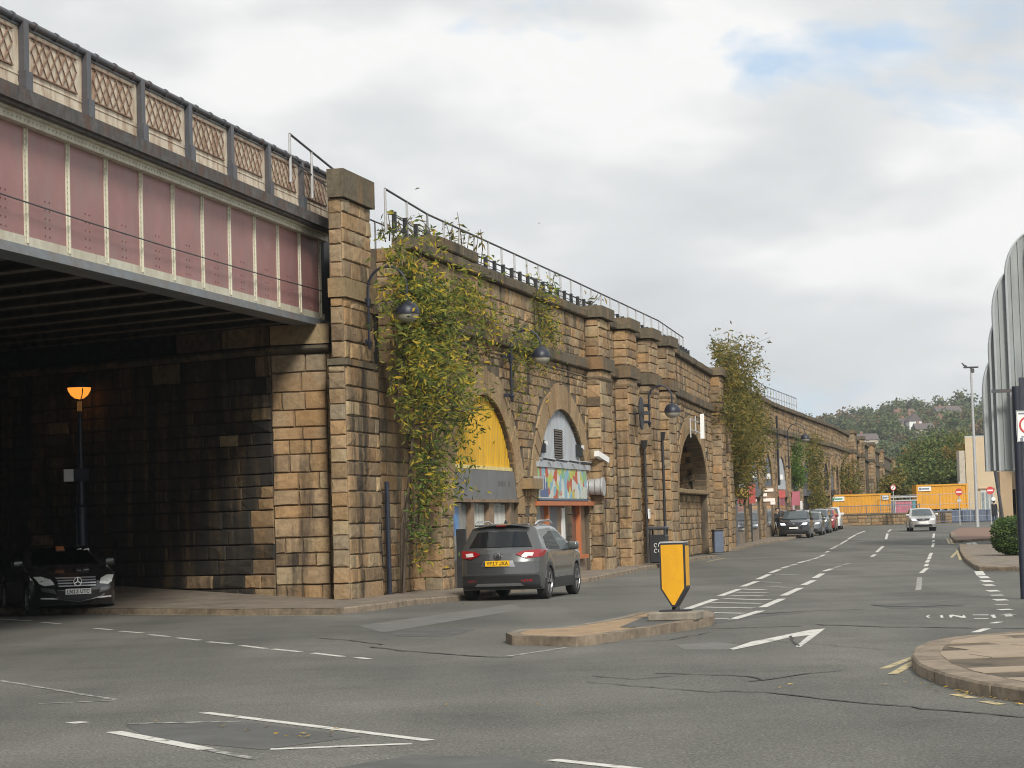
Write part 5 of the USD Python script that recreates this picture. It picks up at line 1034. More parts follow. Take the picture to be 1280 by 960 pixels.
# ------------------------------------------------------------------ vehicles (local frame: x forward, y left, z up)
class Car:
    """A car body from its side outline, rounded in plan and leaning in towards the roof."""
    def __init__(s, name, label, loc, heading, Lc, Wc, Hc, side, wheels, rw, belt, paint, group=None, arch=None, clear=0.2, cut=None, tumble=0.2, nose=0.16, tail=0.12, res=0.07):
        s.L, s.W, s.H, s.side, s.belt, s.tumble, s.nose, s.tail, s.res = Lc, Wc, Hc, side, belt, tumble, nose, tail, res
        s.t = thing(name, label, 'car', loc, heading, group); s.wheels, s.rw = wheels, rw
        poly = Polygon(side).buffer(-0.05).buffer(0.10).buffer(-0.05)
        ar = arch or rw + 0.05
        for wx in wheels: poly = poly.difference(Point(wx, rw).buffer(ar, 24)).difference(sbox(wx - ar, -1, wx + ar, rw * 0.7))
        s.poly = poly
        man = s.ext(poly, Wc / 2)
        if cut is not None: man = man - cut(s)
        man = man.refine_to_length(res)
        m = man.to_mesh(); tm = trimesh.Trimesh(m.vert_properties[:, :3], m.tri_verts, process=True)
        tm.vertices = s.warp(np.array(tm.vertices)); trimesh.smoothing.filter_taubin(tm, lamb=0.5, nu=0.52, iterations=6)
        s.body = obj('body', (np.array(tm.vertices), np.array(tm.faces)), paint, s.t, smooth=38, local=True)
    def ext(s, poly, half, half2=None):
        g = [np.array(q.exterior.coords)[:-1] for q in getattr(poly, 'geoms', [poly])]
        m = Manifold.extrude(CrossSection([list(map(tuple, q)) for q in g], manifold3d.FillRule.EvenOdd), half + (half if half2 is None else half2))
        return m.transform(np.array([[1, 0, 0, 0], [0, 0, -1, half], [0, 1, 0, 0]], float))   # y runs from half down
    def warp(s, v):
        v = v.copy(); x, y, z = v.T; yn = np.clip(y / (s.W / 2), -1.2, 1.2)
        up = np.clip((z - s.belt) / (s.H - s.belt), 0, 1); lo = np.clip((0.45 - z) / 0.3, 0, 1)
        k = 1 - s.tumble * up ** 1.15 - 0.045 * lo ** 1.5 - 0.03 * np.clip(1 - abs(z - s.belt * .8) / .25, 0, 1) * 0
        e = s.L / 2 - 0.75
        f = np.clip((x - e) / 0.75, 0, 1); r = np.clip((-x - e) / 0.75, 0, 1)
        k = k - s.nose * 0.8 * f ** 2.2 - s.tail * 0.7 * r ** 2.2
        v[:, 0] = x - f * s.nose * 1.3 * abs(yn) ** 2.6 + r * s.tail * 1.3 * abs(yn) ** 2.6
        v[:, 1] = y * k
        v[:, 2] = z - 0.05 * np.clip((z - s.belt) / 0.3, 0, 1) * abs(yn) ** 3
        return v
    def patch(s, man, name, mat, parent=None, label=None):
        m = man.refine_to_length(s.res).to_mesh(); v = s.warp(np.array(m.vert_properties[:, :3]))
        return obj(name, (v, np.array(m.tri_verts)), M[mat] if isinstance(mat, str) else mat, parent or s.t, smooth=40, local=True, label=label)
    def side_patch(s, pts, name, mat, sgn, out=0.008, deep=0.02, parent=None):
        m = s.ext(Polygon(pts).buffer(-0.015).buffer(0.015), 1.0, 0.0)   # y from 1 to 0
        m = m.scale((1, (out + deep), 1)).translate((0, s.W / 2 - deep, 0))
        if sgn < 0: m = m.mirror((0, 1, 0))
        return s.patch(m, name, mat, parent)
    def slope_patch(s, p, q, w0, w1, name, mat, out=0.008, deep=0.03, inset=0.0, parent=None):
        """A pane across the car between profile points p (low) and q (high)."""
        p, q = np.array(p, float), np.array(q, float); t = (q - p) / np.linalg.norm(q - p); n = np.array([t[1], -t[0]]);
        if n[1] < 0: n = -n
        r = []
        for d in (-deep, out):
            for a, w in ((p + t * inset, w0), (q - t * inset, w1)):
                c = a + n * d; r += [(c[0], -w, c[1]), (c[0], w, c[1])]
        return s.patch(Manifold.hull_points(np.array(r)), name, mat, parent)
    def face(s, poly, name, mat, front=True, out=0.012, deep=0.03, parent=None, label=None):
        """A piece on the nose or the tail, drawn in (y, z)."""
        ln = s.poly.exterior
        g = Polygon(poly) if not hasattr(poly, 'geom_type') else poly
        m = Manifold.extrude(CrossSection([list(map(tuple, np.array(q.exterior.coords)[:-1])) for q in getattr(g, 'geoms', [g])], manifold3d.FillRule.EvenOdd), 1.0).refine_to_length(s.res)
        mm = m.to_mesh(); a = np.array(mm.vert_properties[:, :3]); zs = np.linspace(0.2, s.H - .02, 120); xs = []
        for z in zs:
            c = s.poly.intersection(LineString([(-9, z), (9, z)])); b = c.bounds if not c.is_empty else (0, 0, 0, 0); xs.append(b[2] if front else b[0])
        x = np.interp(a[:, 1], zs, xs); sg = 1 if front else -1
        v = np.stack([x + sg * (-deep + a[:, 2] * (out + deep)), a[:, 0], a[:, 1]], 1); f = np.array(mm.tri_verts)
        if sg < 0: f = f[:, ::-1]
        return obj(name, (s.warp(v), f), M[mat] if isinstance(mat, str) else mat, parent or s.t, smooth=40, local=True, label=label)
    def wheel_set(s, spokes=5, rim='alloy', dark=False):
        for wx in s.wheels:
            for sg in (1, -1):
                y = sg * (s.W / 2 - 0.115); r = s.rw; w = 0.11
                ty = obj('wheel', MB().lathe([(r * .66, -w), (r * .9, -w), (r * .985, -w * .8), (r, -w * .4), (r, w * .4), (r * .985, w * .8), (r * .9, w), (r * .66, w), (r * .62, 0), (r * .66, -w)], (wx, y, r), 28, 'y'), M['rubber'], s.t, smooth=40, local=True)
                m = MB().lathe([(0, -.06), (r * .64, -.06), (r * .68, 0.0), (r * .68, .10), (r * .63, .105), (r * .61, .03), (0, .03)] if not dark else [(0, -.05), (r * .67, -.05), (r * .67, .08), (0, .05)], (0, 0, 0), 26, 'y')
                v, f = m.get(); obj('barrel', MB().add(v * [1, sg, 1] + [wx, y, r], f if sg > 0 else f[:, ::-1]), M['plastic'], ty, local=True, smooth=40)
                sp = MB().lathe([(0, .05), (.065, .05), (.065, .09), (0, .10)], (wx, y + sg * 0.0, r), 14, 'y')
                for k in range(spokes):
                    for o in (-.16, .16):
                        an = 2 * math.pi * k / spokes + 0.3; a1 = an + o
                        sp.bar((wx + .05 * math.cos(an), y + sg * .085, r + .05 * math.sin(an)), (wx + r * .66 * math.cos(a1), y + sg * .098, r + r * .66 * math.sin(a1)), 0.035, 0.025, up=(0, 1, 0))
                sp.tube([(wx + r * .655 * math.cos(a), y + sg * .10, r + r * .655 * math.sin(a)) for a in np.linspace(0, 2 * math.pi, 25)], 0.012, 5)
                obj('rim', sp, M[rim], ty, local=True, smooth=30)
    def plate(s, text, z, w=0.52, h=0.115, front=True, mat='plate_white', out=0.02, lean=0.0):
        b = s.poly.intersection(LineString([(-9, z), (9, z)])).bounds; x = b[2] if front else b[0]; sg = 1 if front else -1
        x = x + sg * out
        pl = obj('number_plate', MB().box((x, 0, z), (0.012, w, h)), M[mat], s.t, local=True)
        tm = meshkit.text_mesh(text, h * 0.62, 0.003, bold=True); v = np.array(tm.vertices); v[:, :2] -= (v[:, :2].max(0) + v[:, :2].min(0)) / 2
        v[:, 0] *= min(1.0, w * 0.88 / np.ptp(v[:, 0]))
        p = np.stack([x + sg * (0.006 + v[:, 2]), sg * v[:, 0], z + v[:, 1]], 1)
        obj('lettering', (p, np.array(tm.faces)), M['ink'], pl, local=True); return x
    def mirrors(s, x, z, paint, size=(0.16, 0.22, 0.15)):
        for sg in (1, -1):
            y = sg * (s.W / 2 + 0.075)
            m = Manifold.batch_hull([Manifold.sphere(0.06, 12).translate((x + a, y + b, z + c)) for a in (-.05, .04) for b in (-.06, .06) for c in (-.03, .035)])
            obj('mirror', MB().mesh(m).bar((x, sg * (s.W / 2 - .08), z - .04), (x, y, z - .02), .06, .04), paint, s.t, local=True, smooth=40)
    def box(s, c, d, name, mat, bevel=0.01, parent=None): return obj(name, MB().box(c, d, bevel=bevel), M[mat] if isinstance(mat, str) else mat, parent or s.t, local=True)

def on_ground(x, y): return (x, y, float(gz(y)))
# --- grey crossover seen from behind
gp_ = car_paint('gunmetal_paint', (0.105, 0.108, 0.108), 0.55)
SUV = [(-2.10, 0.30), (-2.18, 0.55), (-2.16, 0.80), (-2.10, 0.98), (-2.02, 1.06), (-1.72, 1.46), (-1.62, 1.55), (-1.0, 1.60), (-0.3, 1.60), (0.15, 1.53), (0.95, 1.05), (1.75, 0.93), (2.05, 0.80), (2.16, 0.60), (2.14, 0.30), (2.0, 0.22), (-1.95, 0.22)]
th = math.atan2(0.97, 0.245)
c1 = Car('crossover_car', 'dark grey crossover parked with its tail to the viewer outside the yellow arch', on_ground(0.12, 50.35), th, 4.36, 1.82, 1.60, SUV, (-1.33, 1.31), 0.345, 1.02, gp_, tumble=0.27, tail=0.17)
c1.wheel_set(5)
for sg in (1, -1):
    c1.side_patch([(-1.52, 1.08), (-1.30, 1.36), (-0.62, 1.47), (-0.50, 1.47), (-0.42, 1.02), (-1.0, 1.03)], 'side_window', 'tint', sg)
    c1.side_patch([(-0.36, 1.02), (-0.44, 1.47), (0.10, 1.46), (0.72, 1.06), (0.70, 1.01)], 'side_window', 'windscreen', sg)
    c1.side_patch([(-.91, .22), (-.91, .44), (.91, .44), (.91, .22)], 'sill_trim', 'plastic', sg, out=0.014)
    c1.side_patch([(-1.75, .42), (-1.66, .62), (-1.5, .74), (-1.33, .78), (-1.16, .74), (-1.0, .62), (-.92, .42), (-.99, .42), (-1.06, .58), (-1.2, .68), (-1.33, .71), (-1.46, .68), (-1.6, .58), (-1.67, .42)], 'arch_trim', 'plastic', sg, out=.016)
    obj('roof_rail', MB().tube([(-1.45, sg * .64, 1.56), (-1.2, sg * .66, 1.635), (-.3, sg * .67, 1.645), (0.0, sg * .66, 1.58)], .022, 8), M['chrome'], c1.t, local=True, smooth=40)
    for x in (-.48, .62): c1.side_patch([(x - .005, .45), (x + .005, .45), (x + .02, 1.0), (x + .008, 1.0)], 'door_seam', 'dark', sg, out=.002)
    for x in (-.85, .25): c1.side_patch([(x, .93), (x + .2, .94), (x + .2, .965), (x, .955)], 'door_handle', gp_, sg, out=.035)
    tl = c1.face([(sg * .42, .965), (sg * .58, 1.03), (sg * .93, 1.055), (sg * .93, .89), (sg * .66, .87)], 'tail_lamp', 'taillamp', False, out=.035)
    c1.face([(sg * .60, .925), (sg * .62, .995), (sg * .82, .985), (sg * .80, .915)], 'reversing_lamp', 'taillamp_clear', False, out=.045, parent=tl)
    c1.side_patch([(-2.05, .89), (-2.0, 1.04), (-1.66, 1.05), (-1.62, 1.01), (-1.85, .91)], 'tail_lamp', 'taillamp', sg, out=.012)
    c1.face([(sg * .55, .39), (sg * .80, .39), (sg * .80, .435), (sg * .55, .435)], 'reflector', 'taillamp', False, out=.03)
c1.slope_patch((-1.985, 1.105), (-1.745, 1.425), .75, .66, 'rear_window', 'tint', out=.018, inset=.0)
c1.slope_patch((0.93, 1.07), (0.18, 1.52), .72, .74, 'windscreen', 'windscreen', inset=.03)
c1.face([(-.93, .24), (.93, .24), (.93, .52), (-.93, .52)], 'bumper', 'plastic', False, out=.03)
c1.face([(-.60, .30), (.60, .30), (.52, .36), (-.52, .36)], 'diffuser', 'alloy', False, out=.045)
c1.face([(-.42, .70), (.42, .70), (.36, .83), (-.36, .83)], 'plate_recess', 'alloy', False, out=.012)
x = c1.plate('YF17 JXA', 0.775, front=False, mat='plate_yellow', out=.035)
em = obj('emblem', MB().tube([(-2.18 - .005, .055 * math.cos(a), .925 + .055 * math.sin(a)) for a in np.linspace(0, 2 * math.pi, 21)], .012, 6).box((-2.18, 0, .925), (.02, .17, .025)), M['chrome'], c1.t, local=True, smooth=40)
c1.box((-1.68, 0, 1.565), (.16, 1.16, .035), 'spoiler', gp_, .015); c1.box((-1.77, 0, 1.55), (.02, .22, .02), 'brake_lamp', 'taillamp', .004)
obj('wiper', MB().bar((-1.99, 0, 1.10), (-1.90, .42, 1.15), .02, .02), M['plastic'], c1.t, local=True); c1.mirrors(.62, 1.08, gp_)
obj('aerial', MB().hexa([(-1.42, -.03, 1.59), (-1.22, -.03, 1.60), (-1.22, .03, 1.60), (-1.42, .03, 1.59)], [(-1.42, -.008, 1.67), (-1.38, -.008, 1.67), (-1.38, .008, 1.67), (-1.42, .008, 1.67)]), M['plastic'], c1.t, local=True)
for sg in (1, -1): c1.face([(sg * .5, .72), (sg * .6, .82), (sg * .86, .82), (sg * .84, .70)], 'headlight', 'headlamp', True)
c1.face([(-.45, .55), (.45, .55), (.45, .78), (-.45, .78)], 'grille', 'plastic', True)

# --- black saloon in the shade, driver inside
bp = pbr('black_car_paint', (0.016, 0.016, 0.017), 0.16, metal=0.0, var=0.04, coat=1.0)
SAL = [(-2.20, .32), (-2.28, .60), (-2.24, .92), (-2.05, 1.04), (-1.55, 1.06), (-0.95, 1.37), (-0.5, 1.44), (0.0, 1.43), (0.28, 1.38), (1.00, .99), (1.85, .84), (2.18, .70), (2.28, .52), (2.26, .30), (2.1, .20), (-2.1, .20)]
def cabin(s):
    inn = s.ext(Polygon([(-1.35, .45), (-1.35, 1.0), (-.92, 1.31), (-.5, 1.385), (0.0, 1.375), (.24, 1.33), (.88, .98), (.95, .45)]), s.W / 2 - .11)
    ws = Manifold.hull_points(np.array([(x, y, z) for y in (-.70, .70) for x, z in ((.96, 1.03), (.30, 1.39), (.2, 1.2), (.7, .95))] + [(x, y, z) for y in (-.70, .70) for x, z in ((1.1, 1.08), (.4, 1.5))]))
    out = inn + ws
    for pts in ([(-.28, 1.02), (-.40, 1.36), (.20, 1.34), (.80, 1.02)], [(-1.25, 1.05), (-.92, 1.31), (-.50, 1.36), (-.36, 1.02)]): out = out + s.ext(Polygon(pts), s.W)
    return out
hd = math.atan2(-.93, .37)
c2 = Car('black_saloon', 'black saloon car facing out of the dark underpass with its driver at the wheel', on_ground(-9.78, 49.4), hd, 4.58, 1.77, 1.445, SAL, (-1.42, 1.36), .32, 1.0, bp, cut=cabin, tumble=.22, nose=.18)
c2.wheel_set(7)
c2.slope_patch((.97, 1.015), (.30, 1.385), .70, .70, 'windscreen', 'clear', out=.004, deep=.0)
for sg in (1, -1):
    c2.side_patch([(-.28, 1.02), (-.40, 1.36), (.20, 1.34), (.80, 1.02)], 'side_window', 'clear', sg, out=-.004, deep=.008); c2.side_patch([(-1.25, 1.05), (-.92, 1.31), (-.50, 1.36), (-.36, 1.02)], 'side_window', 'tint', sg, out=-.004, deep=.01)
    hl = c2.face([(sg * .52, .63), (sg * .56, .74), (sg * .70, .80), (sg * .86, .80), (sg * .84, .66), (sg * .74, .61)], 'headlight', 'headlamp', True, out=.02)
    c2.face([(sg * .48, .335), (sg * .48, .365), (sg * .84, .375), (sg * .84, .345)], 'running_lamp', 'headlamp', True, out=.03)
    c2.face([(sg * .50, .44), (sg * .56, .55), (sg * .84, .57), (sg * .80, .50)], 'bumper_fold', car_paint('black_gloss_%d' % (sg + 1), (.13, .13, .135), .2), True, out=.02)
    c2.side_patch([(-.30, .88), (-.10, .885), (-.10, .91), (-.30, .905)], 'door_handle', bp, sg, out=.03)
gr = c2.face([(-.46, .605), (-.44, .76), (-.30, .785), (.30, .785), (.44, .76), (.46, .605), (.3, .575), (-.3, .575)], 'grille', 'plastic', True, out=.012)
for z in (.60, .655, .71, .762): c2.face([(-.44 + .3 * (z - .6) * .2, z - .011), (.44, z - .011), (.44, z + .012), (-.44, z + .012)], 'grille_bar', 'silver', True, out=.03, parent=gr)
fx = 2.235
em = obj('emblem', MB().lathe([(0, 0), (.083, 0), (.083, .012), (0, .014)], (0, 0, 0), 22, 'x').xf(lambda v: v + [fx, 0, .685]), M['ink'], c2.t, local=True, smooth=40)
st = MB().tube([(fx + .02, .082 * math.cos(a), .685 + .082 * math.sin(a)) for a in np.linspace(0, 2 * math.pi, 25)], .011, 6)
for a in (90, 210, 330): st.bar((fx + .02, 0, .685), (fx + .02, .08 * math.cos(math.radians(a)), .685 + .08 * math.sin(math.radians(a))), .02, .016, up=(1, 0, 0))
obj('star', st, M['chrome'], em, local=True, smooth=40)
c2.plate('LN13 UTC', .485, out=.03)
c2.face([(-.42, .27), (-.52, .42), (.52, .42), (.42, .27)], 'lower_intake', 'plastic', True, out=.008)
obj('chrome_lip', MB().tube([(2.30 - .12 * (y / .6) ** 2, y, .42 - .14 * (1 - min(1, abs(y) / .55)) ** .5) for y in np.linspace(-.56, .56, 15)], .010, 6), M['chrome'], c2.t, local=True, smooth=40)
c2.mirrors(.72, 1.06, bp)
for y in (-.36, .36):
    st = obj('seat', MB().box((-.15, y, .62), (.5, .5, .14), bevel=.04).box((-.42, y, .90), (.16, .48, .56), bevel=.05).box((-.46, y, 1.22), (.10, .26, .16), bevel=.03), M['plastic'], c2.t, local=True)
obj('dashboard', MB().box((.80, 0, .86), (.36, 1.36, .20), bevel=.06), M['plastic'], c2.t, local=True)
obj('steering_wheel', MB().tube([(.50 + .06 * math.sin(a), -.36 + .18 * math.cos(a), .92 + .17 * math.sin(a)) for a in np.linspace(0, 2 * math.pi, 21)], .016, 6), M['plastic'], c2.t, local=True, smooth=40)
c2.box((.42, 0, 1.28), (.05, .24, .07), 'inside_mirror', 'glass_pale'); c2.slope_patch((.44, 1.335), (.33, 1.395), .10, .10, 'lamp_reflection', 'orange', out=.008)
c2.slope_patch((.46, 1.315), (.36, 1.372), .0, .0, 'tint_band', 'plastic') if False else None
obj('permit_sticker', MB().bar((.40, .50, 1.30), (.36, .62, 1.32), .01, .05).bar((.40, .36, 1.31), (.37, .46, 1.325), .01, .045), M['plate_white'], c2.t, local=True)
# --- simple far cars
def far_car(name, label, x, y, hd, prof, Lc, Wc, Hc, belt, paint, lit=False, plate='white', group=None, rw=.33, wh=None):
    c = Car(name, label, on_ground(x, y), hd, Lc, Wc, Hc, prof, wh or (-Lc * .30, Lc * .30), rw, belt, paint, group, tumble=.22, res=.11)
    c.wheel_set(5); f = sorted(prof, key=lambda p: -p[0]); ln = c.poly
    c.slope_patch(c_ws[0], c_ws[1], Wc * .40, Wc * .41, 'windscreen', 'windscreen', inset=.03)
    c.slope_patch(c_rw[0], c_rw[1], Wc * .40, Wc * .41, 'rear_window', 'tint', inset=.03)
    for sg in (1, -1):
        c.side_patch(c_sw, 'side_window', 'tint', sg)
        c.face([(sg * Wc * .27, Hc * .46), (sg * Wc * .31, Hc * .535), (sg * Wc * .46, Hc * .54), (sg * Wc * .45, Hc * .46)], 'headlight', 'headlamp_on' if lit else 'headlamp', True, out=.02)
        c.face([(sg * Wc * .34, Hc * .5), (sg * Wc * .34, Hc * .6), (sg * Wc * .47, Hc * .6), (sg * Wc * .47, Hc * .5)], 'tail_lamp', 'taillamp', False, out=.02)
    c.face([(-Wc * .24, Hc * .44), (-Wc * .27, Hc * .54), (Wc * .27, Hc * .54), (Wc * .24, Hc * .44)], 'grille', 'plastic', True, out=.012)
    c.face([(-Wc * .40, Hc * .19), (-Wc * .36, Hc * .29), (Wc * .36, Hc * .29), (Wc * .40, Hc * .19)], 'lower_intake', 'plastic', True, out=.012)
    b = c.poly.intersection(LineString([(-9, Hc * .36), (9, Hc * .36)])).bounds
    c.box((b[2] + .02, 0, Hc * .36), (.012, .52, .11), 'number_plate', 'plate_white', .002)
    c.box((b[2] - .02, 0, Hc * .49), (.05, .12, .09), 'emblem', 'chrome', .02)
    c.mirrors(c_ws[0][0] - .22, belt + .06, paint); return c
HB_ = lambda L_, H_: [(-L_ / 2 + .06, .32), (-L_ / 2, .62), (-L_ / 2 + .05, H_ * .66), (-L_ / 2 + .35, H_ * .94), (-L_ * .25, H_), (L_ * .02, H_ * .985), (L_ * .085, H_ * .945), (L_ * .25, H_ * .66), (L_ * .42, H_ * .57), (L_ / 2 - .04, H_ * .45), (L_ / 2, .42), (L_ / 2 - .08, .24), (-L_ / 2 + .2, .22)]
def setw(L_, H_):
    global c_ws, c_rw, c_sw
    c_ws = ((L_ * .25, H_ * .67), (L_ * .085, H_ * .945)); c_rw = ((-L_ / 2 + .06, H_ * .67), (-L_ / 2 + .34, H_ * .93))
    c_sw = [(-L_ * .40, H_ * .68), (-L_ * .36, H_ * .86), (-L_ * .25, H_ * .93), (L_ * .03, H_ * .92), (L_ * .19, H_ * .68)]
back = math.atan2(-.98, -.19)
row = 'cars parked nose to tail along the kerb'
for nm, lb, px, dist, H_, L_, W_, pt, lit in [
    ('black_suv', 'black off-roader with lit headlamps at the front of the parked row', (1001.5, 676), 134.5, 1.66, 4.42, 1.82, bp, True),
    ('grey_hatchback', 'dull grey small car second in the parked row', (1018, 673), 142, 1.5, 4.1, 1.72, car_paint('dull_grey_paint', (.13, .14, .145), .5), False),
    ('grey_estate', 'taller slate grey car third in the parked row', (1027, 671), 149, 1.62, 4.3, 1.75, car_paint('slate_paint', (.10, .12, .14), .5), False),
    ('red_hatchback', 'red car fourth in the parked row', (1036, 669), 157, 1.55, 4.1, 1.70, car_paint('red_paint', (.28, .03, .035), .3), False),
    ('white_hatchback', 'white car farthest along the parked row', (1043, 668), 165, 1.62, 4.2, 1.72, car_paint('white_car_paint', (.62, .63, .63), .0), False)]:
    d = ray(*px); x = d[0] / d[1] * dist; setw(L_, H_)
    far_car(nm, lb, x, dist + 2.1, back, HB_(L_, H_), L_, W_, H_, H_ * .64, pt, lit, group=row)
d = ray(1157, 666); setw(4.15, 1.48)
far_car('silver_hatchback', 'silver hatchback driving towards the viewer down the middle of the street', d[0] / d[1] * 147, 148.5, math.atan2(-1, -.10), HB_(4.15, 1.48), 4.15, 1.66, 1.48, .95, car_paint('silver_paint', (.50, .49, .47), .6), True)

# ------------------------------------------------------------------ people
def limb(pts):
    """Hulls of spheres along a chain of (point, radius)."""
    out = None
    for (p, r), (q, s) in zip(pts[:-1], pts[1:]):
        m = Manifold.batch_hull([Manifold.sphere(r, 12).translate(tuple(p)), Manifold.sphere(s, 12).translate(tuple(q))]); out = m if out is None else out + m
    return out
def soft(man, res=.03, it=6):
    m = man.refine_to_length(res).to_mesh(); t = trimesh.Trimesh(m.vert_properties[:, :3], m.tri_verts, process=True); trimesh.smoothing.filter_taubin(t, iterations=it); return np.array(t.vertices), np.array(t.faces)
def hand(wrist, fdir, side, r=.011):
    """Palm, four unequal bent fingers and a thumb."""
    w, f, s = np.array(wrist, float), np.array(fdir, float), np.array(side, float); f /= np.linalg.norm(f); s = s - f * np.dot(s, f); s /= np.linalg.norm(s); n = np.cross(f, s)
    m = Manifold.batch_hull([Manifold.sphere(.016, 8).translate(tuple(w + f * a + s * b)) for a, b in ((0, -.02), (0, .02), (.085, -.032), (.085, .034))])
    for i, (b, l) in enumerate(((-.033, .062), (-.011, .078), (.011, .074), (.032, .056))):
        p0 = w + f * .085 + s * b; p1 = p0 + f * l * .5 + n * .006; p2 = p1 + f * l * .42 + n * .024
        m = m + limb([(p0, r), (p1, r * .95), (p2, r * .8)])
    q = w + f * .03 - s * .03; return m + limb([(q, .014), (q + f * .035 - s * .03, .012), (q + f * .068 - s * .034 + n * .01, .010)])
def head(c, fwd):
    c = np.array(c, float); f = np.array([*fwd, 0.0]); f /= np.linalg.norm(f); s = np.array([-f[1], f[0], 0]); S = lambda r, p: Manifold.sphere(r, 16).translate(tuple(c + f * p[0] + s * p[1] + Z3 * p[2]))
    m = Manifold.batch_hull([S(.088, (-.02, 0, .03)), S(.075, (.02, 0, .035)), S(.05, (.045, 0, -.065)), S(.03, (.062, 0, -.085))])
    m = m + Manifold.batch_hull([S(.010, (.095, 0, .015)), S(.016, (.105, 0, -.022)), S(.01, (.085, 0, -.02))])
    for q in (1, -1): m = m + S(.022, (-.01, q * .085, -.005)) - S(.012, (.098, q * .032, .022))
    m = m + Manifold.batch_hull([S(.008, (.09, .02, -.058)), S(.008, (.09, -.02, -.058))])
    hair = Manifold.batch_hull([S(.095, (-.03, 0, .045)), S(.07, (.02, 0, .075)), S(.06, (-.055, 0, -.02))]); return m, hair
def person(label, x, y, fwd, Hs, top_mat, leg_mat, stride, bag=None, arm=0.0, coat=False):
    t = thing('person', label, 'person', (x, y, float(gz(y)) + .12)); k = Hs / 1.75; o = np.array([x, y, float(gz(y)) + .12])
    f = np.array([*fwd, 0.0]); f /= np.linalg.norm(f); s = np.array([-f[1], f[0], 0]); at = lambda a, b, c: o + (f * a + s * b + Z3 * c) * k
    hd_, hair = head(at(.03, 0, 1.62), fwd)
    body = hd_ + limb([(at(0, 0, 1.38), .062 * k), (at(.02, 0, 1.54), .058 * k)])
    legs = None; shoes = None; arms = None
    torso = Manifold.batch_hull([Manifold.sphere(r * k, 12).translate(tuple(at(0, b, c))) for b, c, r in ((.13, 1.36, .085), (-.13, 1.36, .085), (.11, 1.10, .10), (-.11, 1.10, .10), (.10, .95, .11), (-.10, .95, .11))])
    for i, sg in enumerate((1, -1)):
        st = stride * sg
        leg = limb([(at(0, .09 * sg, .93), .10 * k), (at(st * .45 + .04, .09 * sg, .50), .068 * k), (at(st, .09 * sg, .10 + (.05 if st < 0 else 0)), .050 * k)])
        legs = leg if legs is None else legs + leg
        sh_ = Manifold.batch_hull([Manifold.sphere(.042 * k, 10).translate(tuple(at(st + a, .09 * sg, .042 + (.03 if st < 0 else 0)))) for a in (-.05, .06, .17)]); shoes = sh_ if shoes is None else shoes + sh_
        el = at(-st * .3 + arm * .05, .25 * sg, 1.10); wr = at(-st * .6 + .06 + arm * .25, .22 * sg, .88 + arm * .30)
        a_ = limb([(at(0, .19 * sg, 1.37), .065 * k), (el, .048 * k), (wr, .036 * k)]); arms = a_ if arms is None else arms + a_
        body = body + hand(wr, (wr - el) + f * .1, s * sg) + limb([(el, .03 * k), (wr, .028 * k)])
    hips = Manifold.batch_hull([Manifold.sphere(.11 * k, 12).translate(tuple(at(0, b, .93))) for b in (.08, -.08)])
    obj('figure', soft(body + limb([(at(0, 0, 1.0), .08 * k), (at(0, 0, 1.4), .08 * k)]), .02, 4), M['skin'], t, smooth=60); obj('hair', soft(hair, .03, 3), M['hair'], t, smooth=60)
    up = torso + arms
    if coat: up = up + Manifold.batch_hull([Manifold.sphere(r * k, 12).translate(tuple(at(0, b, c))) for b, c, r in ((.12, 1.0, .11), (-.12, 1.0, .11), (.16, .55, .09), (-.16, .55, .09))])
    obj('jacket', soft(up, .035), M[top_mat], t, smooth=60); obj('trousers', soft(legs + hips, .035), M[leg_mat], t, smooth=60); obj('shoes', soft(shoes, .03), M['white' if not coat else 'blackcloth'], t, smooth=60)
    return t, at
d = ray(972, 668); t, at = person('person in dark clothes with a white trouser stripe standing by the shopfronts', d[0] / d[1] * 136, 136, (.75, -.65), 1.66, 'blackcloth', 'navy', .10, arm=.9)
obj('trouser_stripe', MB().tube([at(.02, -.19, .90), at(.06, -.165, .5), at(-.08, -.15, .14)], .018, 6), M['white'], t)
d = ray(1243.5, 657); t, at = person('person in a long black coat walking away on the right pavement', d[0] / d[1] * 178, 178, (.1, 1), 1.58, 'blackcloth', 'blackcloth', .22, coat=True)
bg = thing('shopping_bag', 'pale bag carried by the walking person in the black coat', 'bag', at(0, -.28, .3)); obj('bag', MB().box(at(.02, -.34, .48), (.12, .32, .40), bevel=.04), M['white'], bg); obj('handle', MB().tube([at(.02, -.30, .66), at(.02, -.26, .86), at(.02, -.22, .88)], .012, 5), M['white'], bg)
# the driver of the black saloon
cx, cy = -9.78, 49.4; cfw = np.array([math.cos(hd), math.sin(hd)]); loc = lambda a, b, c: np.array([cx + cfw[0] * a - cfw[1] * b, cy + cfw[1] * a + cfw[0] * b, c])
t = thing('person', 'driver in dark clothes sitting at the wheel of the black saloon', 'person', loc(-.15, -.36, .66))
hm, hr_ = head(loc(-.16, -.36, 1.25), cfw)
fig = hm + limb([(loc(-.25, -.36, 1.02), .06), (loc(-.18, -.36, 1.16), .055)])
for sg in (1, -1):
    fig = fig + limb([(loc(.18, -.36 + sg * .20, .86), .03), (loc(.42, -.36 + sg * .15, .98), .03)]) + hand(loc(.42, -.36 + sg * .15, .98), cfw.tolist() + [.2], (0, 0, sg))
obj('figure', soft(fig, .02, 4), M['skin'], t, smooth=60); obj('hair', soft(hr_, .03, 3), pbr('grey_hair', (.16, .15, .14), .7), t, smooth=60)
jk = Manifold.batch_hull([Manifold.sphere(r, 12).translate(tuple(loc(a, -.36 + b, c))) for a, b, c, r in ((-.28, .15, 1.0, .08), (-.28, -.15, 1.0, .08), (-.22, .12, .70, .11), (-.22, -.12, .70, .11))])
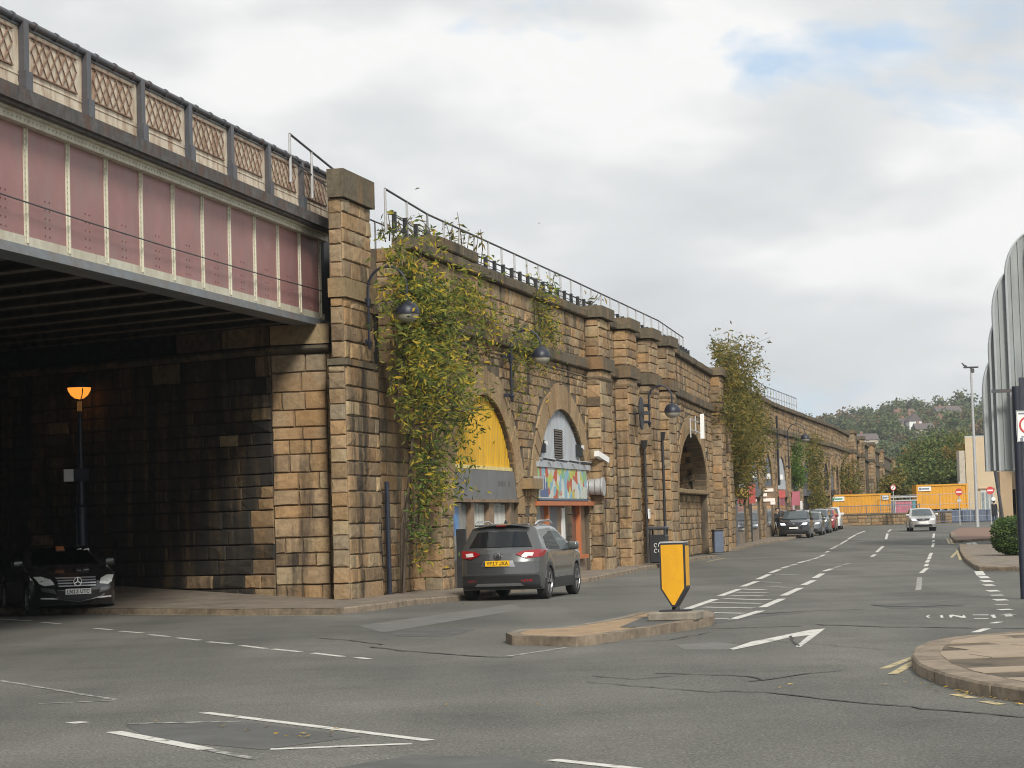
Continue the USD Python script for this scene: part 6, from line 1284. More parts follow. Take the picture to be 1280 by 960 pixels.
for sg in (1, -1): jk = jk + limb([(loc(-.26, -.36 + sg * .2, 1.0), .065), (loc(.0, -.36 + sg * .24, .82), .05), (loc(.38, -.36 + sg * .15, .96), .038)])
obj('jacket', soft(jk, .035), M['navy'], t, smooth=60)
tr = None
for sg in (1, -1): l_ = limb([(loc(-.22, -.36 + sg * .1, .72), .10), (loc(.24, -.36 + sg * .11, .74), .075), (loc(.60, -.36 + sg * .1, .50), .055)]); tr = l_ if tr is None else tr + l_
obj('trousers', soft(tr, .035), M['navy'], t, smooth=60)

# ------------------------------------------------------------------ street furniture
bp0 = np.array([*ground_at(845, 764, .25)[:2], 0]); bo = thing('keep_left_bollard', 'amber shield-shaped bollard with black edge on the traffic island', 'bollard', bp0)
vd_ = np.array([-bp0[0], -bp0[1]]) / np.hypot(bp0[0], bp0[1]); fp = Plane(bp0[:2] - 0, (-vd_[1], vd_[0])); fp.n = np.array([*vd_, 0]); rot = -0.22
dd = np.array([fp.d[0] * math.cos(rot) - fp.d[1] * math.sin(rot), fp.d[0] * math.sin(rot) + fp.d[1] * math.cos(rot), 0]); fp.d = dd; fp.n = np.array([dd[1], -dd[0], 0]); fp.o = bp0
if np.dot(fp.n[:2], vd_) < 0: fp.n = -fp.n
outl = Polygon([(-.19, .58), (-.19, 1.22), (-.17, 1.245), (.17, 1.245), (.19, 1.22), (.19, .58), (.03, .32), (-.03, .32)])
obj('plinth', MB().box(bp0 + Z3 * .185, (.72, .62, .13), math.atan2(dd[1], dd[0]), bevel=.02), M['concrete'], bo)
obj('foot', MB().box(bp0 + Z3 * .262, (.42, .34, .025), math.atan2(dd[1], dd[0])).lathe([(0, 0), (.06, 0), (.045, .10), (0, .10)], bp0 + Z3 * .27, 12), M['plastic'], bo)
obj('body', MB().prism(outl, fp.o, fp.d, Z3, fp.n, -.14, .14), M['plastic'], bo)
obj('reflective_face', MB().prism(outl.buffer(-.026), fp.o, fp.d, Z3, fp.n, .14, .147), M['yellow_reflect'], bo)
obj('cap', MB().prism(sbox(-.185, 1.245, .185, 1.265), fp.o, fp.d, Z3, fp.n, -.135, .135), M['galv'], bo)
for sg in (1, -1): obj('side_panel', MB().prism(sbox(-.11, .62, .11, 1.2), fp.o + fp.d * sg * .19, fp.n, Z3, fp.d * sg, 0, .006), M['yellow_reflect'], bo)
# lit lamp post under the bridge
lp = ray(103, 700); dist = 52.4; lx = lp[0] / lp[1] * dist
lm = thing('street_lamp', 'dark blue lamp post with a glowing orange bowl under the bridge', 'street lamp', (lx, dist, .35))
ztop = at_dist(95, 486, dist)[2]
obj('lower_column', MB().lathe([(0, 0), (.14, 0), (.14, .3), (.125, .4), (.125, 1.75), (.15, 1.8), (.15, 1.9), (.10, 1.95), (0, 1.95)], (lx, dist, .35), 16), M['lampblue'], lm, smooth=40)
obj('column', MB().tube([(lx, dist, 2.0), (lx, dist, ztop - .55)], [.095, .055], 12), M['lampblue'], lm, smooth=40)
obj('neck', MB().lathe([(0, 0), (.09, 0), (.05, .10), (.05, .3), (0, .3)], (lx, dist, ztop - .58), 12), M['lampblue'], lm, smooth=40)
obj('glowing_bowl', MB().lathe([(0, -.26), (.10, -.24), (.19, -.17), (.25, -.07), (.265, 0), (0, 0)], (lx, dist, ztop + .02), 24), M['lampglow'], lm, smooth=60)
obj('hood', MB().lathe([(.28, -.01), (.285, .02), (.25, .14), (.16, .24), (.05, .29), (0, .29)], (lx, dist, ztop + .03), 24), M['black'], lm, smooth=40)
obj('bowl_strap', MB().tube([(lx + .28 * math.sin(a) * .45, dist - .28 * math.sin(a) * .9, ztop + .02 - .285 * math.cos(a)) for a in np.linspace(-.1, 1.5, 8)], .012, 5), M['black'], lm)
nz_ = at_dist(94, 594, dist)
obj('notice', MB().box((lx - .24, dist - .06, nz_[2]), (.26, .02, .28)), M['white'], lm); obj('notice_band', MB().box((lx + .02, dist - .06, nz_[2]), (.34, .06, .30), bevel=.02), M['lampblue'], lm)
lampl = UsdLux.SphereLight.Define(stage, str(lm.GetPath()) + '/lamp_light'); lampl.CreateRadiusAttr(.12); lampl.CreateIntensityAttr(1.3); lampl.CreateColorAttr(Gf.Vec3f(1.0, .42, .08)); lampl.AddTranslateOp().Set(Gf.Vec3d(0, 0, float(ztop - .75)))
# tall floodlight mast with a gull, no-entry signs
def pole(nm, label, cat, base, h, r0, r1, mat='galv'):
    t = thing(nm, label, cat, base); b = np.array(base); obj('post', MB().tube([b, b + Z3 * h], [r0, r1], 10), M[mat], t, smooth=40); return t, b
d = ray(1221.5, 648); y = 158.0; b = on_ground(d[0] / d[1] * y, y); topz = at_dist(1214.5, 460, y)[2]
mt, b = pole('floodlight_mast', 'tall slim grey mast with a flat double lamp head above the rooftops', 'lamp post', b, topz - b[2], .13, .07)
obj('lamp_head', MB().box(b + Z3 * (topz - b[2] + .05), (1.0, .35, .10), bevel=.03).box(b + np.array([.1, 0, topz - b[2] - .18]), (.22, .22, .3), bevel=.03), M['greypaint'], mt)
gl = thing('gull', 'dark bird perched on the left end of the mast lamp head', 'bird', b + np.array([-.42, 0, topz - b[2] + .10]))
q = b + np.array([-.42, 0, topz - b[2] + .16]); obj('body', soft(limb([(q + np.array([.16, 0, -.02]), .02), (q + np.array([.04, 0, 0]), .075), (q + np.array([-.08, 0, .06]), .06), (q + np.array([-.15, 0, .17]), .045)]) + limb([(q + np.array([-.15, 0, .17]), .03), (q + np.array([-.25, 0, .16]), .008)]), .02, 3), M['greypaint'], gl, smooth=60)
for s_ in (1, -1): obj('leg', MB().tube([q + np.array([0, .03 * s_, -.05]), q + np.array([0, .03 * s_, -.10])], .008, 5), M['orange'], gl)
for (px, py0, py1, lb) in ((966.5 + 233.3, 615, 655, 'no-entry sign on a grey post in front of the right container'), (1239, 613, 655, 'no-entry sign on a post beside the buff building')):
    d = ray(px, 650); y = 170.0; base = on_ground(d[0] / d[1] * y, y); z = at_dist(px, py0, y)[2]; t, b = pole('no_entry_sign', lb, 'road sign', base, z - base[2] + .1, .04, .04)
    r = .27 if px < 1210 else .29; c = np.array([b[0], b[1] - .06, z])
    obj('disc', MB().lathe([(0, -.008), (r, -.008), (r, .008), (0, .008)], c, 28, 'y'), M['red_sign'], t); obj('white_bar', MB().box(c - np.array([0, .014, 0]), (r * 1.45, .006, r * .36)), M['white'], t)
    if px < 1210: obj('small_plate', MB().box(c - np.array([0, 0, .62]), (.30, .02, .2)), M['galv'], t)
    else: obj('small_disc', MB().lathe([(0, -.008), (.15, -.008), (.15, .008), (0, .008)], c - np.array([-.22, 0, .62]), 20, 'y'), M['white'], t)
# sign on its dark blue post, right edge
d = ray(1276.5, 690); y = 41.0; t, b = pole('sign_post', 'dark blue post with a white prohibition sign at the right edge', 'sign', on_ground(d[0] / d[1] * y + .03, y), 3.75, .075, .075, 'lampblue')
zc = at_dist(1279, 533, y)[2]; sx = at_dist(1282, 533, y)[0]; c = np.array([sx + .02, y - .09, zc]); h_ = .30; w_ = .40
sp_ = obj('sign_plate', MB().box(c, (w_, .012, h_ * 1.85)), M['white'], t); ro = .155
obj('sign_border', MB().bar(c + [-w_ / 2 + .012, -.008, h_ * .9], c + [w_ / 2 - .012, -.008, h_ * .9], .004, .008, up=(0, 0, 1)).bar(c + [-w_ / 2 + .012, -.008, -h_ * .9], c + [w_ / 2 - .012, -.008, -h_ * .9], .004, .008).box(c + [-w_ / 2 + .012, -.008, 0], (.008, .004, h_ * 1.8)), M['ink'], sp_)
obj('red_ring', MB().lathe([(ro - .03, -.004), (ro, -.004), (ro, .004), (ro - .03, .004), (ro - .03, -.004)], c + [0, -.012, .02], 30, 'y'), M['red_sign'], sp_)
obj('black_figure', MB().box(c + [-.03, -.012, -.01], (.05, .004, .12)).box(c + [.02, -.012, .02], (.04, .004, .14)).box(c + [.06, -.012, .0], (.04, .004, .09)).box(c + [-.03, -.012, .07], (.03, .004, .05)), M['ink'], sp_)
obj('small_print', MB().box(c + [-.02, -.010, .225], (.28, .004, .025)).box(c + [0, -.010, -.185], (.25, .004, .02)).box(c + [-.12, -.010, -.235], (.05, .004, .06)).box(c + [.0, -.010, -.235], (.08, .004, .05)), M['greyprint'], sp_)

# ------------------------------------------------------------------ foliage
def leaves(pts, size, rng, asp=0.35, droop=0.5, bend=True):
    """One pointed leaf of two facets at every point."""
    n = len(pts); d = rng.normal(0, 1, (n, 3)); d[:, 2] = d[:, 2] * 0.5 - droop; d /= np.linalg.norm(d, axis=1, keepdims=True)
    u = rng.normal(0, 1, (n, 3)); w = np.cross(d, u); w /= np.linalg.norm(w, axis=1, keepdims=True) + 1e-9; nn = np.cross(d, w)
    l = size * rng.uniform(0.6, 1.35, n)[:, None]; p0 = pts; p1 = pts + d * l * .5 + w * l * asp * .5 + nn * l * .06; p2 = pts + d * l - nn * l * .12; p3 = pts + d * l * .5 - w * l * asp * .5 + nn * l * .06
    v = np.stack([p0, p1, p2, p3], 1).reshape(-1, 3); i = np.arange(n)[:, None] * 4
    return v, np.vstack([i + [0, 1, 2], i + [0, 2, 3]])
def wall_shrub(name, label, pl, blobs, n, size, mat, seed, stems=(), cat='shrub', asp=0.33, droop=0.5, out=0.45, twigs=0):
    """Shrub rooted in a wall: blobs are (s, z, half width, half height, weight)."""
    rng = np.random.default_rng(seed); t = thing(name, label, cat, pl(blobs[-1][0], blobs[-1][1], 0.1)); P_ = []; wt = sum(b[4] for b in blobs); br = MB()
    for s, z, w, h, k in blobs:
        m = max(3, int(n * k / wt)); nc = max(4, m // 22)
        cc = rng.normal(0, 1, (nc, 2)); cc = cc / np.maximum(1, np.linalg.norm(cc, axis=1, keepdims=True) / 1.35) * rng.random((nc, 1)) ** .5
        dep = np.abs(rng.normal(0, out, nc)) + .05; pk = rng.integers(0, nc, m); spread = rng.normal(0, 1, (m, 3)) * [.20, .24, .13] * np.where(rng.random((m, 1)) < .25, 1.9, 0.9)
        S = s + cc[pk, 0] * w + spread[:, 0]; Zz = z + cc[pk, 1] * h + spread[:, 1]; D = np.maximum(dep[pk] + spread[:, 2], .03)
        P_.append(pl.many(np.stack([S, Zz], 1), D))
        for j in range(min(nc, 14)):
            a = pl(s, z - h * .3, .05); e = pl(s + cc[j, 0] * w, z + cc[j, 1] * h, dep[j]); mid = (a + e) / 2 + Z3 * .2
            br.tube([a, mid, e], [.018, .012, .005], 4)
    for q in stems: br.tube([pl(*x) for x in q], [.035] * (len(q) - 1) + [.012], 5)
    for j in range(twigs):
        s, z, w, h, k = blobs[0]; a = pl(s + rng.uniform(-w, w) * .6, z + h * .3, rng.uniform(.1, .7)); e = a + np.array([rng.normal(0, .8), rng.normal(0, .8), rng.uniform(.7, 1.5)]); m_ = (a + e) / 2 + np.array([0, 0, .15])
        br.tube([a, m_, e], [.014, .01, .004], 4); k_ = rng.random(26)[:, None]; P_.append(a + (e - a) * (.25 + .75 * k_) + rng.normal(0, .09, (26, 3)))
    obj('stems', br, M['bark'], t); v, f = leaves(np.vstack(P_), size, rng, asp, droop); obj('foliage', MB().add(v, f), M[mat], t, kind='stuff'); return t
wall_shrub('buddleia', 'big sprawling yellow-green shrub hanging down the wall beside the tall corner pier', A,
    [(-2.7, 4.5, 1.7, 1.2, 5), (-3.6, 6.4, 2.2, 1.35, 9), (-4.4, 5.4, 1.0, 1.3, 2.6), (-4.0, 7.2, .9, .5, 1.6), (-0.9, 6.7, 2.0, 1.0, 4), (-0.2, 4.6, 1.2, 0.9, 2.2), (1.6, 6.9, 1.8, .6, 2.0), (3.4, 6.6, 1.6, .6, .9), (-3.0, 2.6, .8, .7, .9), (-2.2, 3.2, 1.2, .8, 1.6), (-3.4, 1.6, .5, .7, .5), (1.4, 5.7, 1.5, .4, .6), (3.6, 6.6, 1.2, .4, .35), (.7, 4.0, .6, .45, .35), (-3.2, 4.8, 1.2, .8, 0)],
    7200, .165, 'buddleia', 1, stems=[[(-3.4, .1, -.3), (-3.3, 2.0, -.2), (-3.2, 4.5, .05), (-3.0, 6.0, .3)], [(-3.2, 4.0, 0), (-1.5, 5.5, .3), (.5, 6.4, .4)], [(-3.0, 5.0, .1), (-1.5, 4.2, .6), (.8, 4.4, .6)]], out=.33)
wall_shrub('buddleia', 'patchy yellowing shrub on the wall above the second wall lamp', A, [(9.6, 7.3, 1.3, .75, 3), (8.2, 6.3, 1.6, .5, 2), (6.2, 6.2, 1.0, .4, 1), (6.0, 5.4, .4, .8, .9), (11.0, 6.9, .5, .4, .5), (9.0, 7.0, 1, 1, 0)], 1500, .14, 'buddleia', 2, out=.2)
wall_shrub('ivy', 'thin green creeper at the wall foot left of the yellow arch', A, [(-3.6, 1.8, .35, .8, 2), (-3.2, 2.6, .3, .6, 1), (-3.5, 1.0, .2, .4, 0)], 420, .12, 'bright_leaf', 3, out=.12, stems=[[(-3.2, .1, -.4), (-3.25, 1.6, -.35), (-3.1, 2.4, -.2)]])
dq = thing('drainpipe', 'slim pipe standing against the wall behind the hanging shrub', 'drainpipe', A(-2.9, 0, -.4)); obj('pipe', MB().tube([A(-2.9, .1, -.45), A(-2.9, 2.4, -.4)], .05, 8), M['wood'], dq, smooth=40); obj('second_pipe', MB().tube([A(-3.8, .1, -.5), A(-3.8, 2.6, -.5)], .055, 8), M['lampblue'], dq, smooth=40)
wall_shrub('overgrown_bush', 'tall olive bush growing from the viaduct top between the open arch and the far shops', B, [(20.0, 8.0, 4.6, 1.25, 6), (20.5, 6.6, 4.6, 1.2, 6), (24.0, 5.6, 3.6, 1.3, 5), (22.5, 4.4, 3.4, 1.0, 3.4), (27.5, 6.4, 3.0, 1.2, 3), (17.0, 6.3, 2.6, .8, 1.6), (30.5, 6.2, 2.0, .9, 1.4), (22.2, 3.3, 2.4, .7, 1.2), (19, 7.5, 2, 2, 0)], 19000, .20, 'buddleia_far', 4, out=.65, twigs=26, stems=[[(18, 6.2, .1), (19, 8, .4), (19.5, 10, .5)], [(18.5, 6.2, .1), (21, 7, .7), (25, 6, .9)]])
wall_shrub('ivy', 'bright green ivy column on the far arches above the red panel', CS[1], [(12.0, 5.0, 1.9, 1.0, 3), (12.0, 4.0, 1.7, .8, 2), (12, 6, .9, .5, 1), (12, 4.5, 1, 1, 0)], 1500, .24, 'bright_leaf', 5, out=.35)
wall_shrub('overgrown_bush', 'tall yellow-green bush climbing the far arches beyond the bright ivy', CS[1], [(25.0, 5.6, 3.6, 1.1, 2.4), (26.0, 3.9, 4.4, 1.2, 3), (26.5, 2.4, 3.8, .9, 2), (25, 4, 1, 1, 0)], 2600, .28, 'buddleia_far', 6, out=.45)
wall_shrub('overgrown_bush', 'bushy greenery against the farthest arches above the amber container', CS[2], [(12.0, 4.6, 3.6, 1.6, 2), (26, 4.0, 3.4, 1.6, 2), (12, 4, 1, 1, 0)], 1600, .34, 'buddleia_far', 7, out=.5)
for i, (pl, s, z, n, lb, h) in enumerate([(A, 1.9, 8.0, 60, 'dark weed sprouting through the railing beside the parapet block', 1.25), (A, 4.6, 8.0, 60, 'tall dark weed silhouetted above the railing over the yellow arch', 1.15), (A, -3.0, 8.0, 50, 'curling weed in the railing next to the tall corner pier', .75), (A, 13.6, 8.0, 70, 'green weed tangled in the railing before the first pilaster', .95), (A, 0.2, 8.3, 40, 'small weed arching over the dark parapet block', .45), (P, 1.5, 8.1, 40, 'small weed in the railing above the first pilaster', .7)]):
    rng = np.random.default_rng(50 + i); t = thing('weed', lb, 'weed', pl(s, z, -.5)); br = MB(); pts = []
    for j in range(5):
        a = pl(s + rng.normal(0, .25), z, -.5 + rng.normal(0, .15)); e = a + np.array([rng.normal(0, .28), rng.normal(0, .2), h * rng.uniform(.6, 1.05)]); br.tube([a, (a + e) / 2 + rng.normal(0, .05, 3), e], [.016, .012, .006], 4)
        k = rng.random((n // 5, 1)); pts.append(a + (e - a) * (.3 + .7 * k) + rng.normal(0, .06, (n // 5, 3)))
    obj('stems', br, M['bark'], t); v, f = leaves(np.vstack(pts), .24, rng, .2, .35); obj('leaf_tufts', MB().add(v, f), M['buddleia_far' if i != 3 else 'bright_leaf'], t, kind='stuff')
# clipped hedge at the right edge
rng = np.random.default_rng(77); d = ray(1276, 692); hy = 73.0; hc = np.array([d[0] / d[1] * hy + .15, hy + .6, .12]); hd2 = thing('hedge', 'rounded clipped green hedge on the right pavement by the grey clad building', 'hedge', hc)
u = rng.normal(0, 1, (5200, 3)); u /= np.linalg.norm(u, axis=1, keepdims=True); u = np.sign(u) * np.abs(u) ** .75; lump = 1 + .07 * (meshkit.noise(u * 2.6 + 9) - .5)[:, None] * 2
pp = hc + [0, 0, .62] + u * [.88, .95, .62] * lump * rng.uniform(.93, 1.02, (5200, 1)); v, f = leaves(pp, .085, rng, .55, .1); obj('foliage', MB().add(v, f), M['hedge_leaf'], hd2, kind='stuff')
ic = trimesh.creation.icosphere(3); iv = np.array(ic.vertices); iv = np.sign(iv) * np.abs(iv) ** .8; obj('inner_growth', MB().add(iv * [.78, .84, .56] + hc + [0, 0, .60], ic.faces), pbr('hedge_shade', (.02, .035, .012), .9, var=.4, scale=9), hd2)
obj('stem', MB().tube([hc, hc + Z3 * .5], .08, 6), M['bark'], hd2)
# fallen leaves by the near kerb and along the gutter
rng = np.random.default_rng(31); pts = []
for (x0, y0), (x1, y1), n, sp in [((1138, 838), (1180, 864), 16, .10), ((1180, 864), (1285, 884), 26, .09), ((430, 768), (560, 756), 14, .25), ((1040, 850), (1140, 860), 4, .6), ((240, 905), (400, 925), 16, .3), ((560, 890), (700, 880), 3, .6), ((660, 798), (720, 808), 8, .2)]:
    for _ in range(n):
        k = rng.random(); g = ground_at(x0 + (x1 - x0) * k, y0 + (y1 - y0) * k); pts.append(g + [rng.normal(0, sp), rng.normal(0, sp * .7), .012])
v, f = leaves(np.array(pts), .075, rng, .6, 0.0); c = np.repeat(np.array(pts), 4, 0); v[:, 2] = .014 + np.abs(v[:, 2] - c[:, 2]) * .25; obj('fallen_leaves', MB().add(v, f), M['fallen_leaf'], kind='stuff', label='yellow fallen leaves scattered in the gutters and on the road', cat='leaves')

# ------------------------------------------------------------------ the far end of the street
def gy(y): return float(gz(y))
y = 184.0; x0, x1 = at_dist(1052, 650, y)[0], at_dist(1190, 650, y)[0]; lw = thing('low_wall', 'low stone wall across the end of the street', 'wall', (x0, y, gy(y)))
wp = Plane((x0, y), (1, 0)); wm = Masonry(); wm.face(wp, 0, x1 - x0, gy(y), gy(y) + .78, 400, 'stone_sooty', row=(.22, .3), lens=(.4, .9)); wm.emit(lw, 0)
obj('wall_core', MB().box(((x0 + x1) / 2, y + .2, gy(y) + .4), (x1 - x0, .4, .8)), M['mortar'], lw); obj('coping', MB().box(((x0 + x1) / 2, y + .2, gy(y) + .86), (x1 - x0 + .1, .5, .12), bevel=.02), M['coping'], lw)
# pedestrian guard rails
for (px0, px1, yy, lb, rails) in [(1050, 1150, 184.2, 'dark guard rail standing on the low stone wall', (.9, 1.55)), (1148, 1242, 182.0, 'grey guard rail in front of the blue barrier beside the no-entry signs', (.15, .95))]:
    xa, xb = at_dist(px0, 650, yy)[0], at_dist(px1, 650, yy)[0]; t = thing('guard_rail', lb, 'railing', (xa, yy, gy(yy))); m = MB()
    for z in rails: m.tube([(xa, yy, gy(yy) + z), (xb, yy, gy(yy) + z)], .03, 6)
    obj('rail', m, M['bluefence'], t); n = int((xb - xa) / 2)
    for i in range(n + 1): xx = xa + (xb - xa) * i / n; obj('post', MB().tube([(xx, yy, gy(yy)), (xx, yy, gy(yy) + rails[1] + .05)], .035, 6), M['bluefence'], t)
    m = MB()
    for i in range(int((xb - xa) / .14)): xx = xa + i * .14; m.box((xx, yy, gy(yy) + sum(rails) / 2), (.02, .02, rails[1] - rails[0]))
    obj('bars', m, M['bluefence'], t, kind='stuff')
xa, xb = at_dist(1095, 640, 188.5)[0], at_dist(1242, 640, 188.5)[0]; t = thing('mesh_fence', 'tall pale mesh fence in front of the right amber container', 'fence', (xa, 186, gy(186))); m = MB(); yy = 186.0
n = int((xb - xa) / 2.0)
for i in range(n + 1): xx = xa + (xb - xa) * i / n; obj('post', MB().tube([(xx, yy, gy(yy)), (xx, yy, gy(yy) + 2.35)], .028, 6), M['galv'], t)
for z in (2.3, 1.5, .5): m.tube([(xa, yy, gy(yy) + z), (xb, yy, gy(yy) + z)], .016, 5)
for i in range(int((xb - xa) / .3)): m.tube([(xa + i * .3, yy, gy(yy) + .1), (xa + i * .3, yy, gy(yy) + 2.3)], .005, 3)
obj('wires', m, M['galv'], t, kind='stuff')
t = thing('barrier_wall', 'long blue-grey plastic barrier below the right amber container', 'barrier', (xa + 3, 187.2, gy(187))); n = 7
for i in range(n): xx = at_dist(1148, 640, 187)[0] + i * 1.0; obj('barrier_unit', MB().box((xx, 187.3, gy(187) + .5), (.94, .4, 1.0), bevel=.06), M['bluefence'], t)
def container(label, px0, px1, yc, z0, z1, dp, signs):
    xa, xb = at_dist(px0, 630, yc)[0], at_dist(px1, 630, yc)[0]; t = thing('site_container', label, 'container', (xa, yc, z0), 0, 'amber site containers at the end of the street'); w = xb - xa
    obj('body', MB().box(((xa + xb) / 2, yc + dp / 2, (z0 + z1) / 2), (w, dp, z1 - z0)), M['container'], t)
    for i in range(int(w / .28)): obj('panel_rib', MB().box((xa + .2 + i * .28, yc - .006, (z0 + z1) / 2), (.13, .028, z1 - z0 - .3)), M['container'], t)
    for zz in (z0 + .07, z1 - .07): obj('edge_rail', MB().box(((xa + xb) / 2, yc - .03, zz), (w + .06, .10, .14)), M['container'], t)
    for xx in (xa, xb): obj('corner_post', MB().box((xx, yc - .03, (z0 + z1) / 2), (.14, .12, z1 - z0 + .02)), M['container'], t)
    for (fx_, fz, sw, shh, mt) in signs:
        s = obj('sign_board', MB().box((xa + w * fx_, yc - .075, z0 + (z1 - z0) * fz), (sw, .03, shh)), M['white'], t)
        obj('sign_print', MB().box((xa + w * fx_ + sw * .05, yc - .095, z0 + (z1 - z0) * fz), (sw * .62, .006, shh * .38)).box((xa + w * fx_ - sw * .36, yc - .095, z0 + (z1 - z0) * fz), (sw * .16, .006, shh * .6)), M[mt], s)
g = gy(190)
container('long amber container at left with a green and white sign', 1040, 1112.5, 186.5, 1.55, 3.10, 2.4, [(.10, .78, 1.05, .36, 'greenprint'), (.92, .78, .50, .36, 'greyprint')])
container('taller amber container at right with a small white sign', 1147, 1209, 191.0, 1.72, 3.75, 2.4, [(.15, .83, 1.05, .36, 'greyprint')])
t = thing('container_base', 'amber skirt and black opening beneath the long container', 'base', (at_dist(1040, 640, 187)[0], 187, .6)); xa, xb = at_dist(1066, 640, 186.6)[0], at_dist(1112, 640, 186.6)[0]
obj('skirt', MB().box(((xa + xb) / 2, 187.6, 1.05), (xb - xa, 2.2, .98)), M['container'], t); xa2 = at_dist(1041, 640, 186.6)[0]; obj('dark_opening', MB().box(((xa + xa2) / 2, 187.9, 1.05), (xa - xa2 - .02, 2.2, .96)), M['dark'], t)
xa, xb = at_dist(1113, 640, 190)[0], at_dist(1147, 640, 190)[0]; t = thing('hoarding', 'faded pink hoarding with pale frame between the two containers', 'hoarding', (xa, 190, g)); w = xb - xa
obj('pink_board', MB().box((xa + w * .50, 190, g + 1.35), (w * .62, .08, .95)), M['hoard'], t); obj('teal_board', MB().box((xa + w * .88, 190, g + 1.35), (w * .12, .08, 1.0)), M['teal'], t); obj('side_board', MB().box((xa + w * .08, 190, g + 1.3), (w * .15, .08, 1.0)), M['bluefence'], t)
obj('frame', MB().box((xa + w / 2, 189.95, g + 1.9), (w, .12, .10)).box((xa + w * .18, 189.95, g + 1.3), (.06, .12, 1.2)).box((xa + w / 2, 190.6, g + 2.2), (w * 1.1, .12, .12)), M['galv'], t); obj('lower_boards', MB().box((xa + w / 2, 189.9, g + .45), (w, .1, .8)), M['greyprint'], t)
t, b = pole('round_sign', 'small round red-ringed traffic sign above the pink hoarding', 'road sign', (at_dist(1117.5, 640, 188)[0], 188, g), 3.2, .04, .04)
obj('disc', MB().lathe([(0, -.01), (.23, -.01), (.23, .01), (0, .01)], b + [0, -.06, 2.95], 24, 'y'), M['white'], t); obj('ring', MB().lathe([(.18, -.012), (.23, -.012), (.23, .0), (.18, .0), (.18, -.012)], b + [0, -.075, 2.95], 24, 'y'), M['red_sign'], t); obj('mark', MB().bar(b + [-.06, -.08, 2.84], b + [.07, -.08, 3.05], .05, .01, up=(0, 1, 0)), M['ink'], t)
# buff building
yb = 205.0; xa, xb = at_dist(1208, 600, yb)[0], at_dist(1300, 600, yb)[0]; zt = at_dist(1222, 546, yb)[2]; bb = thing('buff_building', 'plain buff rendered building with a pale doorway at the far right', 'building', (xa, yb, gy(yb)))
q4 = [(xa, yb), (xb, yb), (xb + 2, yb + 10), (xa + 2.1, yb + 10)]; obj('wall', MB().hexa([(*q, 0) for q in q4], [(*q, zt) for q in q4]), M['tanwall'], bb); obj('roof', MB().hexa([(*q, zt + .002) for q in q4], [(*q, zt + .10) for q in q4]), M['clad_edge'], bb)
dx0, dx1 = at_dist(1226, 630, yb)[0], at_dist(1242, 630, yb)[0]; dr = obj('door', MB().box(((dx0 + dx1) / 2, yb - .03, 1.9), (dx1 - dx0, .08, 2.9)), M['shutter'], bb)
for k in range(3): obj('pane', MB().box((dx0 + .2 + k * .38, yb - .09, 2.2), (.24, .03, 1.8)), M['glass_pale'], dr)
obj('lintel', MB().box(((dx0 + dx1) / 2, yb - .08, 3.4), (dx1 - dx0 + .3, .2, .12)), M['tanbrick'], bb)
sb = at_dist(1205, 602, yb - 2); obj('side_wing', MB().box((sb[0] + .25, yb + .4, 3.4), (.5, 1.2, 6.8)), M['housewall'], bb); obj('wing_board', MB().box((sb[0] + .1, yb - .6, 3.9), (.6, .1, .35)), M['clad_edge'], bb)
# grey clad building with stepped curved eaves
yc = 96.0; cb = thing('clad_building', 'grey-green metal clad building with stepped curved eaves at the right edge', 'building', (at_dist(1235, 600, yc)[0], yc, 0)); xr = at_dist(1440, 500, yc)[0]
zb = at_dist(1250, 588, yc)[2]
for i, (pxl, pyt, dy) in enumerate([(1231, 430, 0.0), (1240.5, 378, 1.6), (1247, 330, 3.2), (1264.5, 288, 4.8), (1292, 262, 6.4), (1330, 236, 8.0)]):
    yy = yc + 1.6 - dy * .16; xl = at_dist(pxl, 520, yy)[0]; ztp = at_dist(pxl + 20, pyt, yy)[2]; r = 1.35; zl = zb
    arc = [(xl + r - r * math.cos(a), ztp - r * 1.5 + r * 1.5 * math.sin(a)) for a in np.linspace(0, math.pi / 2, 12)]
    nx = [at_dist(q[0], 520, yy)[0] for q in ((1231, 0), (1240.5, 0), (1247, 0), (1264.5, 0), (1292, 0), (1330, 0))]
    pg = Polygon([(xl, zl)] + arc + [(xr, ztp), (xr, zl)])
    ly = obj('cladding_bay', MB().prism(pg, (0, yy + 1.6, 0), (1, 0, 0), Z3, (0, -1, 0), 1.2, 1.6).prism(Polygon([(xl + 2.2, zl), (xl + 2.2, ztp - .3), (xr, ztp - .3), (xr, zl)]), (0, yy + 1.6, 0), (1, 0, 0), Z3, (0, -1, 0), -6.0, 1.2), M['clad'], cb)
    rb_ = MB(); x = xl + .25
    while x < xl + 3.2:
        ztx = ztp if x > xl + r else ztp - r * 1.5 + r * 1.5 * math.sin(math.acos(max(-1, min(1, (xl + r - x) / r)))); rb_.box((x, yy - .03, (zl + ztx) / 2), (.06, .07, ztx - zl - .08)); x += .31
    obj('ribs', rb_, M['clad'], ly, kind='stuff')
    edge = MB().tube([(x_, yy - .03, z_) for x_, z_ in [(xl, zl)] + arc + [(xr, ztp)]], .045, 6); obj('eaves_trim', edge, M['clad_edge'], ly, smooth=40)
q = at_dist(1240, 489, yc - .1); obj('band', MB().box((q[0] + 2.6, yc - .06, q[2]), (5.2, .16, .14)), M['greypaint'], cb)
yq = yc + 1.4; q0 = at_dist(1250, 600, yq)
obj('base_wall', MB().box((q0[0] + 4.75, yq + 3, (zb + .02) / 2), (7.0, 4, zb - .05)), M['tanbrick'], cb)
for px_, w_ in ((1250, .5), (1272, .5)):
    q = at_dist(px_, 640, yq - .2); obj('pillar', MB().box((q[0] + w_ / 2, yq - .2, zb / 2), (w_, .5, zb - .06)), M['tanbrick'], cb)
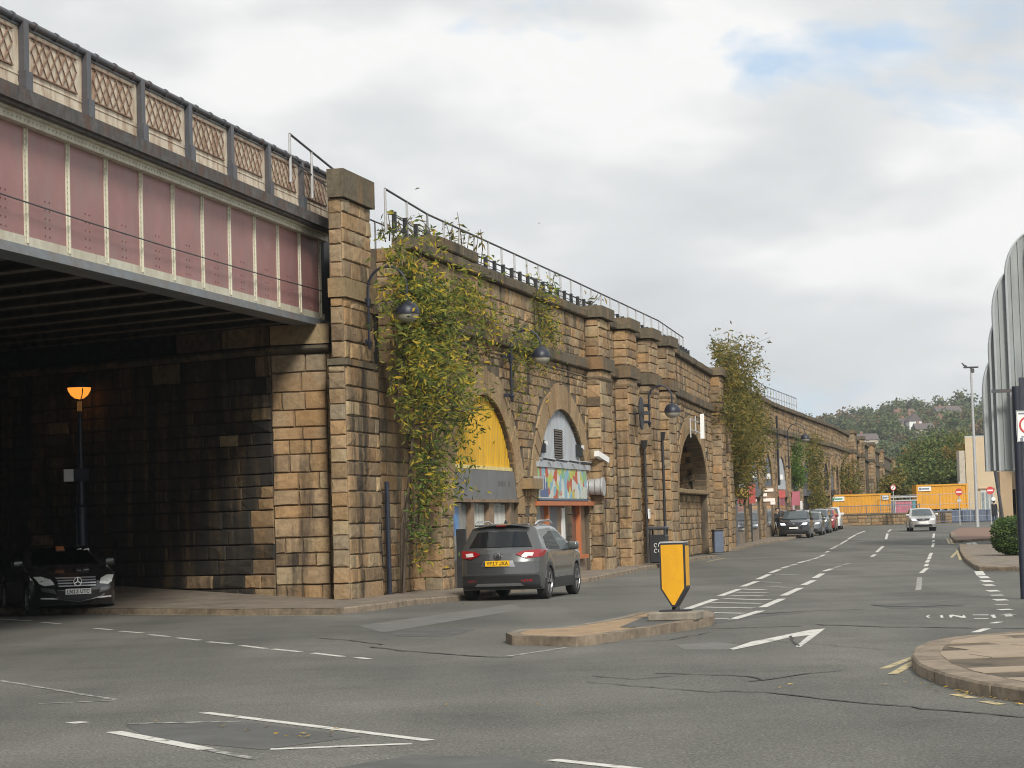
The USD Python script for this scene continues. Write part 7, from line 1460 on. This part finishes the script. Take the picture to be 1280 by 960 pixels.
q = at_dist(1259, 640, yq + .9); obj('doorway', MB().box((q[0] + .35, yq + .96, 1.2), (.62, .1, 2.4)), M['dark'], cb)
q = at_dist(1246.5, 600, yc - .3); obj('corner_pipe', MB().tube([(q[0] - .05, yc - .2, zb), (q[0] + .3, yc - .2, .1)], .07, 8), M['greypaint'], cb, smooth=40)
q = at_dist(1276, 480, yc - 1.0); obj('blue_panel', MB().box((q[0] + .9, yc - .3, q[2] - 1.2), (1.6, .3, 3.0)), M['lampblue'], cb)
# trees behind the containers
def tree(label, x, y, zc, rx, rz, n, size, mat, seed, group=None, h0=None, nm='tree'):
    rng = np.random.default_rng(seed); t = thing(nm, label, 'tree', (x, y, gy(y)), 0, group); nc = max(10, n // 70); c = rng.normal(0, 1, (nc, 3)); c /= np.maximum(1e-6, np.linalg.norm(c, axis=1, keepdims=True)); c *= rng.random((nc, 1)) ** .4
    c = np.array([x, y, zc]) + c * [rx, rx, rz]; pk = rng.integers(0, nc, n); sp = rng.normal(0, 1, (n, 3)) * rx * .16; pts = c[pk] + sp; v, f = leaves(pts, size, rng, .7, .2)
    obj('crown', MB().add(v, f), M[mat], t, kind='stuff'); tr_ = MB().tube([(x, y, gy(y) - .2), (x, y, zc - rz * .4), (x + .2, y, zc + rz * .4)], [rx * .09, rx * .06, .03], 7)
    for j in range(7): tr_.tube([(x, y, zc - rz * (.7 - .1 * j)), (c[j] + [x, y, zc]) / 2 - [0, 0, .3], c[j]], [.12, .08, .03], 5)
    obj('trunk', tr_, M['bark'], t, smooth=40); return t
for i, (px, py, yy, rx, rz, n, mt, lb) in enumerate([
    (1186, 570, 262, 3.6, 3.0, 3000, 'tree_leaf', 'largest dark green tree behind the right container'), (1154, 590, 250, 3.0, 3.2, 2600, 'tree_leaf', 'dark green tree between the viaduct end and the largest tree'),
    (1197, 588, 240, 2.2, 2.6, 1800, 'autumn_leaf', 'orange-tinted tree beside the buff building'), (1214, 575, 236, 2.4, 2.8, 2000, 'buddleia_far', 'olive tree half hidden by the buff building'),
    (1150, 575, 290, 2.2, 2.4, 1200, 'autumn_leaf', 'small russet tree above the viaduct end'), (1138, 608, 245, 2.4, 2.6, 1800, 'tree_leaf', 'low dark tree next to the viaduct end'), (1170, 608, 232, 3.2, 2.6, 2200, 'tree_leaf', 'shaded tree directly behind the right container'),
    (1180, 590, 236, 2.2, 2.2, 1500, 'tree_leaf', 'rounded green tree above the right container'), (1128, 612, 236, 2.0, 2.4, 1200, 'buddleia_far', 'pale bushy tree at the end of the viaduct'), (1206, 602, 228, 2.0, 2.4, 1400, 'tree_leaf', 'dark tree right behind the no-entry sign'), (1118, 620, 214, 1.6, 1.8, 900, 'buddleia_far', 'small bushy tree above the pink hoarding')]):
    p = at_dist(px, py, yy); tree(lb, p[0], yy, p[2], rx, rz, int(n * 1.8), .30, mt, 600 + i, 'trees behind the containers')
# ------------------------------------------------------------------ the wooded hillside and its houses
def hill_z(x, y):
    t = np.clip((y - 420) / 620.0, 0, 1); rise = 34 * t * t * (3 - 2 * t) + 3 * np.clip((y - 900) / 400, 0, 1)
    side = np.clip((x + 40) / 260.0, 0.0, 1.25); side = side * .30 + .78
    p = np.stack([np.asarray(x) / 90.0, np.asarray(y) / 90.0, np.zeros_like(np.asarray(x, float))], -1)
    return .6 + rise * side + (meshkit.fbm(p, 3, 4) - .5) * 9 * np.clip(t * 2, 0, 1)
xs, ys = np.linspace(-500, 1100, 81), np.linspace(400, 1500, 56); X, Y = np.meshgrid(xs, ys); v = np.stack([X.ravel(), Y.ravel(), hill_z(X.ravel(), Y.ravel())], 1); nx, ny = 81, 56; i_, j_ = np.meshgrid(np.arange(nx - 1), np.arange(ny - 1)); a = (j_ * nx + i_).ravel()
obj('hill', MB().add(v, np.stack([a, a + 1, a + nx + 1, a + nx], 1)), M['grass'], kind='structure')
def crown_mesh(rng, n, r, size):
    c = rng.normal(0, 1, (14, 3)); c /= np.linalg.norm(c, axis=1, keepdims=True); c *= rng.random((14, 1)) ** .4; c = c * [r, r, r * .8] + [0, 0, r * .75]; return leaves(c[rng.integers(0, 14, n)] + rng.normal(0, r * .15, (n, 3)), size, rng, .8, .1)
rng = np.random.default_rng(900); cnt = 0; pos, ori, scl, pid = [], [], [], []
while cnt < 1500:
    y = rng.uniform(470, 1130); p = rng.uniform(.105, .245); x = p * y
    if meshkit.noise(np.array([x / 45.0, y / 60.0, 0.0]), 3) < .26: continue
    r = rng.uniform(3.0, 6.2) * (1.25 if rng.random() < .12 else 1); an = rng.uniform(0, 6.3)
    pos.append(Gf.Vec3f(float(x), float(y), float(hill_z(np.array([x]), np.array([y]))[0]) - 1)); ori.append(Gf.Quath(math.cos(an / 2), 0, 0, math.sin(an / 2))); scl.append(Gf.Vec3f(float(r), float(r), float(r * rng.uniform(.8, 1.15)))); pid.append(int(rng.integers(0, 8))); cnt += 1
pi_ = UsdGeom.PointInstancer.Define(stage, '/World/hillside_wood'); pp_ = pi_.GetPrim()
for k_, t_ in (('label', 'wooded slope of the far hill behind the viaduct end'), ('category', 'wood'), ('kind', 'stuff')): pp_.SetCustomDataByKey(k_, t_)
for i in range(8):
    v, f = crown_mesh(np.random.default_rng(910 + i), 900, 1.0, .17); m_ = usdkit.mesh(stage, '/World/hillside_wood/woodland_crown_%03d' % (i + 1), (v, f), M['hillwood' if i < 5 else ('hillwood_light' if i < 7 else 'hillwood_rust')]); tone_attr(m_.GetPrim(), np.repeat(TONE.random(len(v) // 4), 4)); pi_.CreatePrototypesRel().AddTarget(m_.GetPath())
pi_.CreateProtoIndicesAttr(pid); pi_.CreatePositionsAttr(pos); pi_.CreateOrientationsAttr(ori); pi_.CreateScalesAttr(scl)
def on_hill(px, yy): d = ray(px, 560); x = d[0] / d[1] * yy; return x, yy, float(hill_z(np.array([x]), np.array([float(yy)]))[0])
for i, (px, yy, r, lb) in enumerate([(1041, 1080, 5, 'small dark tree at the left end of the hilltop skyline'), (1072, 1085, 6.5, 'round dark tree on the skyline above the viaduct end, first of a pair'), (1083, 1085, 7, 'round dark tree on the skyline touching its left twin'), (1093, 1080, 6.5, 'wide flat-topped skyline tree right of the twin trees'), (1123, 1085, 9.5, 'broadest dark tree in the middle of the skyline'), (1139, 1085, 8, 'dark skyline tree just right of the broadest one'), (1157, 1090, 7.5, 'pointed skyline tree over the largest street tree'), (1178, 1090, 8.5, 'tall skyline tree left of the terrace on the hill'), (1186, 1092, 6, 'small skyline tree beside the tall one'), (1200, 1092, 9, 'tall skyline tree next to the floodlight mast, left one'), (1210, 1092, 9.5, 'tall skyline tree directly behind the floodlight mast'), (1060, 1084, 3.5, 'tiny skyline bush between the first tree and the pair')]):
    x, y, z = on_hill(px, yy); t = thing('hilltop_tree', lb, 'tree', (x, y, z), 0, 'trees on the hilltop skyline'); v, f = crown_mesh(np.random.default_rng(700 + i), 1500, 1.0, .15); obj('crown', MB().add(v * [r * 1.05, r * 1.05, r * 1.1] + [x, y, z + 1.5], f), M['hillwood'], t, kind='stuff'); obj('trunk', MB().tube([(x, y, z - 1), (x, y, z + r * .8)], [r * .1, r * .04], 6), M['bark'], t)
def house(label, px, yy, w, d, h, rh, wall, roof, ridge='x', dz=0, n=2, rot=0.1):
    x, y, z = on_hill(px, yy); z += dz; t = thing('hill_house', label, 'house', (x, y, z), rot, 'houses on the far hillside'); q = lambda mb: mb
    obj('wall', MB().box((0, 0, h / 2 - 1), (w, d, h + 2)), M[wall], t, local=True); o = .3
    if ridge == 'x': bt = [(-w / 2 - o, -d / 2 - o, h), (w / 2 + o, -d / 2 - o, h), (w / 2 + o, d / 2 + o, h), (-w / 2 - o, d / 2 + o, h)]; tp = [(-w / 2 - o, -.05, h + rh), (w / 2 + o, -.05, h + rh), (w / 2 + o, .05, h + rh), (-w / 2 - o, .05, h + rh)]
    else: bt = [(-w / 2 - o, -d / 2 - o, h), (w / 2 + o, -d / 2 - o, h), (w / 2 + o, d / 2 + o, h), (-w / 2 - o, d / 2 + o, h)]; tp = [(-.05, -d / 2 - o, h + rh), (.05, -d / 2 - o, h + rh), (.05, d / 2 + o, h + rh), (-.05, d / 2 + o, h + rh)]
    rf = obj('roof', MB().hexa(np.array(bt, float), np.array(tp, float)), M[roof], t, local=True)
    for k in range(max(1, n // 3)): obj('chimney', MB().box((-w * .3 + k * w / max(1, n // 3), 0, h + rh), (.8, .8, 1.6)), M['housebrick'], rf, local=True)
    for k in range(n):
        for zz in (1.5, 4.2):
            if zz < h - .8: obj('window', MB().box((-w / 2 + (k + .5) * w / n, -d / 2 - .05, zz), (1.2, .12, 1.3)), M['dark'], t, local=True)
for a in [('brick house at the left end of the hilltop', 1044, 1075, 16, 9, 5.5, 3, 'housebrick', 'roof_red', 'x', 1, 4), ('long low terrace on the hilltop left of the twin trees', 1058, 1070, 26, 9, 4.5, 2.6, 'housebrick', 'roof_red', 'x', 0, 6), ('pale house between skyline trees at mid hill', 1105, 1075, 18, 9, 5, 3, 'housewall', 'roof', 'x', 1, 4), ('brick terrace below the tall skyline trees', 1187, 1010, 20, 10, 6, 3.5, 'housebrick', 'roof_red', 'x', 4, 4),
          ('second brick terrace lower on the slope under the tall trees', 1186, 930, 16, 9, 6, 3.5, 'housebrick', 'roof', 'x', 5, 3), ('white gabled house in the middle of the hillside', 1143, 800, 7, 8, 6, 4, 'white', 'roof', 'y', 5, 2), ('grey roofed house left of the white gable', 1136, 805, 10, 8, 5, 3, 'housewall', 'roof', 'x', 4, 2), ('small pale house right of the white gable', 1155, 790, 10, 8, 5, 3, 'housewall', 'roof', 'x', 3, 2), ('white house low on the left slope', 1084, 760, 10, 8, 5, 3, 'housewall', 'roof', 'x', 4, 2),
          ('long grey roofed hall just above the viaduct end', 1122, 520, 14, 10, 5, 3, 'housewall', 'roof', 'x', 3.2, 5), ('pale house on the hilltop at the far right', 1228, 1080, 22, 9, 6, 3, 'housewall', 'roof', 'x', 3, 5), ('brick house half sunk in trees below the skyline', 1132, 1000, 14, 9, 5, 3.5, 'housebrick', 'roof_red', 'x', 4, 3), ('small brick house on the right slope', 1182, 860, 10, 8, 5, 3, 'housebrick', 'roof_red', 'x', 5, 2)]: house(a[0], a[1], a[2], a[3] * .62, a[4] * .7, a[5] * .72, a[6] * .7, a[7], a[8], a[9], a[10] * .6, a[11])
t = thing('stone_gatepost', 'pale stone building corner showing between the trees above the right container', 'building', (*at_dist(1176, 600, 250)[:2], .6)); q = at_dist(1176, 590, 250); obj('wall', MB().box((q[0], 250, 3.0), (1.6, 3, 5.2)), M['housewall'], t); obj('roof', MB().box((q[0], 250, 5.7), (2, 3.4, .25)), M['roof'], t)
# ------------------------------------------------------------------ air
hz = usdkit.material(stage, L + 'haze', {'v': ('principled_volume', {'color': (.80, .86, .93), 'density': 0.00017, 'anisotropy': 0.2})}, [], volume='v.volume')
obj('haze', MB().box((0, 600, 49), (2400, 1900, 102)), hz, kind='stuff') if HAZE else None
